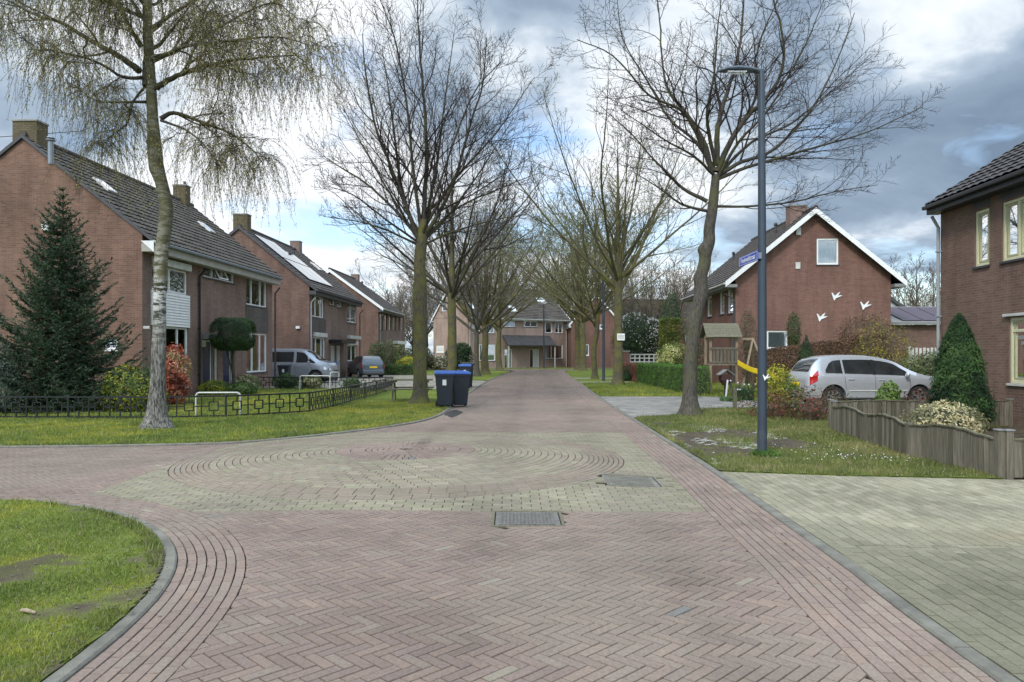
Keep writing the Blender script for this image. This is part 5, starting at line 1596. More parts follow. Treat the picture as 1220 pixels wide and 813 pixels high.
        for side in (0, 1):
            if side == 0: O = np.array((-s * oe, -og, zs)); Ud = np.array((s, 0, sl)) / ns
            else: O = np.array((s * (W + oe), -og, zs)); Ud = np.array((-s, 0, sl)) / ns
            N = np.array((-Ud[2] * np.sign(Ud[0]), 0, abs(Ud[0])))
            nu = nt * len(prof) + 1; us = np.arange(nu) * tw_ / len(prof); ph = np.array([prof[i % len(prof)] for i in range(nu)]) * amp
            rows = []
            for r in range(nr):
                rows += [(r * tl_, step), ((r + 1) * tl_ + .004, 0.0)]
            g = np.random.default_rng(3)
            jit = g.normal(0, .003, (nr, nt + 1))
            for qi, (d, hh) in enumerate(rows):
                jj = jit[qi // 2][(np.arange(nu) // len(prof)).clip(0, nt)]
                P = O + Ud * d + np.outer(us, (0, 1, 0)) + np.outer(ph + hh + jj + .05, N)
                V.append(P)
            m_ = len(rows)
            i, j = np.meshgrid(np.arange(m_ - 1), np.arange(nu - 1), indexing='ij'); b = (k + i * nu + j).reshape(-1)
            Fq.append(np.stack([b, b + 1, b + nu + 1, b + nu], 1)); k += m_ * nu
        mb = MB(); mb.v = [tuple(p) for p in np.concatenate(V)]; FF = np.concatenate(Fq); mb.f = [tuple(f) for f in FF]
        mb.m = []
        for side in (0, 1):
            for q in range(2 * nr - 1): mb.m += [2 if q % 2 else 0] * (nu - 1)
        # slab under the tiles
        a = s * (-oe); c_ = s * (W + oe); mid = s * W / 2; t = .0
        for (xa, xb) in ((a, mid), (c_, mid)):
            mb.hexa([(xa, -og, zs - .06), (xa, L + og, zs - .06), (xb, L + og, h.R - .06), (xb, -og, h.R - .06), (xa, -og, zs + .055), (xa, L + og, zs + .055), (xb, L + og, h.R + .055), (xb, -og, h.R + .055)], 1)
        n = int((L + 2 * og) / .38)
        for i in range(n):                              # ridge tiles
            y0 = -og + i * (L + 2 * og) / n; y1 = y0 + (L + 2 * og) / n + .03
            mb.tube([(mid, y0, h.R + .085), (mid, y1, h.R + .105)], [.125, .105], 10)
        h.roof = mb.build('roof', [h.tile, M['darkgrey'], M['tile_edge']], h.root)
        h.sl, h.ns, h.zs = sl, ns, zs
        if verge:
            for yy in (-og - .028, L + og + .004):
                for (xa, xb) in ((a, mid), (c_, mid)):
                    mb = MB(); mb.hexa([(xa, yy, zs - verge_h + .06), (xa, yy + .024, zs - verge_h + .06), (xb, yy + .024, h.R - verge_h + .05), (xb, yy, h.R - verge_h + .05), (xa, yy, zs + .085), (xa, yy + .024, zs + .085), (xb, yy + .024, h.R + .075), (xb, yy, h.R + .075)])
                    mb.build('verge_board', M[verge], h.root)
        if fascia:
            for (x0, x1) in ((-s * .004, -s * (oe - .02)), (s * (W + .004), s * (W + oe - .02))):
                xa, xb = sorted((x0, x1))
                mb = MB(); mb.box(xa, -og, zs - fh, xb, L + og, zs - .062); fo = mb.build('fascia', M[fascia], h.root, bevel=.008)
                e_ = x1; lo, hi = sorted((e_, e_ - s * .12 if e_ * s < 0 else e_ + s * .12))
                mb = MB(); mb.box(lo, -og - .02, zs - .075, hi, L + og + .02, zs + .02); mb.build('gutter', M[gut], fo, bevel=.02)
    def on_roof(h, y, d, side=0, lift=.08):             # point on the slope: y along, d metres up the slope from the eave
        s = h.s; Ud = Vector((s if side == 0 else -s, 0, h.sl)).normalized(); O = Vector((-s * h.oe if side == 0 else s * (h.W + h.oe), y, h.zs))
        N = Vector((-Ud.z * (1 if Ud.x > 0 else -1), 0, abs(Ud.x))); return O + Ud * d + N * lift, Ud, N
    def slab_on_roof(h, name, y0, y1, d0, d1, mat, side=0, l0=.06, l1=.14, parent=None, bevel=.01):
        P = []
        for l in (l0, l1):
            for (y, d) in ((y0, d0), (y1, d0), (y1, d1), (y0, d1)): P.append(h.on_roof(y, d, side, l)[0])
        return MB().hexa(P).build(name, M[mat], parent or h.roof, bevel=bevel)
    def skylight(h, y0, y1, d0, d1, side=0, frame='offwhite'):
        o = h.slab_on_roof('skylight', y0, y1, d0, d1, frame, side, .05, .15)
        h.slab_on_roof('skylight_pane', y0 + .07, y1 - .07, d0 + .07, d1 - .07, 'glass_mirror', side, .151, .157, parent=o, bevel=0)
    def roof_px(h, u, v, side=0):
        """(y, d) where the line of sight through (u, v) meets the near slope"""
        cr, sr = math.cos(h.r), math.sin(h.r)
        dv = Vector(((u - 610) / FOC, 1, (HOR - v) / FOC)); o = Vector((0 - h.c[0], 0 - h.c[1], EYE + .02))
        L_ = lambda p: Vector((p.x * cr + p.y * sr, -p.x * sr + p.y * cr, p.z))
        o, dv = L_(o), L_(dv); P, Ud, N = h.on_roof(0, 0, side, .1)
        t = (P - o).dot(N) / dv.dot(N); q = o + dv * t
        return q.y, (q - P).dot(Ud)
    def chimney(h, y, w, l, top, x=None, mat='chimney', cap=True, pot=0):
        x = h.s * h.W / 2 if x is None else x; mb = MB()
        z0 = h.R - .9
        mb.box(x - w / 2, y - l / 2, z0, x + w / 2, y + l / 2, top)
        o = mb.build('chimney', M[mat], h.roof)
        if cap:
            mb = MB(); mb.box(x - w / 2 - .03, y - l / 2 - .03, top + .001, x + w / 2 + .03, y + l / 2 + .03, top + .07); mb.build('cap', M['concrete'], o, bevel=.01)
        for i in range(pot):
            mb = MB(); mb.tube([(x + .15 - .3 * i, y, top + .07), (x + .15 - .3 * i, y, top + .25)], .07, 8); mb.build('chimney_pot', M['darkgrey'], o)
        return o
    def vent(h, y, d, H=.55, r=.07, side=0, mat='darkgrey', cowl=True):
        p, _, _ = h.on_roof(y, d, side, .03); mb = MB()
        mb.tube([p, p + Vector((0, 0, H))], r, 10)
        if cowl:
            q = p + Vector((0, 0, H)); mb._lathe(q, Vector((0, 0, 1)), [(0, r * 1.1), (.02, r * 1.7), (.05, r * 1.7), (.07, r * .9), (.10, r * 1.6), (.16, r * 1.0), (.18, .005)], 10, 0)
        mb.build('roof_vent', M[mat], h.roof, smooth=False)
    def downpipe(h, wall, u, z1, mat='pvc_grey', px=True, r=.042, label=None, z0=.0):
        uu = h.U(wall, u) if px else u; F_ = h.fr[wall]; mb = MB()
        mb.tube([F_.p(uu, z0, .07), F_.p(uu, z1 - .35, .07), F_.p(uu, z1 - .05, max(.07, h.oe - .1))], r, 10)
        for z_ in (.8, 2.6, 4.3): mb.fbox(F_, uu - .06, z_, .003, uu + .06, z_ + .03, .12)
        o = mb.build('downpipe', M[mat], h.root, smooth=False)
        if label: o['label'] = label

full = [(0.03, .97, .03, .97)]
sides_ = [(0.03, .22, .03, .97), (.78, .97, .03, .97)]
HG = 'brick houses along the street'
# --- A: nearest on the left, gable towards us
A_ = House('brick_house', 'nearest left brick house, broad orange-brown gable behind the spruce, dark tiled roof', (-12.4, 24.8), -.040, -1, 8.2, 12.0, 5.72, 8.95, M['brickA2'], M['tile_moss'], HG, oe=.42, og=.06, gable_mat=M['brickA'])
A_.window('facade', (181, 319, 223, 348), (.5,), curtain=('curtain_teal', full), sill=False, shutter='offwhite')
A_.block('siding_panel', 'facade', (179.5, 348.5, 225, 388.5), .003, .06, 'white', ribs=.095)
A_.window('facade', (181, 389, 224, 462), (.72,), curtain=('curtain', [(.03, .65, .03, .97), (.9, .97, .03, .97)]), sill='white')
A_.downpipe('facade', 236, 5.0, 'black')
A_.window('facade', (242, 317, 279, 333.5), (.30, .62), curtain=('curtain', [(.0, .28, .05, .95)]), open_=(.33, .62))
A_.door('facade', (242, 405, 252.5, 455), 'navy', glassy=.0)
A_.window('facade', (254, 405, 259, 455), (), fw=.05, sill=False, curtain=('curtain', full))
A_.door('facade', (266, 413, 278, 456), 'navy', glassy=.25)
A_.block('canopy', 'facade', (241, 398.5, 280, 404.5), .003, .75, 'midgrey')
A_.block('wall_lamp', 'facade', (240.2, 405, 241.4, 413), .003, .14, 'cream_dirty')
A_.block('brick_panel', 'facade', (292.5, 366.5, 318.8, 395), .003, .025, 'brickP', bevel=0)
A_.window('facade', (293.5, 328, 317.5, 364.5), (.28, .72), curtain=('curtain', sides_ + [(.3, .7, .03, .45)]))
A_.window('facade', (294, 397, 318, 443), (.30, .68), curtain=('curtain', [(.03, .3, .03, .97), (.75, .97, .03, .97)]), sill='darkgrey', glass='glass_mirror')
A_.window('gable', (124, 402, 140, 416), (.5,), curtain=('curtain', full), sill='white')
A_.block('house_number', 'gable', (171, 388, 178.5, 391.3), .003, .02, 'offwhite')
A_.block('wall_vent', 'gable', (51, 265, 60, 275), .003, .09, 'white', bevel=.02)
A_.downpipe('facade', 326.2, 5.0, 'darkgrey')
A_.walls(); A_.roofs(verge='darkgrey', verge_h=.10, fh=.34)
mb = MB(); mb.box(.33, -.07, A_.zs + .02, .45, 12.07, A_.zs + .05); mb.build('gutter_lip', M['white'], A_.root)
mb = MB(); mb.prism([(.003, -.062, A_.zs + .02), (.44, -.062, A_.zs - .36), (.44, -.062, A_.zs + .02)], (0, -.03, 0)); mb.build('fascia_end', M['white'], A_.root)
o = A_.chimney(.35, .84, .58, 9.5)
A_.chimney(11.0, .62, .5, 9.75, pot=1)
y_, d_ = A_.roof_px(117, 218); A_.skylight(y_, y_ + .62, d_ - .45, d_ + .3, frame='offwhite')
y_, d_ = A_.roof_px(241, 269); A_.skylight(y_, y_ + .62, d_ - .45, d_ + .3, frame='offwhite')
y_, d_ = A_.roof_px(62, 194); A_.vent(y_, d_, .75, .085, mat='zinc')
mb = MB()
for a_, b_ in (((-3.6, -.09, 8.45), (-3.55, .5, 8.45)),):
    pass
# --- B
B_ = House('brick_house', 'second house on the left, brown gable facing the grey van, sun panels on its roof', (-11.9, 43.4), -.035, -1, 8.3, 11.2, 5.75, 9.1, M['brickB2'], M['tile'], HG, oe=.45, og=.08, gable_mat=M['brickB'])
B_.block('brick_panel', 'facade', (370.3, 379, 388, 398), .003, .03, 'brickP', bevel=0)
B_.window('facade', (372, 352, 385.5, 378), (.32, .78), curtain=('curtain', [(.03, .25, .03, .97)]))
B_.window('facade', (392.5, 355, 398.5, 363.5), (), curtain=('curtain', full)); B_.window('facade', (401, 359, 406.8, 366), (), curtain=('curtain', full))
B_.window('facade', (413.5, 362.5, 424.5, 384.5), (.4,), curtain=('curtain_teal', full))
B_.window('facade', (373, 401.5, 387, 432), (.28, .75), curtain=('curtain', [(.03, .2, .03, .97)]), shutter='offwhite')
B_.door('facade', (394, 412, 399, 448), 'offwhite'); B_.door('facade', (401, 412, 405.5, 446), 'offwhite')
B_.block('canopy', 'facade', (391.5, 405, 409.5, 409), .003, .85, 'black')
B_.window('facade', (414, 411, 424.5, 430), (.5,), curtain=('curtain', [(.03, .97, .5, .97)]), shutter='offwhite')
B_.block('shutter_box', 'facade', (413.5, 400, 426.5, 404), .003, .25, 'offwhite')
B_.block('wall_lamp', 'gable', (353, 388.5, 357.5, 391.5), .003, .12, 'white')
B_.downpipe('facade', 369.3, 5.0, 'pvc_grey'); B_.downpipe('facade', 427.7, 5.0, 'darkgrey')
B_.walls(); B_.roofs(verge='darkgrey', verge_h=.16, fascia='darkgrey', gut='darkgrey')
B_.chimney(.4, .85, .6, 9.85); B_.chimney(10.2, .7, .6, 9.75, mat='brickB2')
for i, (y0, y1, d0, d1) in enumerate(((.55, 2.2, 3.0, 5.2), (2.25, 3.9, 3.0, 5.2), (.55, 2.2, .9, 2.9), (2.25, 3.9, .9, 2.9), (3.95, 5.6, .9, 2.9), (3.95, 5.6, 3.0, 4.3))):
    B_.slab_on_roof('solar_panel', y0, y1, d0, d1, 'solar', 0, .13, .17, parent=B_.root)
B_.skylight(9.2, 9.9, 3.4, 4.3); B_.vent(6.6, 4.6, .4)
# --- C
C_ = House('brick_house', 'third house on the left, white verge board, row of narrow dark upstairs windows', (-11.4, 63.0), -.035, -1, 8.3, 9.8, 5.8, 8.8, M['brickB2'], M['tile'], HG, oe=.45, og=.12, gable_mat=M['brickB'])
for (a, b) in ((452.5, 456.3), (458.5, 461.5), (463.6, 466.6), (469.0, 471.6), (474, 476.4), (478.6, 481)):
    C_.window('facade', (a, 373, b, 394), (), 'darkgrey', fw=.05, sill=False)
C_.window('facade', (469, 411, 477, 432), (.5,), curtain=('curtain', full), sill='white'); C_.door('facade', (480, 413, 482.5, 437), 'black')
C_.block('canopy', 'facade', (468, 406.5, 478.5, 410), .003, .5, 'white'); C_.downpipe('facade', 452, 5.1, 'pvc_grey')
C_.walls(); C_.roofs(verge='white', verge_h=.24, fascia='darkgrey', gut='offwhite'); C_.chimney(8.8, .7, .6, 9.3, mat='brickB2'); C_.vent(4.5, 3.6, .5)
# --- D: terrace closing the street
D_ = House('terraced_house', 'long terrace closing the street, tiled canopy over its doors and a white-edged left gable', (6.86, 91.7), R(123), 1, 8.5, 14.2, 6.1, 9.6, M['brickD'], M['tile_moss'], HG, oe=.4, og=.12)
for r, mu in (((563, 381.5, 572, 397), (.5,)), ((575, 381.5, 589, 397), (.35, .7)), ((600, 382.5, 614, 389.5), (.5,)), ((624, 382.5, 640.5, 389.5), (.5,)), ((649.5, 384, 658, 397), ()), ((661, 383.5, 670.5, 397), (.5,)), ((650, 410.5, 670.5, 427.5), (.66,)), ((571, 410, 590, 430), (.5,))):
    D_.window('facade', r, mu, curtain=('curtain_teal', full) if r[0] == 571 else (('curtain', sides_) if r[0] > 640 else None), fw=.10, sill='darkgrey', glass='glass_mirror' if r[0] == 661 else 'glass')
D_.door('facade', (601, 416, 610, 437), 'midgrey', glassy=.4); D_.door('facade', (631, 416, 642, 437), 'offwhite', glassy=.4)
D_.downpipe('facade', 559.5, 5.4, 'offwhite'); D_.downpipe('facade', 674.3, 5.4, 'offwhite')
# far end (local y = L) is the gable that shows
a, z0, b, z1 = D_.rect('far', 519.6, 412, 529, 420); D_.window('far', (519.6, 411.5, 529, 420), (), fw=.12, sill='white')
D_.window('far', (526.5, 352, 531.5, 371), (), fw=.10)
D_.walls(); D_.roofs(verge='white', verge_h=.28, fascia='offwhite', gut='offwhite', fh=.2, res=2)
u0 = D_.U('facade', 655); u1 = D_.U('facade', 598.5); mb = MB(); F_ = D_.fr['facade']
a_, b_ = sorted((u0, u1))
mb.hexa([F_.p(a_, 2.55, 1.3), F_.p(b_, 2.55, 1.3), F_.p(b_, 3.65, .003), F_.p(a_, 3.65, .003), F_.p(a_, 2.68, 1.3), F_.p(b_, 2.68, 1.3), F_.p(b_, 3.85, .003), F_.p(a_, 3.85, .003)])
cn = mb.build('canopy_roof', M['tile_black'], D_.root)
mb = MB()
for q in (a_ + .1, b_ - .1): mb.fbox(F_, q - .06, 0, 1.15, q + .06, 2.54, 1.27)
mb.build('canopy_post', M['offwhite'], cn)
for (u, v, w_) in ((563, 365, .9), (581.5, 366, .9), (610.5, 368, .9), (644.5, 358.5, 1.2)):
    y_, d_ = D_.roof_px(u, v); D_.skylight(y_ - w_ / 2, y_ + w_ / 2, d_ - .6, d_ + .6)
D_.chimney(D_.roof_px(651, 350)[0], 1.0, 1.1, 9.95, mat='brickD')
# --- E, F: far right
E_ = House('brick_house', 'narrow red-brown gable house at the far right end of the road, white verge boards', (6.9, 86.2), 0, 1, 5.8, 9, 5.3, 8.6, M['brickG'], M['tile'], HG, oe=.3, og=.1)
E_.window('gable', (710.5, 386.5, 719, 392), (.5,), fw=.12, sill='white', curtain=('curtain', full)); E_.window('gable', (697.5, 410, 701.5, 423.5), (), fw=.1, sill='white')
E_.walls(); E_.roofs(verge='white', verge_h=.26, fascia='offwhite', res=2)
F__ = House('brick_house', 'brown-roofed house mostly hidden behind the white-flowering shrub at far right', (26, 97), R(90), 1, 8, 12.5, 5.0, 8.9, M['brickB'], M['tile_moss'], HG, oe=.3, og=.1)
F__.window('facade', (15 * 0 + 1.5, 3.2, 3.3, 4.4), (.5,), px=False); F__.window('facade', (6, 3.2, 8, 4.4), (.5,), px=False); F__.window('facade', (5, .8, 8, 2.3), (.5,), px=False)
F__.walls(); F__.roofs(verge='offwhite', fascia='offwhite', res=2)
# --- G: the gable with the geese
G_ = House('brick_house', 'purple-red brick gable with three white goose ornaments beyond the silver car', (11.6, 38.4), -.03, 1, 7.95, 10.2, 5.78, 9.05, M['brickG'], M['tile'], HG, oe=.62, og=.42)
G_.window('gable', (973, 283.5, 999, 315), (), frame='white', curtain=('curtain', full), fw=.09)
G_.window('gable', (913.5, 393.5, 938.5, 415.5), (), curtain=('curtain', full), fw=.09, sill='white')
G_.block('wall_vent', 'gable', (948, 271, 953.8, 280), .003, .08, 'offwhite', bevel=.01); G_.block('wall_vent', 'gable', (947.6, 312.3, 953.2, 320.3), .003, .05, 'offwhite', bevel=.01)
for r in ((842.5, 353, 848, 377), (857.5, 345, 863, 374), (867, 342, 873.2, 373)): G_.window('facade', r, (), fw=.07, sill='darkgrey')
G_.downpipe('facade', 876, 4.8, 'darkgrey', label=None)
G_.walls(); G_.roofs(verge='white', verge_h=.27, fascia='midgrey', gut='offwhite', fh=.22)
G_.chimney(1.6, .95, .6, 9.55, x=3.7, mat='brickA2'); G_.vent(2.6, 4.6, .5); G_.vent(7.5, 3.3, .4)
mb = MB()
mb.box(-.4, -.40, G_.zs - .03, 0, 0, G_.zs - .0)
# three geese, each its own ornament hung on the wall
gF = [(0, .22), (.15, .10), (.26, .30), (.34, .62), (.45, .30), (.40, .12), (.62, .16), (.98, .36), (.72, .02), (.42, -.12), (.28, -.16), (.10, .02), (-.12, .48), (-.22, .40)]
goose = [(-.42, .42), (-.30, .36), (-.20, .02), (-.08, -.10), (.02, -.05), (.10, -.02), (.30, .16), (.50, .22), (.36, .06), (.52, .04), (.40, -.06), (.20, -.16), (.02, -.34), (-.16, -.40), (-.27, -.28), (-.33, .05)]
goose = [(-.46, .36), (-.36, .40), (-.24, .22), (-.10, .08), (.02, .14), (.20, .34), (.42, .48), (.30, .22), (.22, .08), (.44, .12), (.66, .10), (.42, -.02), (.20, -.12), (.0, -.20), (-.10, -.36), (-.18, -.44), (-.24, -.32), (-.30, -.10), (-.38, .12)]
for i, (u, v, sc_, lab) in enumerate(((995.5, 353, .50, 'white flying goose ornament on the brick gable, upper left of the three'), (1030, 364, .52, 'white flying goose ornament on the brick gable, the rightmost one'), (978, 378, .50, 'white flying goose ornament on the brick gable, lowest one above the round window shrub'))):
    lab = lab.replace('above the round window shrub', 'of the three')
    uu = G_.U('gable', u); zz = G_.Z('gable', v, uu); cr, sr = math.cos(G_.r), math.sin(G_.r)
    mb = MB(); mb.prism([(x * sc_, 0, z_ * sc_) for x, z_ in goose], (0, -.03, 0))
    o = mb.build('goose_ornament', M['white'], None, bevel=.004); o.location = (G_.c[0] + cr * uu + sr * .02, G_.c[1] + sr * uu - cr * .02, zz - .02); o.rotation_euler = (0, 0, G_.r)
    tag(o, lab, 'ornament', 'goose ornaments on the gable')
# --- H: near right
H_ = House('brick_house', 'near right purple-brown house with cream window frames and a grey downpipe', (10.88, 7.5), -.035, 1, 8.6, 12.0, 5.72, 8.5, M['brickH'], M['tile_black'], HG, oe=.34, og=.10)
H_.window('facade', (1161, 249, 1178.5, 316), (), frame='cream', fr2='cream_dirty', curtain=('curtain', [(.03, .97, .0, .25)]), fw=.07, sill='darkgrey')
H_.window('facade', (1193.5, 234, 1236, 307), (.55,), frame='cream', fr2='cream_dirty', fw=.07, sill='darkgrey', curtain=('curtain', [(.5, .97, .03, .97)]))
H_.window('facade', (1202, 376, 1250, 457), (.5,), frame='cream', fr2='cream_dirty', fw=.07, sill='offwhite', transom=.8)
H_.block('lintel', 'facade', (1197, 371, 1258, 374.5), .003, .06, 'offwhite')
H_.block('panel', 'facade', (1159.5, 236, 1180, 247), .003, .012, 'darkgrey'); H_.block('panel', 'facade', (1191, 219, 1238, 232), .003, .012, 'darkgrey')
H_.window('facade', (2.0, 3.75, 3.2, 5.2), (), px=False, frame='cream'); H_.window('facade', (1.8, .9, 4.0, 2.5), (.5,), px=False, frame='cream')
H_.downpipe('facade', 1121, 5.3, 'pvc_grey')
H_.walls(); H_.roofs(verge='darkgrey', verge_h=.12, fascia='black', gut='black', fh=.2)
# --- garage with panels and the white-clad house behind it
K_ = thing('garage', 'low brick garage with dark sun panels on its roof, right of the goose gable', 'garage', (19.75, 39.0, .0))
mb = MB(); mb.box(0, .3, 0, 5.6, 6, 3.15); mb.build('wall', M['brickB'], K_)
mb = MB(); mb.hexa([(-.2, 0, 3.15), (5.8, 0, 3.15), (5.8, 3.2, 4.15), (-.2, 3.2, 4.15), (-.2, 0, 3.29), (5.8, 0, 3.29), (5.8, 3.2, 4.29), (-.2, 3.2, 4.29)])
mb.box(-.2, 3.21, 4.03, 5.8, 6.2, 4.31); rf = mb.build('roof', M['midgrey'], K_)
for x0 in (.95, 2.05, 3.15, 4.25):
    mb = MB(); f = lambda x, y, l: (x, y, 3.29 + y * .3125 + l); mb.hexa([f(x0, .15, .03), f(x0 + 1.04, .15, .03), f(x0 + 1.04, 2.9, .03), f(x0, 2.9, .03), f(x0, .15, .06), f(x0 + 1.04, .15, .06), f(x0 + 1.04, 2.9, .06), f(x0, 2.9, .06)]); mb.build('solar_panel', M['solar_matt'], K_)
M['siding'] = simple('pale_siding', (.42, .44, .47), .6, vary=.12, vscale=2)
L_ = House('clad_house', 'pale clad gable partly showing behind the goose gable, right of it', (19.3, 52), 0, 1, 8.2, 8, 4.9, 7.8, M['siding'], M['tile'], None, oe=.3, og=.2)
L_.walls(); L_.roofs(verge='darkgrey', fascia='darkgrey', res=2)
# ---------------------------------------------------------------- vehicles
class Car:
    def __init__(c, name, label, loc, rz, top, belt, plan, paint, bottom=.24, cab=.27, group=None):
        c.root = thing(name, label, 'car', loc, rz, group)
        f = lambda L: (np.array([p[0] for p in L], float), np.array([p[1] for p in L], float))
        c.t, c.b, c.w, c.bot, c.cab = f(top), f(belt), f(plan), bottom, cab
        c.L = top[-1][0]; c.paint = paint
    def I(c, tab, x):                      # smooth interpolation
        X, Yv = tab
        i = int(np.clip(np.searchsorted(X, x) - 1, 0, len(X) - 2)); h = X[i + 1] - X[i]; s = min(1, max(0, (x - X[i]) / h))
        d = np.gradient(Yv, X); m0, m1 = d[i] * h, d[i + 1] * h; dy = Yv[i + 1] - Yv[i]
        m0, m1 = np.clip(m0, -3 * abs(dy), 3 * abs(dy)), np.clip(m1, -3 * abs(dy), 3 * abs(dy))
        if m0 * dy < 0: m0 = 0
        if m1 * dy < 0: m1 = 0
        return (2 * s ** 3 - 3 * s ** 2 + 1) * Yv[i] + (s ** 3 - 2 * s ** 2 + s) * m0 + (-2 * s ** 3 + 3 * s ** 2) * Yv[i + 1] + (s ** 3 - s ** 2) * m1
    def sec(c, x):
        zt, zs, w = c.I(c.t, x), c.I(c.b, x), c.I(c.w, x); zs = min(zs, zt - .01); zb = c.bot
        k = min(1, max(0, (zt - zs) / .55)); wt = w * (.955 - c.cab * k)
        return zt, zs, w, wt, [(0, zb), (w * .82, zb), (w * .955, zb + .06), (w * .985, zb + .30 * (zs - zb)), (w, zb + .62 * (zs - zb)), (w * .985, zb + .9 * (zs - zb)), (w * .955, zs),
                               (wt * 1.0, zs + (zt - zs) * .84), (wt * .95, zs + (zt - zs) * .94), (wt * .80, zt - .018 * k), (wt * .4, zt - .004), (0, zt)]
    def side(c, x, f, o=.006, sgn=-1):     # f 0..1 between belt and roof edge
        zt, zs, w, wt, P = c.sec(x); a, b = P[6], P[7]; n = Vector((0, b[1] - a[1], a[0] - b[0])).normalized()
        y = a[0] + (b[0] - a[0]) * f; z = a[1] + (b[1] - a[1]) * f
        return Vector((x, sgn * (y + n.y * o), z + n.z * o))
    def lower(c, x, z, o=.006, sgn=-1):
        P = c.sec(x)[4]
        for i in range(1, 6):
            if P[i][1] <= z <= P[i + 1][1]:
                t = (z - P[i][1]) / max(1e-6, P[i + 1][1] - P[i][1]); return Vector((x, sgn * (P[i][0] + (P[i + 1][0] - P[i][0]) * t + o), z))
        return Vector((x, sgn * (P[4][0] + o), z))
    def body(c, wheels, r, arch=None):
        X = [c.L * (.5 - .5 * math.cos(math.pi * i / 56)) for i in range(57)]
        V, F = [], []; n = 0
        for x in X:
            P = c.sec(x)[4]; ring = [(x, y, z) for y, z in P] + [(x, -y, z) for y, z in reversed(P[1:-1])]
            n = len(ring); V += ring
        for i in range(len(X) - 1):
            for j in range(n):
                F.append((i * n + j, (i + 1) * n + j, (i + 1) * n + (j + 1) % n, i * n + (j + 1) % n))
        F += [tuple(range(n)), tuple((len(X) - 1) * n + j for j in reversed(range(n)))]
        mb = MB(); mb.add(V, F); o = mb.build('body', M[c.paint], c.root, smooth=True)
        mb = MB(); arch = arch or r * 1.18
        for wx in wheels:
            mb.tube([(wx, -2, r * 1.02), (wx, 2, r * 1.02)], arch, 28)
            mb.box(wx - arch * .995, -2, -.5, wx + arch * .995, 2, r * 1.02)
        cut = mb.build('cutter', M['black'], c.root)
        # carve only 25 cm deep from each side: keep the middle of the floor pan
        bo = o.modifiers.new('arches', 'BOOLEAN'); bo.operation = 'DIFFERENCE'; bo.solver = 'EXACT'; bo.object = cut; bo.use_self = True
        dg = bpy.context.evaluated_depsgraph_get(); me = bpy.data.meshes.new_from_object(o.evaluated_get(dg))
        o.modifiers.clear(); o.data = me
        bpy.data.objects.remove(cut, do_unlink=True)
        try: me.set_sharp_from_angle(angle=R(38))
        except Exception: pass
        c.bodyo = o
        mb = MB(); mb.box(.25, -c.I(c.w, c.L / 2) * .70, .2, c.L - .3, c.I(c.w, c.L / 2) * .70, .72); mb.build('underbody', M['rubber'], c.root)
        for wx in wheels:
            for sg in (-1, 1):
                w_ = c.I(c.w, wx) - .02; mb = MB()
                wl = bpy.data.objects.new('wheel', None); COL.objects.link(wl); wl.parent = c.root; wl.location = (wx, sg * (w_ - .19), r)
                mb._lathe(Vector((0, 0, 0)), Vector((0, sg, 0)), [(0, r * .6), (0, r * .93), (.03, r), (.16, r), (.19, r * .94), (.195, r * .68), (.17, r * .66)], 28, 0); mb.build('tyre', M['rubber'], wl, smooth=True)
                mb = MB(); mb._lathe(Vector((0, 0, 0)), Vector((0, sg, 0)), [(.165, r * .67), (.185, r * .655), (.185, r * .60), (.13, r * .57)], 28, 0)
                for k in range(7):
                    a = k * 2 * math.pi / 7; ca, sa = math.cos(a), math.sin(a)
                    mb.hexa([(ca * r * .1 - sa * .022, sg * .13, sa * r * .1 + ca * .022), (ca * r * .1 + sa * .022, sg * .13, sa * r * .1 - ca * .022), (ca * r * .6 + sa * .03, sg * .135, sa * r * .6 - ca * .03), (ca * r * .6 - sa * .03, sg * .135, sa * r * .6 + ca * .03),
                             (ca * r * .1 - sa * .022, sg * .17, sa * r * .1 + ca * .022), (ca * r * .1 + sa * .022, sg * .17, sa * r * .1 - ca * .022), (ca * r * .6 + sa * .03, sg * .175, sa * r * .6 - ca * .03), (ca * r * .6 - sa * .03, sg * .175, sa * r * .6 + ca * .03)])
                mb.tube([(0, sg * .10, 0), (0, sg * .178, 0)], r * .14, 14)
                mb.build('rim', M['rim'], wl)
                mb = MB(); mb.tube([(0, sg * .09, 0), (0, sg * .11, 0)], r * .62, 20); mb.build('brake_disc', M['darkgrey'], wl)
    def patch(c, name, lo, hi, xs, mat, both=True, o=.006, part=None, n=14, label=None):
        """side window: lo/hi = [(x, f)...]"""
        g_ = lambda L, x: float(np.interp(x, [p[0] for p in L], [p[1] for p in L]))
        for sg in ((-1, 1) if both else (-1,)):
            V, F = [], []
            for i in range(n + 1):
                x = xs[0] + (xs[1] - xs[0]) * i / n
                for k in range(4): V.append(c.side(x, g_(lo, x) + (g_(hi, x) - g_(lo, x)) * k / 3, o, sg))
            for i in range(n):
                for k in range(3): F.append((i * 4 + k, i * 4 + k + 1, (i + 1) * 4 + k + 1, (i + 1) * 4 + k))
            mb = MB(); mb.add(V, F); ob = mb.build(name, M[mat], part or c.root, smooth=True)
            if label: ob['label'] = label
    def lpatch(c, name, quad, mat, both=True, o=.006, n=8):
        """patch on the lower flank: quad = (x0,z0,z1),(x1,z0,z1)"""
        (xa, a0, a1), (xb, b0, b1) = quad
        for sg in ((-1, 1) if both else (-1,)):
            V, F = [], []
            for i in range(n + 1):
                t = i / n; x = xa + (xb - xa) * t
                for k in range(4): V.append(c.lower(x, (a0 + (b0 - a0) * t) + ((a1 + (b1 - a1) * t) - (a0 + (b0 - a0) * t)) * k / 3, o, sg))
            for i in range(n):
                for k in range(3): F.append((i * 4 + k, i * 4 + k + 1, (i + 1) * 4 + k + 1, (i + 1) * 4 + k))
            mb = MB(); mb.add(V, F); mb.build(name, M[mat], c.root, smooth=True)
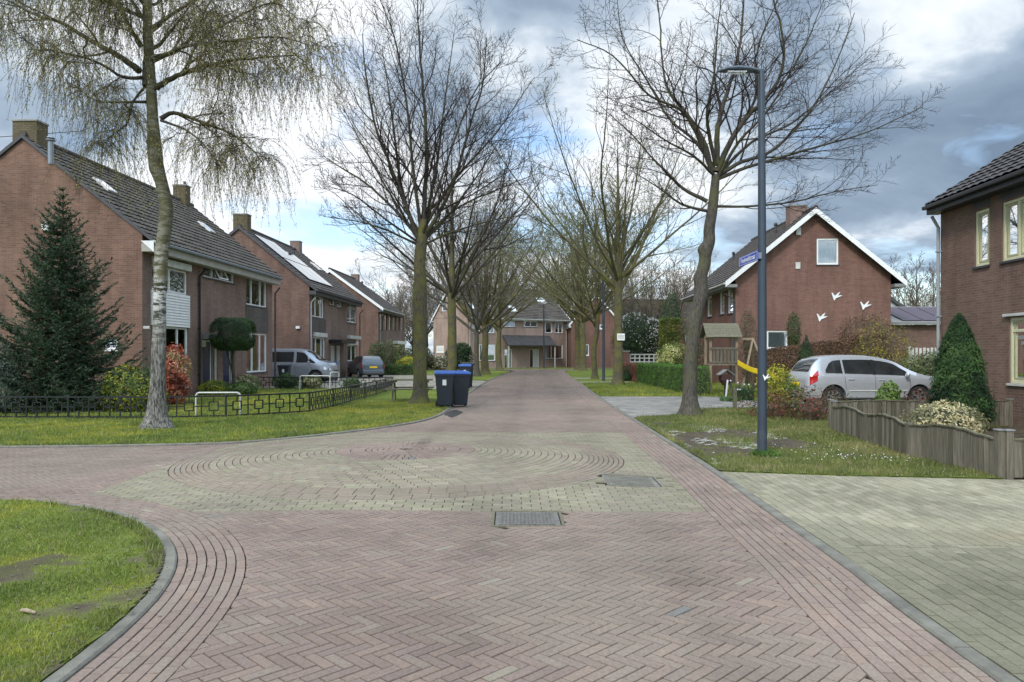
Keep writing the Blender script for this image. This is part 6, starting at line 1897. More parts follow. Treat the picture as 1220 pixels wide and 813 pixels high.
    def toppatch(c, name, x0, x1, k0, k1, mat, o=.008, n=10):
        """screen on the sloping top, k = share of the roof half width at x0, x1"""
        V, F = [], []; m_ = 8
        for i in range(n + 1):
            t = i / n; x = x0 + (x1 - x0) * t; zt, zs, w, wt, P = c.sec(x); k = k0 + (k1 - k0) * t
            e = .01; dz = (c.I(c.t, x + e) - c.I(c.t, x - e)) / (2 * e); nn = Vector((-dz, 0, 1)).normalized()
            for j in range(m_ + 1):
                y = wt * k * (2 * j / m_ - 1); ay = abs(y)
                z = np.interp(ay, [0, wt * .4, wt * .80, wt * .95, wt], [P[11][1], P[10][1], P[9][1], P[8][1], P[7][1]])
                V.append(Vector((x, y, z)) + nn * o)
        for i in range(n):
            for j in range(m_): F.append((i * (m_ + 1) + j, i * (m_ + 1) + j + 1, (i + 1) * (m_ + 1) + j + 1, (i + 1) * (m_ + 1) + j))
        mb = MB(); mb.add(V, F); return mb.build(name, M[mat], c.root, smooth=True)
    def seam(c, name, x0, z0, x1, z1, mat='black', w=.008):
        for sg in (-1, 1):
            mb = MB(); P = [c.lower(x0 + (x1 - x0) * t / 8, z0 + (z1 - z0) * t / 8, .003, sg) for t in range(9)]
            mb.tube(P, w * .6, 5); mb.build(name, M[mat], c.root)
    def handle(c, x, z, mat=None):
        for sg in (-1, 1):
            mb = MB(); a, b = c.lower(x, z, .0, sg), c.lower(x + .17, z, .0, sg); off = Vector((0, sg * .035, 0))
            mb.tube([a, a + off, b + off, b], .011, 6); mb.build('door_handle', M[mat or c.paint], c.root, smooth=True)
    def mirror(c, x, z, mat=None):
        for sg in (-1, 1):
            p = c.lower(x, z - .03, 0, sg); mb = MB(); q = p + Vector((-.03, sg * .13, .07))
            v, f = core_ball(tuple(q), (.07, .10, .075), 1, 12, 8); mb.add([tuple(a) for a in v], [tuple(b) for b in f]); mb.tube([p, q], .022, 6)
            mb.build('wing_mirror', M[mat or c.paint], c.root, smooth=True)
    def boxp(c, name, x0, y0, z0, x1, y1, z1, mat, bev=.01):
        mb = MB(); mb.box(x0, y0, z0, x1, y1, z1); return mb.build(name, M[mat], c.root, bevel=bev)

# silver estate on the right
S_ = Car('parked_car', 'silver estate car parked behind the low wooden fence, rear towards the street', (8.62, 22.5, .02), R(2.5),
         [(0, .50), (.04, .88), (.10, 1.0), (.36, 1.38), (.56, 1.49), (1.3, 1.555), (2.0, 1.54), (2.6, 1.42), (3.28, 1.06), (3.6, .96), (4.05, .84), (4.2, .68), (4.25, .45)],
         [(0, .46), (.05, .82), (.4, .96), (1.2, .95), (2.2, .93), (3.2, .90), (3.6, .86), (4.05, .76), (4.2, .60), (4.25, .43)],
         [(0, .62), (.08, .74), (.3, .82), (.8, .845), (2.4, .85), (3.5, .83), (4.0, .74), (4.2, .60), (4.25, .5)], 'silver', group='parked cars')
S_.body((.80, 3.38), .315)
S_.patch('rear_quarter_window', [(.58, .12), (1.08, .10)], [(.58, .30), (.72, .72), (.84, .86), (1.08, .90)], (.58, 1.08), 'carglass')
S_.patch('rear_door_window', [(1.14, .10), (2.0, .08)], [(1.14, .90), (2.0, .92)], (1.14, 2.00), 'carglass')
S_.patch('front_door_window', [(2.07, .08), (3.02, .07)], [(2.07, .92), (2.5, .92), (2.7, .90), (3.02, .60)], (2.07, 3.02), 'carglass')
S_.patch('window_pillar', [(2.0, .06), (2.07, .06)], [(2.0, .94), (2.07, .94)], (2.0, 2.07), 'black', n=2)
S_.toppatch('rear_window', .13, .50, .86, .80, 'carglass'); S_.toppatch('windscreen', 2.66, 3.22, .84, .93, 'carglass')
S_.lpatch('tail_lamp', ((.10, .66, .92), (.32, .80, .95)), 'red_lamp', o=.014); S_.patch('tail_lamp_top', [(.10, -.02), (.36, .0)], [(.10, .04), (.36, .42)], (.10, .36), 'red_lamp', o=.014)
S_.seam('door_seam', 1.12, .95, 1.16, .52); S_.seam('door_seam', 2.04, .93, 2.04, .34); S_.seam('door_seam', 3.08, .90, 3.10, .36); S_.seam('rubbing_strip', 1.25, .50, 3.0, .50, 'offwhite', .03)
S_.handle(1.22, .84); S_.handle(2.14, .82); S_.mirror(2.98, .93)
S_.boxp('number_plate', -.018, -.26, .62, .03, .26, .73, 'plate'); S_.boxp('rear_bumper', -.04, -.66, .30, .10, .66, .50, 'silver', .04)
for sg in ():
    mb = MB(); P = [Vector((x, sg * S_.sec(x)[3] * .80, S_.sec(x)[0] + .025)) for x in (.7, 1.0, 1.5, 2.0, 2.4)]; mb.tube(P, .013, 6); mb.build('roof_rail', M['silver'], S_.root)
mb = MB(); mb.tube([(.9, .3, 1.53), (.78, .3, 1.78)], .004, 5); mb.build('aerial', M['black'], S_.root)

# small hatchback, rear to us
H2 = Car('parked_car', 'small dark hatchback with yellow number plate parked beside the second left house', (-9.05, 48.3, .02), R(118),
         [(0, .45), (.03, .86), (.09, .98), (.36, 1.36), (.56, 1.45), (1.4, 1.475), (2.1, 1.42), (2.92, 1.04), (3.3, .95), (3.75, .80), (3.9, .6), (3.94, .42)],
         [(0, .42), (.04, .80), (.3, .97), (1.2, .95), (2.2, .90), (3.0, .88), (3.7, .73), (3.9, .52), (3.94, .40)],
         [(0, .64), (.07, .76), (.3, .82), (1.2, .835), (2.8, .83), (3.5, .74), (3.85, .6), (3.94, .45)], 'car_teal', group='parked cars')
H2.body((.66, 3.12), .30)
H2.patch('rear_door_window', [(.50, .20), (1.45, .08)], [(.50, .36), (.66, .80), (.85, .90), (1.45, .93)], (.50, 1.45), 'carglass'); H2.patch('front_door_window', [(1.55, .08), (2.70, .06)], [(1.55, .92), (2.1, .92), (2.70, .45)], (1.55, 2.70), 'carglass')
H2.toppatch('rear_window', .12, .46, .80, .78, 'carglass'); H2.toppatch('windscreen', 2.2, 2.86, .84, .93, 'carglass')
H2.patch('tail_lamp', [(.08, .0), (.42, .30)], [(.08, .2), (.30, .86), (.42, .95)], (.08, .42), 'red_lamp', o=.012)
H2.lpatch('tail_lamp_lower', ((.05, .66, .82), (.20, .78, .94)), 'red_lamp', o=.012)
H2.boxp('number_plate', -.03, -.26, .66, .03, .26, .775, 'plate'); H2.boxp('rear_bumper', -.05, -.70, .30, .12, .70, .56, 'car_rear', .05); H2.boxp('tailgate', -.012, -.60, .575, .025, .60, .86, 'car_rear', .02)
H2.seam('door_seam', 1.5, .93, 1.5, .34); H2.handle(1.6, .82); H2.mirror(2.62, .90)

# grey people carrier, nose to the street
V2 = Car('parked_van', 'slate grey van parked nose out between the first two left houses', (-14.72, 41.05, .02), 0,
         [(0, .6), (.05, 1.6), (.2, 1.84), (.8, 1.89), (3.0, 1.89), (3.45, 1.80), (4.25, 1.24), (4.55, 1.14), (4.85, .98), (4.93, .72), (4.96, .5)],
         [(0, .55), (.05, 1.0), (.5, 1.10), (3.2, 1.08), (4.2, 1.04), (4.6, .98), (4.88, .80), (4.93, .60), (4.96, .46)],
         [(0, .80), (.1, .90), (.6, .95), (3.6, .95), (4.4, .90), (4.8, .74), (4.96, .58)], 'van_grey', .26, .20, group='parked cars')
V2.root['category'] = 'van'
V2.body((.95, 4.05), .34)
V2.patch('front_door_window', [(3.0, .06), (4.02, .08)], [(3.0, .90), (3.42, .90), (4.02, .30)], (3.0, 4.02), 'carglass'); V2.patch('rear_side_window', [(1.3, .08), (2.85, .08)], [(1.3, .90), (2.85, .90)], (1.3, 2.85), 'carglass')
V2.toppatch('windscreen', 3.52, 4.26, .88, .95, 'carglass'); V2.mirror(3.75, 1.10); V2.seam('door_seam', 2.95, 1.05, 2.95, .36); V2.seam('door_seam', 3.88, 1.0, 3.80, .50)
V2.handle(3.05, .95)
V2.lpatch('headlamp', ((4.50, .74, .90), (4.86, .66, .79)), 'chrome', o=.012); V2.boxp('grille', 4.86, -.42, .52, 4.975, .42, .70, 'black', .02)

# ---------------------------------------------------------------- bins
def wheelie(label, loc, rz, lid='bin_lid', sticker=True, H=1.0, group='wheelie bins'):
    b = thing('wheelie_bin', label, 'bin', loc, rz, group)
    mb = MB(); w0, w1, d0, d1 = .20, .275, .23, .33
    mb.hexa([(-w0, -d0, .06), (w0, -d0, .06), (w0, d0, .06), (-w0, d0, .06), (-w1, -d1, H - .06), (w1, -d1, H - .06), (w1, d1, H - .06), (-w1, d1, H - .06)])
    mb.build('body', M['bin'], b, bevel=.03)
    mb = MB(); mb.box(-w1 - .018, -d1 - .018, H - .10, w1 + .018, d1 + .018, H - .055); mb.build('rim', M['bin'], b, bevel=.012)
    mb = MB(); e = .03; P0 = [(-w1 - e, -d1 - e), (w1 + e, -d1 - e), (w1 + e, d1 + e), (-w1 - e, d1 + e)]
    mb.hexa([(x, y, H - .05) for x, y in P0] + [(x * .97, y * .97, H + .01 + (.035 if y > 0 else 0)) for x, y in P0]); mb.hexa([(x * .7, y * .7, H + .012) for x, y in P0] + [(x * .6, y * .6, H + .05) for x, y in P0])
    l = mb.build('lid', M[lid], b, bevel=.015)
    mb = MB(); mb.tube([(-w1 + .04, d1 + .02, H - .02), (-w1 + .04, d1 + .10, H + .01), (w1 - .04, d1 + .10, H + .01), (w1 - .04, d1 + .02, H - .02)], .016, 8); mb.build('handle', M['bin'], b, smooth=True)
    for sg in (-1, 1):
        mb = MB(); mb.tube([(sg * .20, d0 + .06, .10), (sg * .26, d0 + .06, .10)], .10, 18); mb.build('wheel', M['rubber'], b)
    if sticker:
        mb = MB(); z0, z1 = H * .64, H * .80; f = lambda z: -(d0 + (d1 - d0) * (z - .06) / (H - .12)) - .004
        mb.hexa([(-.06, f(z0), z0), (.05, f(z0), z0), (.05, f(z0) + .003, z0), (-.06, f(z0) + .003, z0), (-.06, f(z1), z1), (.05, f(z1), z1), (.05, f(z1) + .003, z1), (-.06, f(z1) + .003, z1)]); mb.build('sticker', M['white'], b)
    return b
wheelie('blue-lidded wheelie bin with white sticker on the kerb, nearest of the four there', (-2.00, 21.9, .02), R(6), H=1.04)
wheelie('wheelie bin tucked right behind the nearest blue-lidded bin, without a sticker in view', (-1.60, 22.55, .0), R(14), H=1.04, sticker=False)
wheelie('farther wheelie bin with blue lid and white sticker at the edge of the paved drive', (-2.18, 34.2, .02), R(4), H=1.06)
wheelie('black-lidded wheelie bin just behind the farther blue-lidded bin', (-2.12, 35.1, .02), R(10), lid='bin', sticker=False, H=1.14)
wheelie('dark wheelie bin with white sticker standing in front of the grey van', (-11.78, 38.3, .02), R(5), lid='bin', H=1.0)
wheelie('wheelie bin with blue lid beside the nose of the grey van', (-10.75, 43.6, .02), R(-20), H=1.06, sticker=False)

# ---------------------------------------------------------------- covers
for i, ((x, y, w, h), lab) in enumerate(zip(COVERS, ('grey rectangular inspection cover in the clay herringbone paving, nearest one', 'pale ribbed inspection cover in the yellow paving near the right kerb'))):
    r = thing('inspection_cover', lab, 'manhole cover', (x, y, float(hz(x, y)) + .005), 0, 'inspection covers')
    r.rotation_euler = (math.atan(float(hz(x, y + .2) - hz(x, y - .2)) / .4), -math.atan(float(hz(x + .2, y) - hz(x - .2, y)) / .4), 0)
    mb = MB(); a, b = w - .035, h - .03
    for (x0, y0, x1, y1) in ((-w, -h, w, -b), (-w, b, w, h), (-w, -b, -a, b), (a, -b, w, b)): mb.box(x0 + .004, y0 + .004, -.05, x1 - .004, y1 - .004, .002)
    mb.build('frame', M['wood_green' if i == 0 else 'kerb'], r, bevel=.004)
    mb = MB(); mb.box(-a + .006, -b + .006, -.05, a - .006, b - .006, -.010)
    n = 15
    for k in range(n):
        x0 = -a + .05 + (2 * a - .1) * k / n
        for q in range(6):
            y0 = -b + .04 + (2 * b - .08) * q / 6; mb.box(x0, y0, -.010, x0 + (2 * a - .1) / n * .55, y0 + (2 * b - .08) / 6 * .8, .0)
    mb.build('lid', M['iron' if i == 0 else 'kerb'], r)

# ---------------------------------------------------------------- street lamps and signs
def lamp(label, x, y, H, r0, r1, arm, sc_=1):
    L = thing('street_lamp', label, 'street lamp', (x, y, .0), 0, 'street lamps')
    mb = MB(); mb.tube([(0, 0, -.05), (0, 0, .42)], r0 * 1.03, 20); mb.build('base_sleeve', M['steel_pale'], L, smooth=True)
    mb = MB(); mb.tube([(0, 0, .42), (0, 0, 2.6), (-.01, 0, H - .12), (-.015, 0, H)], [r0, r0 * .92, r1 * 1.05, r1], 20); mb.build('pole', M['steel_blue'], L, smooth=True)
    mb = MB(); mb.tube([(.03, 0, H - .03), (-.12, 0, H - .005)], [.045, .04], 12)
    # flat curved head
    prof = [(-.08, .05, .035, .0), (-.20, .085, .05, .01), (-.38, .10, .055, .018), (-.56, .085, .045, .014), (-.66, .05, .03, .0), (-.70, .02, .015, -.012)]
    V, F = [], []; n = 12
    for (x_, hw, hh, dz) in prof:
        for j in range(n):
            a = 2 * math.pi * j / n; V.append((x_ * arm, math.cos(a) * hw, H - .01 + dz + max(math.sin(a), -.55) * hh))
    for i in range(len(prof) - 1):
        for j in range(n): F.append((i * n + j, i * n + (j + 1) % n, (i + 1) * n + (j + 1) % n, (i + 1) * n + j))
    F += [tuple(range(n)), tuple((len(prof) - 1) * n + j for j in range(n))]; mb.add(V, F)
    hd = mb.build('lamp_head', M['steel_blue'], L, smooth=True)
    mb = MB(); mb.box(-.56 * arm, -.06, H - .045, -.26 * arm, .06, H - .033); mb.build('lens', M['glass_mirror'], hd)
    return L
lx, ly = G(908, 545)
lamp('tall blue-grey street lamp on the right verge, in front of the large bare tree', lx, ly, 6.0, .071, .048, .98)
x, y = G(719, 454.6); lamp('dark street lamp farther down the right side beside the slender mossy tree', x, y, 6.45, .085, .06, 1.0)
x, y = G(648, 439.3); lamp('small thin street lamp where the road ends', x, y, 7.0, .08, .06, 1.0)
SG = thing('street_sign', 'blue street name sign with white border and lettering clamped to the nearest lamp post', 'street sign', (lx - .095, ly - .10, 3.04), R(90))
mb = MB(); mb.box(0, -.002, 0, .92, .012, .155); mb.build('plate', M['sign_blue'], SG, bevel=.003)
mb = MB()
for (a, b, c_, d) in ((.012, .012, .908, .019), (.012, .136, .908, .143), (.012, .019, .019, .136), (.901, .019, .908, .136)): mb.box(a, .0125, b, c_, .0145, d)
mb.build('border', M['white'], SG)
mb = MB(); mb.box(.02, -.06, .03, .06, -.003, .125); mb.box(.14, -.06, .03, .18, -.003, .125); mb.build('clamp', M['zinc'], SG)
cu = bpy.data.curves.new('lettering', 'FONT'); cu.body = 'Hoekveldstraat'; cu.size = .118; cu.extrude = .001; cu.align_x = 'CENTER'; cu.align_y = 'CENTER'
tmp = bpy.data.objects.new('tmp', cu); COL.objects.link(tmp); lm = bpy.data.meshes.new_from_object(tmp.evaluated_get(bpy.context.evaluated_depsgraph_get())); bpy.data.objects.remove(tmp, do_unlink=True); lm.materials.clear(); lm.materials.append(M['white'])
tx = bpy.data.objects.new('lettering', lm); COL.objects.link(tx); tx.parent = SG; tx.location = (.46, .0145, .078); tx.rotation_euler = (R(90), 0, R(180))
mb = MB(); gs = .42
mb.prism([(x * .11, 0, z * .11) for x, z in goose], (0, -.004, 0)); o = mb.build('reflector_tag', M['white']); o.location = (lx + .03, ly - .083, 1.24); tag(o, 'small white tag fixed low on the nearest lamp post', 'tag')

# ---------------------------------------------------------------- black ornamental garden fence
def ornate(label, pts, H=.555, cell=.52, group='low ornamental garden fences'):
    r = thing('garden_fence', label, 'fence', (pts[0][0], pts[0][1], 0), 0, group); o0 = Vector((pts[0][0], pts[0][1], 0))
    for i in range(len(pts)):
        p = Vector((pts[i][0], pts[i][1], 0)) - o0; mb = MB(); mb.box(p.x - .022, p.y - .022, -.02, p.x + .022, p.y + .022, H + .04)
        mb.build('post', M['black'], r, bevel=.004)
    for i in range(len(pts) - 1):
        a, b = Vector((pts[i][0], pts[i][1], 0)) - o0, Vector((pts[i + 1][0], pts[i + 1][1], 0)) - o0
        d = b - a; L = d.length; d.normalize(); n = max(1, round(L / cell)); w = L / n; mb = MB()
        P = lambda s, z: a + d * s + Vector((0, 0, z)); t = .026; z0, z1 = .07, H; zm = (z0 + z1) / 2; q = .105
        mb.bar(P(.02, z0), P(L - .02, z0), t * 1.3, t * 1.3); mb.bar(P(.02, z1), P(L - .02, z1), t * 1.5, t * 1.5)
        for k in range(n):
            s0, sm = k * w, (k + .5) * w
            if k: mb.bar(P(s0, z0), P(s0, z1), t, t, d)
            mb.bar(P(sm, z0), P(sm, zm - q), t, t, d); mb.bar(P(sm, zm + q), P(sm, z1), t, t, d)
            mb.bar(P(s0, zm), P(sm - q, zm), t, t); mb.bar(P(sm + q, zm), P(s0 + w, zm), t, t)
            mb.bar(P(sm - q, zm - q), P(sm + q, zm - q), t, t); mb.bar(P(sm - q, zm + q), P(sm + q, zm + q), t, t)
            mb.bar(P(sm - q, zm - q), P(sm - q, zm + q), t, t, d); mb.bar(P(sm + q, zm - q), P(sm + q, zm + q), t, t, d)
        mb.build('panel', M['black'], r)
    return r
pF = [(-15.0, 18.2), (-12.9, 18.1), (-10.8, 18.0), (-8.75, 17.95), (-7.1, 18.35), (-5.45, 19.9), (-5.32, 22.0), (-5.28, 24.2), (-5.25, 26.4), (-5.25, 28.6), (-5.27, 30.8), (-5.3, 32.9)]
ornate('low black ornamental garden fence along the left verge, passing the birch and spruce', pF)
ornate('back run of the low black metal fence closing the garden, before the grey van', [(-5.4, 33.1), (-7.4, 33.15), (-9.4, 33.2), (-11.4, 33.2), (-12.1, 33.2)])
def hoop(label, x, y, w, H, rz=0):
    r = thing('hoop_rail', label, 'hoop', (x, y, 0), rz, 'white tube hoops'); mb = MB(); c_ = .09; P = [(-w / 2, 0, -.05), (-w / 2, 0, H - c_)]
    P += [(-w / 2 + c_ * (1 - math.cos(a)), 0, H - c_ + c_ * math.sin(a)) for a in (.4, .8, 1.2, 1.57)]; P += [(-q[0], 0, q[2]) for q in reversed(P)]
    mb.tube(P, .021, 10); mb.build('tube', M['offwhite'], r, smooth=True)
hoop('white tube hoop in the garden grass, nearest one, right of the birch trunk', -7.45, 18.75, 1.1, .62, .06)
hoop('white tube hoop standing before the back run of the black fence', -8.5, 31.9, 1.3, .66)
hoop('small white hoop at the corner of the paved drive, right of the grey van', -8.3, 34.6, .5, .75, .9)

# picnic table
PT = thing('picnic_table', 'weathered wooden picnic table with attached benches behind the mossy tree trunk', 'picnic table', (-3.45, 25.1, 0), R(4))
def planks(name, x0, x1, y0, y1, z, n, mat='wood_green', t=.04):
    mb = MB(); w = (y1 - y0) / n
    for i in range(n): mb.box(x0 + random.uniform(-.01, .01), y0 + w * i + .004, z - t, x1 + random.uniform(-.01, .01), y0 + w * (i + 1) - .004, z)
    return mb.build(name, M[mat], PT)
planks('table_top', -.75, .75, -.38, .38, .75, 5); planks('bench', -.78, .78, -.80, -.55, .46, 2); planks('bench', -.78, .78, .55, .80, .46, 2)
for sx in (-.55, .55):
    for sy in (-1, 1):
        mb = MB(); mb.bar((sx, sy * .62, 0), (sx, sy * .22, .71), .045, .10, (0, 1, 0)); mb.build('leg', M['wood_green'], PT)
    mb = MB(); mb.bar((sx + .05, -.78, .40), (sx + .05, .78, .40), .045, .09); mb.bar((sx + .05, -.36, .68), (sx + .05, .36, .68), .045, .07); mb.build('cross_beam', M['wood_green'], PT)

# ---------------------------------------------------------------- wooden fences on the right
def picket(label, pts, hf, w=.084, gap=.017, mat='wood_grey', group='low wooden fences', post_h=.62, rails=(.16, .42), cap=True, postmat='wood_grey', pw=.09):
    r = thing('picket_fence', label, 'fence', (pts[0][0], pts[0][1], 0), 0, group); o0 = Vector((pts[0][0], pts[0][1], 0)); g = random.Random(len(label))
    for i, p_ in enumerate(pts):
        p = Vector((p_[0], p_[1], 0)) - o0; mb = MB(); hh = post_h if i in (0, len(pts) - 1) else post_h - .08
        mb.box(p.x - pw / 2, p.y - pw / 2, -.03, p.x + pw / 2, p.y + pw / 2, hh); po = mb.build('post', M[postmat], r, bevel=.006)
        if i in (0, len(pts) - 1):
            mb = MB(); mb.box(p.x - pw / 2 - .012, p.y - pw / 2 - .012, hh + .001, p.x + pw / 2 + .012, p.y + pw / 2 + .012, hh + .02); mb.build('cap', M['midgrey'], po, bevel=.004)
    for i in range(len(pts) - 1):
        a, b = Vector((pts[i][0], pts[i][1], 0)) - o0, Vector((pts[i + 1][0], pts[i + 1][1], 0)) - o0; d = b - a; L = d.length; d.normalize(); n_ = Vector((d.y, -d.x, 0))
        if n_.x > 0 and abs(d.y) > .7: n_ = -n_
        if n_.y > 0 and abs(d.x) >= .7: n_ = -n_
        n = int((L - pw) / (w + gap)); st = (L - pw) / n; mb = MB(); top = []
        for k in range(n):
            s = pw / 2 + st * (k + .5); t = s / L; h = hf(t) + g.uniform(-.010, .008); c = a + d * s + n_ * .02; z0 = .03 + g.uniform(-.012, .012)
            hw = st / 2 - gap / 2; lean = g.uniform(-.006, .006); th = n_ * .018
            mb.hexa([c - d * hw + Vector((0, 0, z0)) + th, c + d * hw + Vector((0, 0, z0)) + th, c + d * hw + Vector((0, 0, z0)), c - d * hw + Vector((0, 0, z0)),
                     c - d * (hw - lean) + Vector((0, 0, h)) + th, c + d * (hw + lean) + Vector((0, 0, h)) + th, c + d * (hw + lean) + Vector((0, 0, h)), c - d * (hw - lean) + Vector((0, 0, h))], g.choice((0, 0, 1, 2)))
            top.append(c + n_ * .01 + Vector((0, 0, h + .012)))
        mb.build('slat_panel', [M[mat], M[mat + '_pale'] if mat + '_pale' in M else M[mat], M[mat + '_dark'] if mat + '_dark' in M else M[mat]], r)
        mb = MB()
        for z_ in rails: mb.bar(a + Vector((0, 0, z_)) - n_ * .002, b + Vector((0, 0, z_)) - n_ * .002, .035, .06)
        mb.build('rail', M[mat], r)
        if cap:
            mb = MB(); P = [a + Vector((0, 0, hf(0) + .012)) + n_ * .01] + top + [b + Vector((0, 0, hf(1) + .012)) + n_ * .01]
            for q in range(len(P) - 1): mb.bar(P[q], P[q + 1], .05, .022)
            mb.build('top_rail', M['wood_green'], r)
    return r
arch = lambda t: .50 + .075 * math.sin(math.pi * min(1, max(0, t))) ** 1.5
picket('low weathered wooden fence with wavy top along the right grass verge', [(6.62, 15.2), (6.36, 13.2), (6.13, 11.4), (6.24, 9.46)], arch)
picket('short run of weathered wooden fence at the right picture edge, facing the paved drive', [(6.32, 9.42), (8.3, 9.30), (10.3, 9.2)], lambda t: .50 + .06 * math.sin(math.pi * t), w=.10)
picket('back row of weathered wooden fence behind the wavy one, before the silver car', [(6.9, 16.0), (8.9, 16.1), (10.9, 16.2)], lambda t: .56 + .03 * math.sin(math.pi * t), post_h=.60)
picket('short wooden fence between the clipped yew and the near right house', [(9.5, 13.6), (11.0, 13.4)], lambda t: .62, w=.12, cap=True)
picket('grey-white picket fence behind the yellow-flowering bush', [(15.9, 29.6), (18.0, 29.6)], lambda t: 1.85, w=.09, gap=.06, mat='offwhite', cap=False, post_h=1.9, rails=(.5, 1.5), postmat='offwhite')
picket('pale picket gate fence left of the terrace gable', [(-9.6, 82.0), (-7.2, 82.0)], lambda t: 1.2 + .25 * math.sin(math.pi * t), w=.10, gap=.09, mat='offwhite', cap=False, post_h=1.5, rails=(.4, 1.0), postmat='offwhite')

# white lattice between brick pillars
LT = thing('lattice_screen', 'white lattice screen between two brick pillars under the white-flowering shrub', 'screen', (7.75, 50.3, 0))
for x in (0, 2.95):
    mb = MB(); mb.box(x - .2, -.2, 0, x + .2, .2, 1.75); p = mb.build('pillar', M['brickG'], LT); mb = MB(); mb.box(x - .24, -.24, 1.752, x + .24, .24, 1.83); mb.build('coping', M['concrete'], p, bevel=.01)
mb = MB()
for k in range(8): mb.box(.25 + k * .32, -.02, .75, .33 + k * .32, .02, 1.6)
for k in range(4): mb.box(.22, -.035, .78 + k * .25, 2.72, -.021, .86 + k * .25)
mb.build('lattice', M['offwhite'], LT)

# ---------------------------------------------------------------- play tower with slide
PL = thing('play_tower', 'wooden play tower with plank roof, railing and swing frame in the right garden', 'play tower', (8.35, 29.4, 0), R(-4))
for (x, y) in ((-.55, -.5), (.45, -.5), (-.55, .5), (.45, .5)):
    mb = MB(); mb.bar((x, y, 0), (x, y, 2.35), .09, .09, (0, 1, 0)); mb.build('post', M['wood_tan'], PL)
mb = MB()
for i in range(6): mb.box(-.6, -.55 + i * .185, 1.16, .5, -.55 + i * .185 + .175, 1.2)
mb.build('deck', M['wood_tan'], PL)
mb = MB()
for i in range(7): mb.box(-.47 + i * .14, -.565, 1.22, -.38 + i * .14, -.545, 1.82)
mb.box(-.6, -.59, 1.78, .5, -.567, 1.86); mb.box(-.6, -.59, 1.24, .5, -.567, 1.31); mb.build('railing', M['wood_grey'], PL)
for sy in (-1, 1):
    mb = MB()
    for i in range(5):
        t0, t1 = i / 5, (i + 1) / 5 + .03; f = lambda t: (sy * (.72 - .72 * t), 2.25 + .55 * t)
        (y0, z0), (y1, z1) = f(t0), f(min(1, t1)); o_ = .012 * (5 - i)
        mb.hexa([(-.75, y0, z0), (.62, y0, z0), (.62, y1, z1), (-.75, y1, z1), (-.75, y0, z0 + .022), (.62, y0, z0 + .022), (.62, y1, z1 + .022), (-.75, y1, z1 + .022)])
    mb.build('roof', M['wood_green'], PL)
mb = MB(); mb.bar((-.55, -.5, 2.28), (-.55, .5, 2.28), .06, .07); mb.bar((.45, -.5, 2.28), (.45, .5, 2.28), .06, .07); mb.bar((.45, 0, 2.2), (1.25, 0, 2.2), .08, .09); mb.build('beam', M['wood_tan'], PL)
for (x0, y0, x1, y1) in ((1.2, 0, .55, -.75), (1.2, 0, 1.95, -.45), (1.2, 0, 1.4, .8)):
    mb = MB(); mb.bar((x0, y0, 2.22), (x1, y1, 0), .07, .07, (0, 1, 0)); mb.build('swing_leg', M['wood_tan'], PL)
SLD = thing('slide', 'yellow plastic slide running down from the play tower', 'slide', (8.35, 29.4, 0), R(-14))
V, F = [], []; n = 18
for i in range(n + 1):
    t = i / n; x = .55 + 1.70 * t; z = 1.22 - .72 * t - .10 * math.sin(t * 6.28) * .6 - .08 * t * t
    for (y, dz) in ((-.27, .15), (-.245, .16), (-.22, .02), (0, -.01), (.22, .02), (.245, .16), (.27, .15), (.24, -.03), (0, -.05), (-.24, -.03)): V.append((x, y - .62, z + dz))
for i in range(n):
    for j in range(10): F.append((i * 10 + j, i * 10 + (j + 1) % 10, (i + 1) * 10 + (j + 1) % 10, (i + 1) * 10 + j))
mb = MB(); mb.add(V, F); mb.build('chute', M['yellow'], SLD, smooth=True)
mb = MB(); mb.tube([(2.2, -.62, 0), (2.2, -.62, .42)], .03, 8); mb.build('prop', M['wood_grey'], SLD)
# letter box, stake, post
LB_ = thing('letter_box', 'dark red-brown letter box with small pitched grey roof on a post in the right garden', 'letter box', (8.05, 27.9, 0), R(5))
mb = MB(); mb.bar((0, 0, 0), (0, 0, .45), .08, .08, (0, 1, 0)); mb.build('post', M['darkgrey'], LB_)
mb = MB(); mb.hexa([(-.09, -.07, .42), (.09, -.07, .42), (.09, .07, .42), (-.09, .07, .42), (-.21, -.15, .62), (.21, -.15, .62), (.21, .15, .62), (-.21, .15, .62)]); mb.box(-.21, -.15, .621, .21, .15, .82); mb.build('box', M['plate_red'], LB_, bevel=.006)
mb = MB()
for sx in (-1, 1): mb.hexa([(sx * .29, -.2, .80), (sx * .29, .2, .80), (0, .2, .99), (0, -.2, .99), (sx * .29, -.2, .83), (sx * .29, .2, .83), (0, .2, 1.02), (0, -.2, 1.02)])
mb.build('roof', M['midgrey'], LB_)
mb = MB(); mb.bar((0, 0, 0), (.07, 0, .68), .055, .03, (0, 1, 0)); o = mb.build('marker_stake', M['white'], bevel=.004); o.location = (*G(864.5, 475.5), 0); tag(o, 'white leaning stake at the edge of the tiled garden path', 'stake')
mb = MB(); mb.bar((0, 0, 0), (0, 0, .60), .10, .10, (0, 1, 0)); o = mb.build('wooden_post', M['wood_green'], bevel=.008); o.location = (6.45, 21.4, 0); tag(o, 'short mossy wooden post just left of the nearest lamp post', 'post')
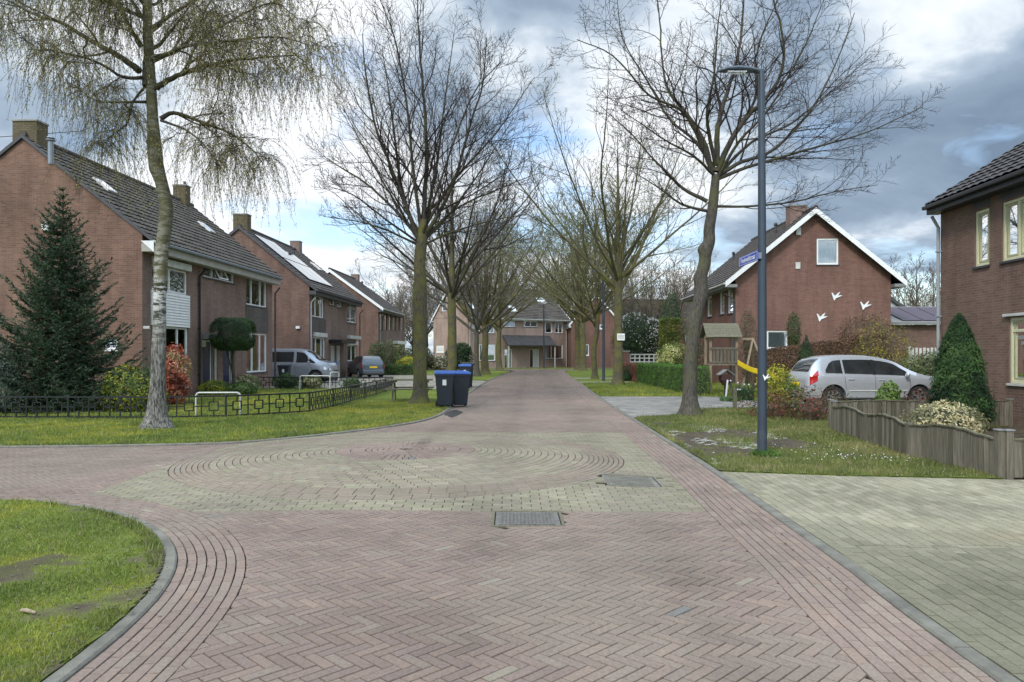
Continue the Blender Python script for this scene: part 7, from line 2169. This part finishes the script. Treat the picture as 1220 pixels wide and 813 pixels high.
# ---------------------------------------------------------------- shrubs
def shrub(name, label, loc, blobs, n, size, pal, cat='shrub', group=None, stems=0, stem_r=.008, parts=True, **k):
    r = thing(name, label, cat, (loc[0], loc[1], 0), 0, group)
    foliage('foliage', blobs, n, size, pal, (0, 0, 0), parent=r, **k)
    shrub_stems(r, blobs, stems or 10, stem_r, seed=int(abs(loc[0] * 10)))
    return r
shrub('juniper_bush', 'blue-green juniper bush at the left picture edge beside the spruce', (-14.0, 19.9), [((0, 0, .9), (.8, .7, 1.1)), ((.5, -.2, .5), (.6, .5, .6))], 9000, .035, [(.05, .085, .06), (.08, .12, .09), (.12, .16, .12)], seed=1)
shrub('garden_shrub', 'yellow-green variegated shrub with long stalks between spruce and birch', (-10.4, 20.2), [((0, 0, .55), (.75, .6, .75)), ((.4, 0, .35), (.5, .5, .5))], 7000, .04, YELG[:3] + GREEN[:2], seed=2, stems=26)
shrub('photinia_shrub', 'bright red-leaved shrub right of the birch trunk', (-10.45, 22.8), [((0, 0, 1.05), (.42, .42, .74)), ((.06, 0, .5), (.38, .38, .5))], 3000, .055, [(.16, .05, .03), (.36, .08, .04), (.58, .16, .09), (.70, .28, .18), (.34, .27, .11)], seed=3, rough=.5, core=None, stems=22)
shrub('low_shrub', 'yellow-green low shrub under the mushroom-shaped topiary tree, left one', (-11.35, 28.2), [((0, 0, .28), (.58, .4, .32))], 3200, .035, YELG[:3], seed=4)
shrub('low_shrub', 'green low shrub under the mushroom-shaped topiary tree, right one', (-10.35, 28.4), [((0, 0, .22), (.5, .4, .28))], 2600, .035, GREEN, seed=5)
TP = thing('topiary_tree', 'clipped mushroom-shaped evergreen tree before the front doors of the nearest left house', 'topiary tree', (-10.98, 29.1, 0))
mb = MB(); mb.tube([(0, 0, 0), (.02, 0, .7), (-.02, 0, 1.4), (0, 0, 1.9)], [.085, .065, .06, .08], 9); mb.tube([(.02, 0, .8), (-.12, 0, 1.2), (-.25, 0, 1.8)], [.045, .035, .03], 7); mb.build('trunk', M['bark_dark'], TP, smooth=True)
gt = np.random.default_rng(8); n = 17000; d = sph(n, gt); d = np.sign(d) * np.abs(d) ** .62
d /= np.maximum(np.abs(d).max(1), (np.linalg.norm(d, axis=1)) * .80)[:, None]
Cc = d * np.array((.74, .72, .64)) * (gt.uniform(.90, 1.02, n) * np.where(gt.random(n) < .03, 1.07, 1))[:, None] * (.95 + .07 * vnoise(d[:, 0] * 4, d[:, 1] * 4 + d[:, 2] * 4))[:, None] + (0, 0, 2.38)
V, F = leafquads(Cc, .030, 1.3, d / np.linalg.norm(d, axis=1)[:, None], gt)
cv, cf = core_ball((0, 0, 2.38), (.64, .62, .56), 2)
npmesh('crown', np.concatenate([V, cv]), np.concatenate([F, cf + len(V)]), [M['leaf'], M['twigcore']], TP, tone=np.concatenate([tones(n, DARKG[1:] + GREEN[:1], C=Cc), np.full((len(cv), 3), .04)]), midx=np.concatenate([np.zeros(len(F), int), np.ones(len(cf), int)]), uv=False)
for i, (x, y, s_, pal, lab) in enumerate(((-11.5, 32.2, .5, VARI, 'pale variegated low shrub behind the garden lawn, at the back fence, left one'), (-10.3, 33.8, .5, GREEN, 'green low shrub behind the back run of the black fence, below the grey van'), (-9.2, 33.9, .45, VARI, 'pale variegated low shrub behind the back run of the black fence, before the van wheel'), (-7.4, 34.2, .35, GREEN, 'small green shrub behind the back run of the black fence, near its right end'))):
    shrub('low_shrub', lab, (x, y), [((0, 0, s_ * .6), (s_ * 1.1, s_, s_ * .75))], 1800, .045, pal, seed=20 + i)
# garden of the third house
shrub('bamboo_clump', 'tall light green leafy clump against the third left house', (-9.7, 58), [((0, 0, 1.3), (1.0, .8, 1.3)), ((1.0, 0, 1.1), (.8, .7, 1.15)), ((-.9, 0, 1.2), (.7, .6, 1.3))], 7000, .07, [(.10, .14, .05), (.16, .20, .07), (.20, .23, .09), (.12, .11, .05)], seed=30, core=None, stems=50, holes=.5)
shrub('golden_shrub', 'bright yellow-green rounded shrub beside the drive, left of the tallest trunk', (-7.9, 57), [((0, 0, .75), (.9, .8, .62))], 3600, .06, YELG[1:], seed=31)
hedge('low_hedge', 'low green hedge at the front of the third left house', (-10.6, 55.8), (-6.6, 56.4), .8, .75, .8, 5200, .06, GREEN, seed=32)
shrub('laurel_bush', 'dark green bush against the white-edged terrace gable', (-5.6, 78), [((0, 0, 1.2), (1.35, 1.0, 1.4)), ((.4, 0, 2.0), (.9, .8, .7))], 5200, .10, DARKG, seed=33)
shrub('garden_shrub', 'olive shrub mass left of the white-edged gable, behind the tallest trunk', (-9.6, 76), [((0, 0, 1.1), (1.6, 1, 1.2)), ((-2.6, 0, .9), (1.6, 1, 1.0)), ((2.0, 0, .6), (1.2, .8, .7))], 7000, .10, [(.07, .09, .03), (.12, .13, .05), (.15, .13, .07)], seed=34, core=None, stems=60)
# right side
hedge('clipped_hedge', 'bright green clipped hedge right of the tiled path, passing behind the large bare tree', (7.08, 28.1), (7.2, 40.2), .85, 1.12, 1.10, 26000, .032, [(.045, .12, .015), (.075, .17, .022), (.10, .21, .03)], seed=40)
hedge('beech_hedge', 'red-brown beech hedge beyond the bright green clipped hedge', (7.35, 41.0), (7.45, 49.4), .8, 1.02, 1.0, 9000, .045, BEECHR, 'twigcore_brown', seed=41)
conifer('dwarf_conifer', 'small dark green cone shrub in front of the red-brown beech hedge', (6.72, 43.4, 0), .26, .95, 1500, .05, DARKG, 4)
shrub('euonymus_shrub', 'dome of yellow-white variegated shrub above the bright green hedge', (8.35, 38.2), [((0, 0, 1.3), (.88, .8, .92)), ((-.2, 0, .7), (.8, .8, .8))], 8200, .045, [(.07, .12, .03), (.20, .25, .05), (.40, .42, .13), (.55, .54, .22)], seed=42, rough=.25)
hedge('clipped_hedge', 'tall square-cut yellow-green hedge block under the dark evergreen', (9.3, 46.3), (10.5, 46.3), 1.2, 3.8, 3.8, 9000, .06, [(.09, .13, .02), (.14, .18, .03), (.20, .22, .04)], seed=43, group='clipped hedges on the right')
conifer('evergreen_tree', 'dark evergreen tree rising behind the square-cut yellow-green hedge', (12.9, 60, 0), 1.25, 6.9, 7000, .11, DARKG, 5, power=.45)
r = shrub('camellia_shrub', 'large dark shrub covered with white flowers over the white lattice', (9.0, 52.2), [((-.3, 0, 2.7), (1.45, 1.2, 1.75)), ((.9, 0, 2.3), (.95, .9, 1.75)), ((-.5, 0, 1.3), (1.2, 1, 1.2))], 12000, .075, DARKG, seed=44)
gw = np.random.default_rng(4); n = 1500; d = sph(n, gw); Cw = np.where(gw.random((n, 1)) < .35, d * (1.5, 1.25, 1.8) + (-.3, 0, 2.75), d * (1.02, .95, 1.8) + (.95, -.02, 2.35)); Cw = Cw[(Cw[:, 2] > 2.0 - Cw[:, 0] * .9)]
V, F = leafquads(Cw, .07, 1.0, None, gw); npmesh('blossom', V, F, M['leaf'], r, tone=tones(len(Cw), [(.72, .70, .68), (.62, .58, .57), (.55, .45, .45)], gw, .06), uv=False)
shrub('garden_shrub', 'brown twiggy shrub at the far corner of the goose gable house', (9.0, 37.0), [((0, 0, 2.3), (.7, .7, 1.5)), ((.3, 0, 1.1), (.7, .7, 1.1))], 3600, .045, BEECH + [(.10, .11, .04)], seed=45, core=None, stems=60, holes=.4)
hedge('beech_hedge', 'brown dry-leaved beech hedge in front of the goose gable', (10.9, 33.2), (15.4, 30.6), .8, 1.75, 2.42, 15000, .045, BEECH, 'twigcore_brown', seed=46)
shrub('trained_climber', 'tall narrow green column plant against the goose gable, right of its low window', (14.05, 36.9), [((0, 0, 1.2), (.42, .4, 1.2)), ((0, 0, 2.7), (.40, .38, 1.05))], 4200, .045, [(.06, .09, .025), (.10, .12, .04), (.14, .12, .06)], seed=47, rough=.2)
shrub('trained_climber', 'tall narrow brownish column plant against the goose gable, left of its low window', (11.75, 36.9), [((0, 0, 1.3), (.42, .3, 1.3)), ((0, 0, 2.7), (.42, .3, 1.0))], 2400, .045, [(.07, .09, .03), (.13, .11, .06), (.10, .08, .05)], seed=48, core=None, stems=70, holes=.3)
conifer('cone_conifer', 'small dark cone-shaped conifer behind the silver car', (11.3, 28.4, 0), .52, 2.35, 5200, .05, DARKG, 6)
shrub('beech_bush', 'rounded brown dry-leaved bush at the right foot of the goose gable', (15.1, 31.6), [((0, 0, 2.1), (1.25, 1.0, 1.25)), ((0, 0, 1.0), (1.1, .9, 1.0))], 9000, .045, BEECH, seed=49, core='twigcore_brown', rough=.25)
shrub('forsythia_bush', 'olive and yellow twiggy bush behind the silver car', (14.3, 28.6), [((0, 0, 1.6), (1.0, .8, 1.15)), ((.1, 0, .9), (.9, .8, .9))], 6500, .04, [(.10, .10, .03), (.20, .17, .03), (.34, .28, .03), (.13, .09, .04)], seed=50, core=None, stems=160, holes=.4, rough=.5)
shrub('garden_shrub', 'green shrub between the bonnet of the silver car and the clipped yew', (13.3, 23.6), [((0, 0, .9), (.9, .7, .75))], 3600, .045, [(.08, .12, .03), (.13, .17, .05), (.17, .19, .07)], seed=51)
shrub('forsythia_bush', 'yellow-green flowering bush right of the nearest lamp post', (7.25, 20.3), [((0, 0, .70), (.45, .45, .52)), ((.25, 0, .4), (.4, .4, .4))], 3000, .04, YELG, seed=52, core=None, stems=50, rough=.5)
for i, (x, y, s_, pal, lab) in enumerate(((6.45, 18.4, .42, PHOT, 'dark red-leaved shrub just right of the nearest lamp post, leftmost of its row'), (7.1, 17.6, .46, PHOT, 'dark red-leaved shrub at the far end of the wavy fence, left of its end post'), (7.65, 18.6, .50, PHOT + [(.10, .13, .04)], 'red and green leaved shrub below the tail of the silver car'), (8.2, 17.0, .30, PHOT + REDS[1:2], 'red-leaved shrub before the rear wheel of the silver car'), (9.6, 17.3, .42, PHOT + REDS[1:2], 'red-leaved shrub below the middle doors of the silver car'), (10.9, 17.4, .4, PHOT + REDS[1:2], 'red-leaved shrub next to the clipped yew, before the silver car'))):
    shrub('photinia_shrub', lab, (x, y), [((0, 0, s_ * .62), (s_ * 1.25, s_ * .9, s_ * .78)), ((s_ * .5, 0, s_ * .35), (s_ * 1.0, s_ * .7, s_ * .5))], 1700, .036, pal, seed=60 + i, core=None, stems=90, stem_r=.005, rough=.9, holes=.5, group='red-leaved shrubs along the fence')
shrub('grass_tuft', 'small fresh green tuft before the doors of the silver car', (8.75, 17.2), [((0, 0, .55), (.26, .24, .40))], 900, .05, [(.12, .20, .04), (.18, .27, .06)], seed=70, core=None)
conifer('clipped_yew', 'dark green clipped yew cone by the near right house', (9.40, 15.55, 0), .62, 2.44, 24000, .042, YEW, 7, power=.62, round_=True)
shrub('groundcover_shrub', 'cream variegated dome shrub behind the wavy fence, below the clipped yew', (7.28, 12.45), [((0, 0, .42), (.60, .55, .38)), ((.15, .1, .30), (.55, .5, .34))], 6500, .032, CREAM, seed=71, rough=.3)
shrub('heath_clump', 'small bright green clump between wavy fence and near right house', (8.15, 11.2), [((0, 0, .30), (.22, .2, .22))], 900, .03, [(.10, .17, .03), (.16, .22, .05)], seed=72)
# bare little shrub by the near house, drifts of bulbs
Tb = Tree(61, up=.02, wob=.25, cnt=(6, 4), ang=(45, 45), ratio=(.5, .5), segs=(4, 3), rmin=.004, t0=.2)
rb = thing('bare_shrub', 'small leafless shrub in front of the ground floor window of the near right house', 'shrub', (9.35, 11.9, 0))
Tb.limbs.append(([Vector((9.35, 11.9, 0))] * 2, [.02, .02]))
for k in range(9):
    a = k * 2.4; Tb.limb([Vector((9.35, 11.9, 0)), Vector((9.35 + math.cos(a) * .25, 11.9 + math.sin(a) * .25, .5)), Vector((9.35 + math.cos(a) * .65, 11.9 + math.sin(a) * .5, .95 + .2 * math.sin(k)))], .022, .005, 0)
Tb.crown(M['bark_dark'], rb, (9.35, 11.9, 0), 'twigs')
def clump(name, label, x, y, r, H, n, cols, flowers=0, fc='white', group=None, cat='flowers'):
    g = random.Random(int(x * 100)); L = []; fl = MB(); root = thing(name, label, cat, (x, y, 0), 0, group)
    V, F, T = [], [], []
    for i in range(n):
        a, q = g.uniform(0, 6.28), r * g.random() ** .5; bx, by = math.cos(a) * q, math.sin(a) * q; h = H * g.uniform(.6, 1.1); lx_, ly_ = g.gauss(0, .06), g.gauss(0, .06); w = .008
        k = len(V); a2 = g.uniform(0, 3.14); dx, dy = math.cos(a2) * w, math.sin(a2) * w
        V += [(bx - dx, by - dy, 0), (bx + dx, by + dy, 0), (bx + dx + lx_ * .5, by + dy + ly_ * .5, h * .6), (bx - dx + lx_ * .5, by - dy + ly_ * .5, h * .6), (bx + lx_ * 1.4, by + ly_ * 1.4, h)]
        F += [(k, k + 1, k + 2, k + 3), (k + 3, k + 2, k + 4, k + 4)]; T += [[c * g.uniform(.8, 1.2) for c in g.choice(cols)]] * 5
        if i < flowers: p = (bx + lx_ * 1.4, by + ly_ * 1.4, h); fl.add([(p[0] + math.cos(q_) * .03, p[1] - .01, p[2] + math.sin(q_) * .03) for q_ in range(6)] + [(p[0], p[1] - .03, p[2])], [(q_, (q_ + 1) % 6, 6) for q_ in range(6)])
    Fa = np.array([f for f in F if f[2] != f[3]]); Fb = np.array([f[:3] for f in F if f[2] == f[3]])
    npmesh('leaves', np.array(V), [Fa, Fb], M['leaf'], root, tone=np.array(T), uv=False)
    if flowers: fl.build('flower_heads', M[fc], root)
clump('daffodil_clump', 'clump of tall green bulb leaves with a few pale flowers beside the garden path', 8.0, 25.6, .38, .62, 260, [(.03, .08, .03), (.05, .11, .04)], 9, 'white')
clump('bulb_leaves', 'low green plants at the edge of the garden path by the white stake', 7.35, 24.9, .35, .22, 200, [(.05, .12, .02), (.08, .16, .03)], 0)
clump('bulb_leaves', 'tuft of long grass at the foot of the nearest lamp post', lx + .02, ly - .05, .20, .14, 260, [(.06, .14, .02), (.10, .18, .03)], 0, cat='grass tuft')
# television cable strung from the first chimney
mb = MB(); P = [Vector((-27, 24, 8.6)).lerp(Vector(A(100, 156, 26)), t / 10) + Vector((0, 0, -.25 * math.sin(math.pi * t / 10))) for t in range(11)]
P += [Vector(A(100, 156, 26)).lerp(Vector((-7.6, 16.2, 7.6)), t / 6) for t in range(1, 7)]
o = tag(MB().tube(P, .012, 5).build('overhead_cable', M['black']), 'thin dark cable crossing behind the chimney of the nearest left house to the birch', 'cable')
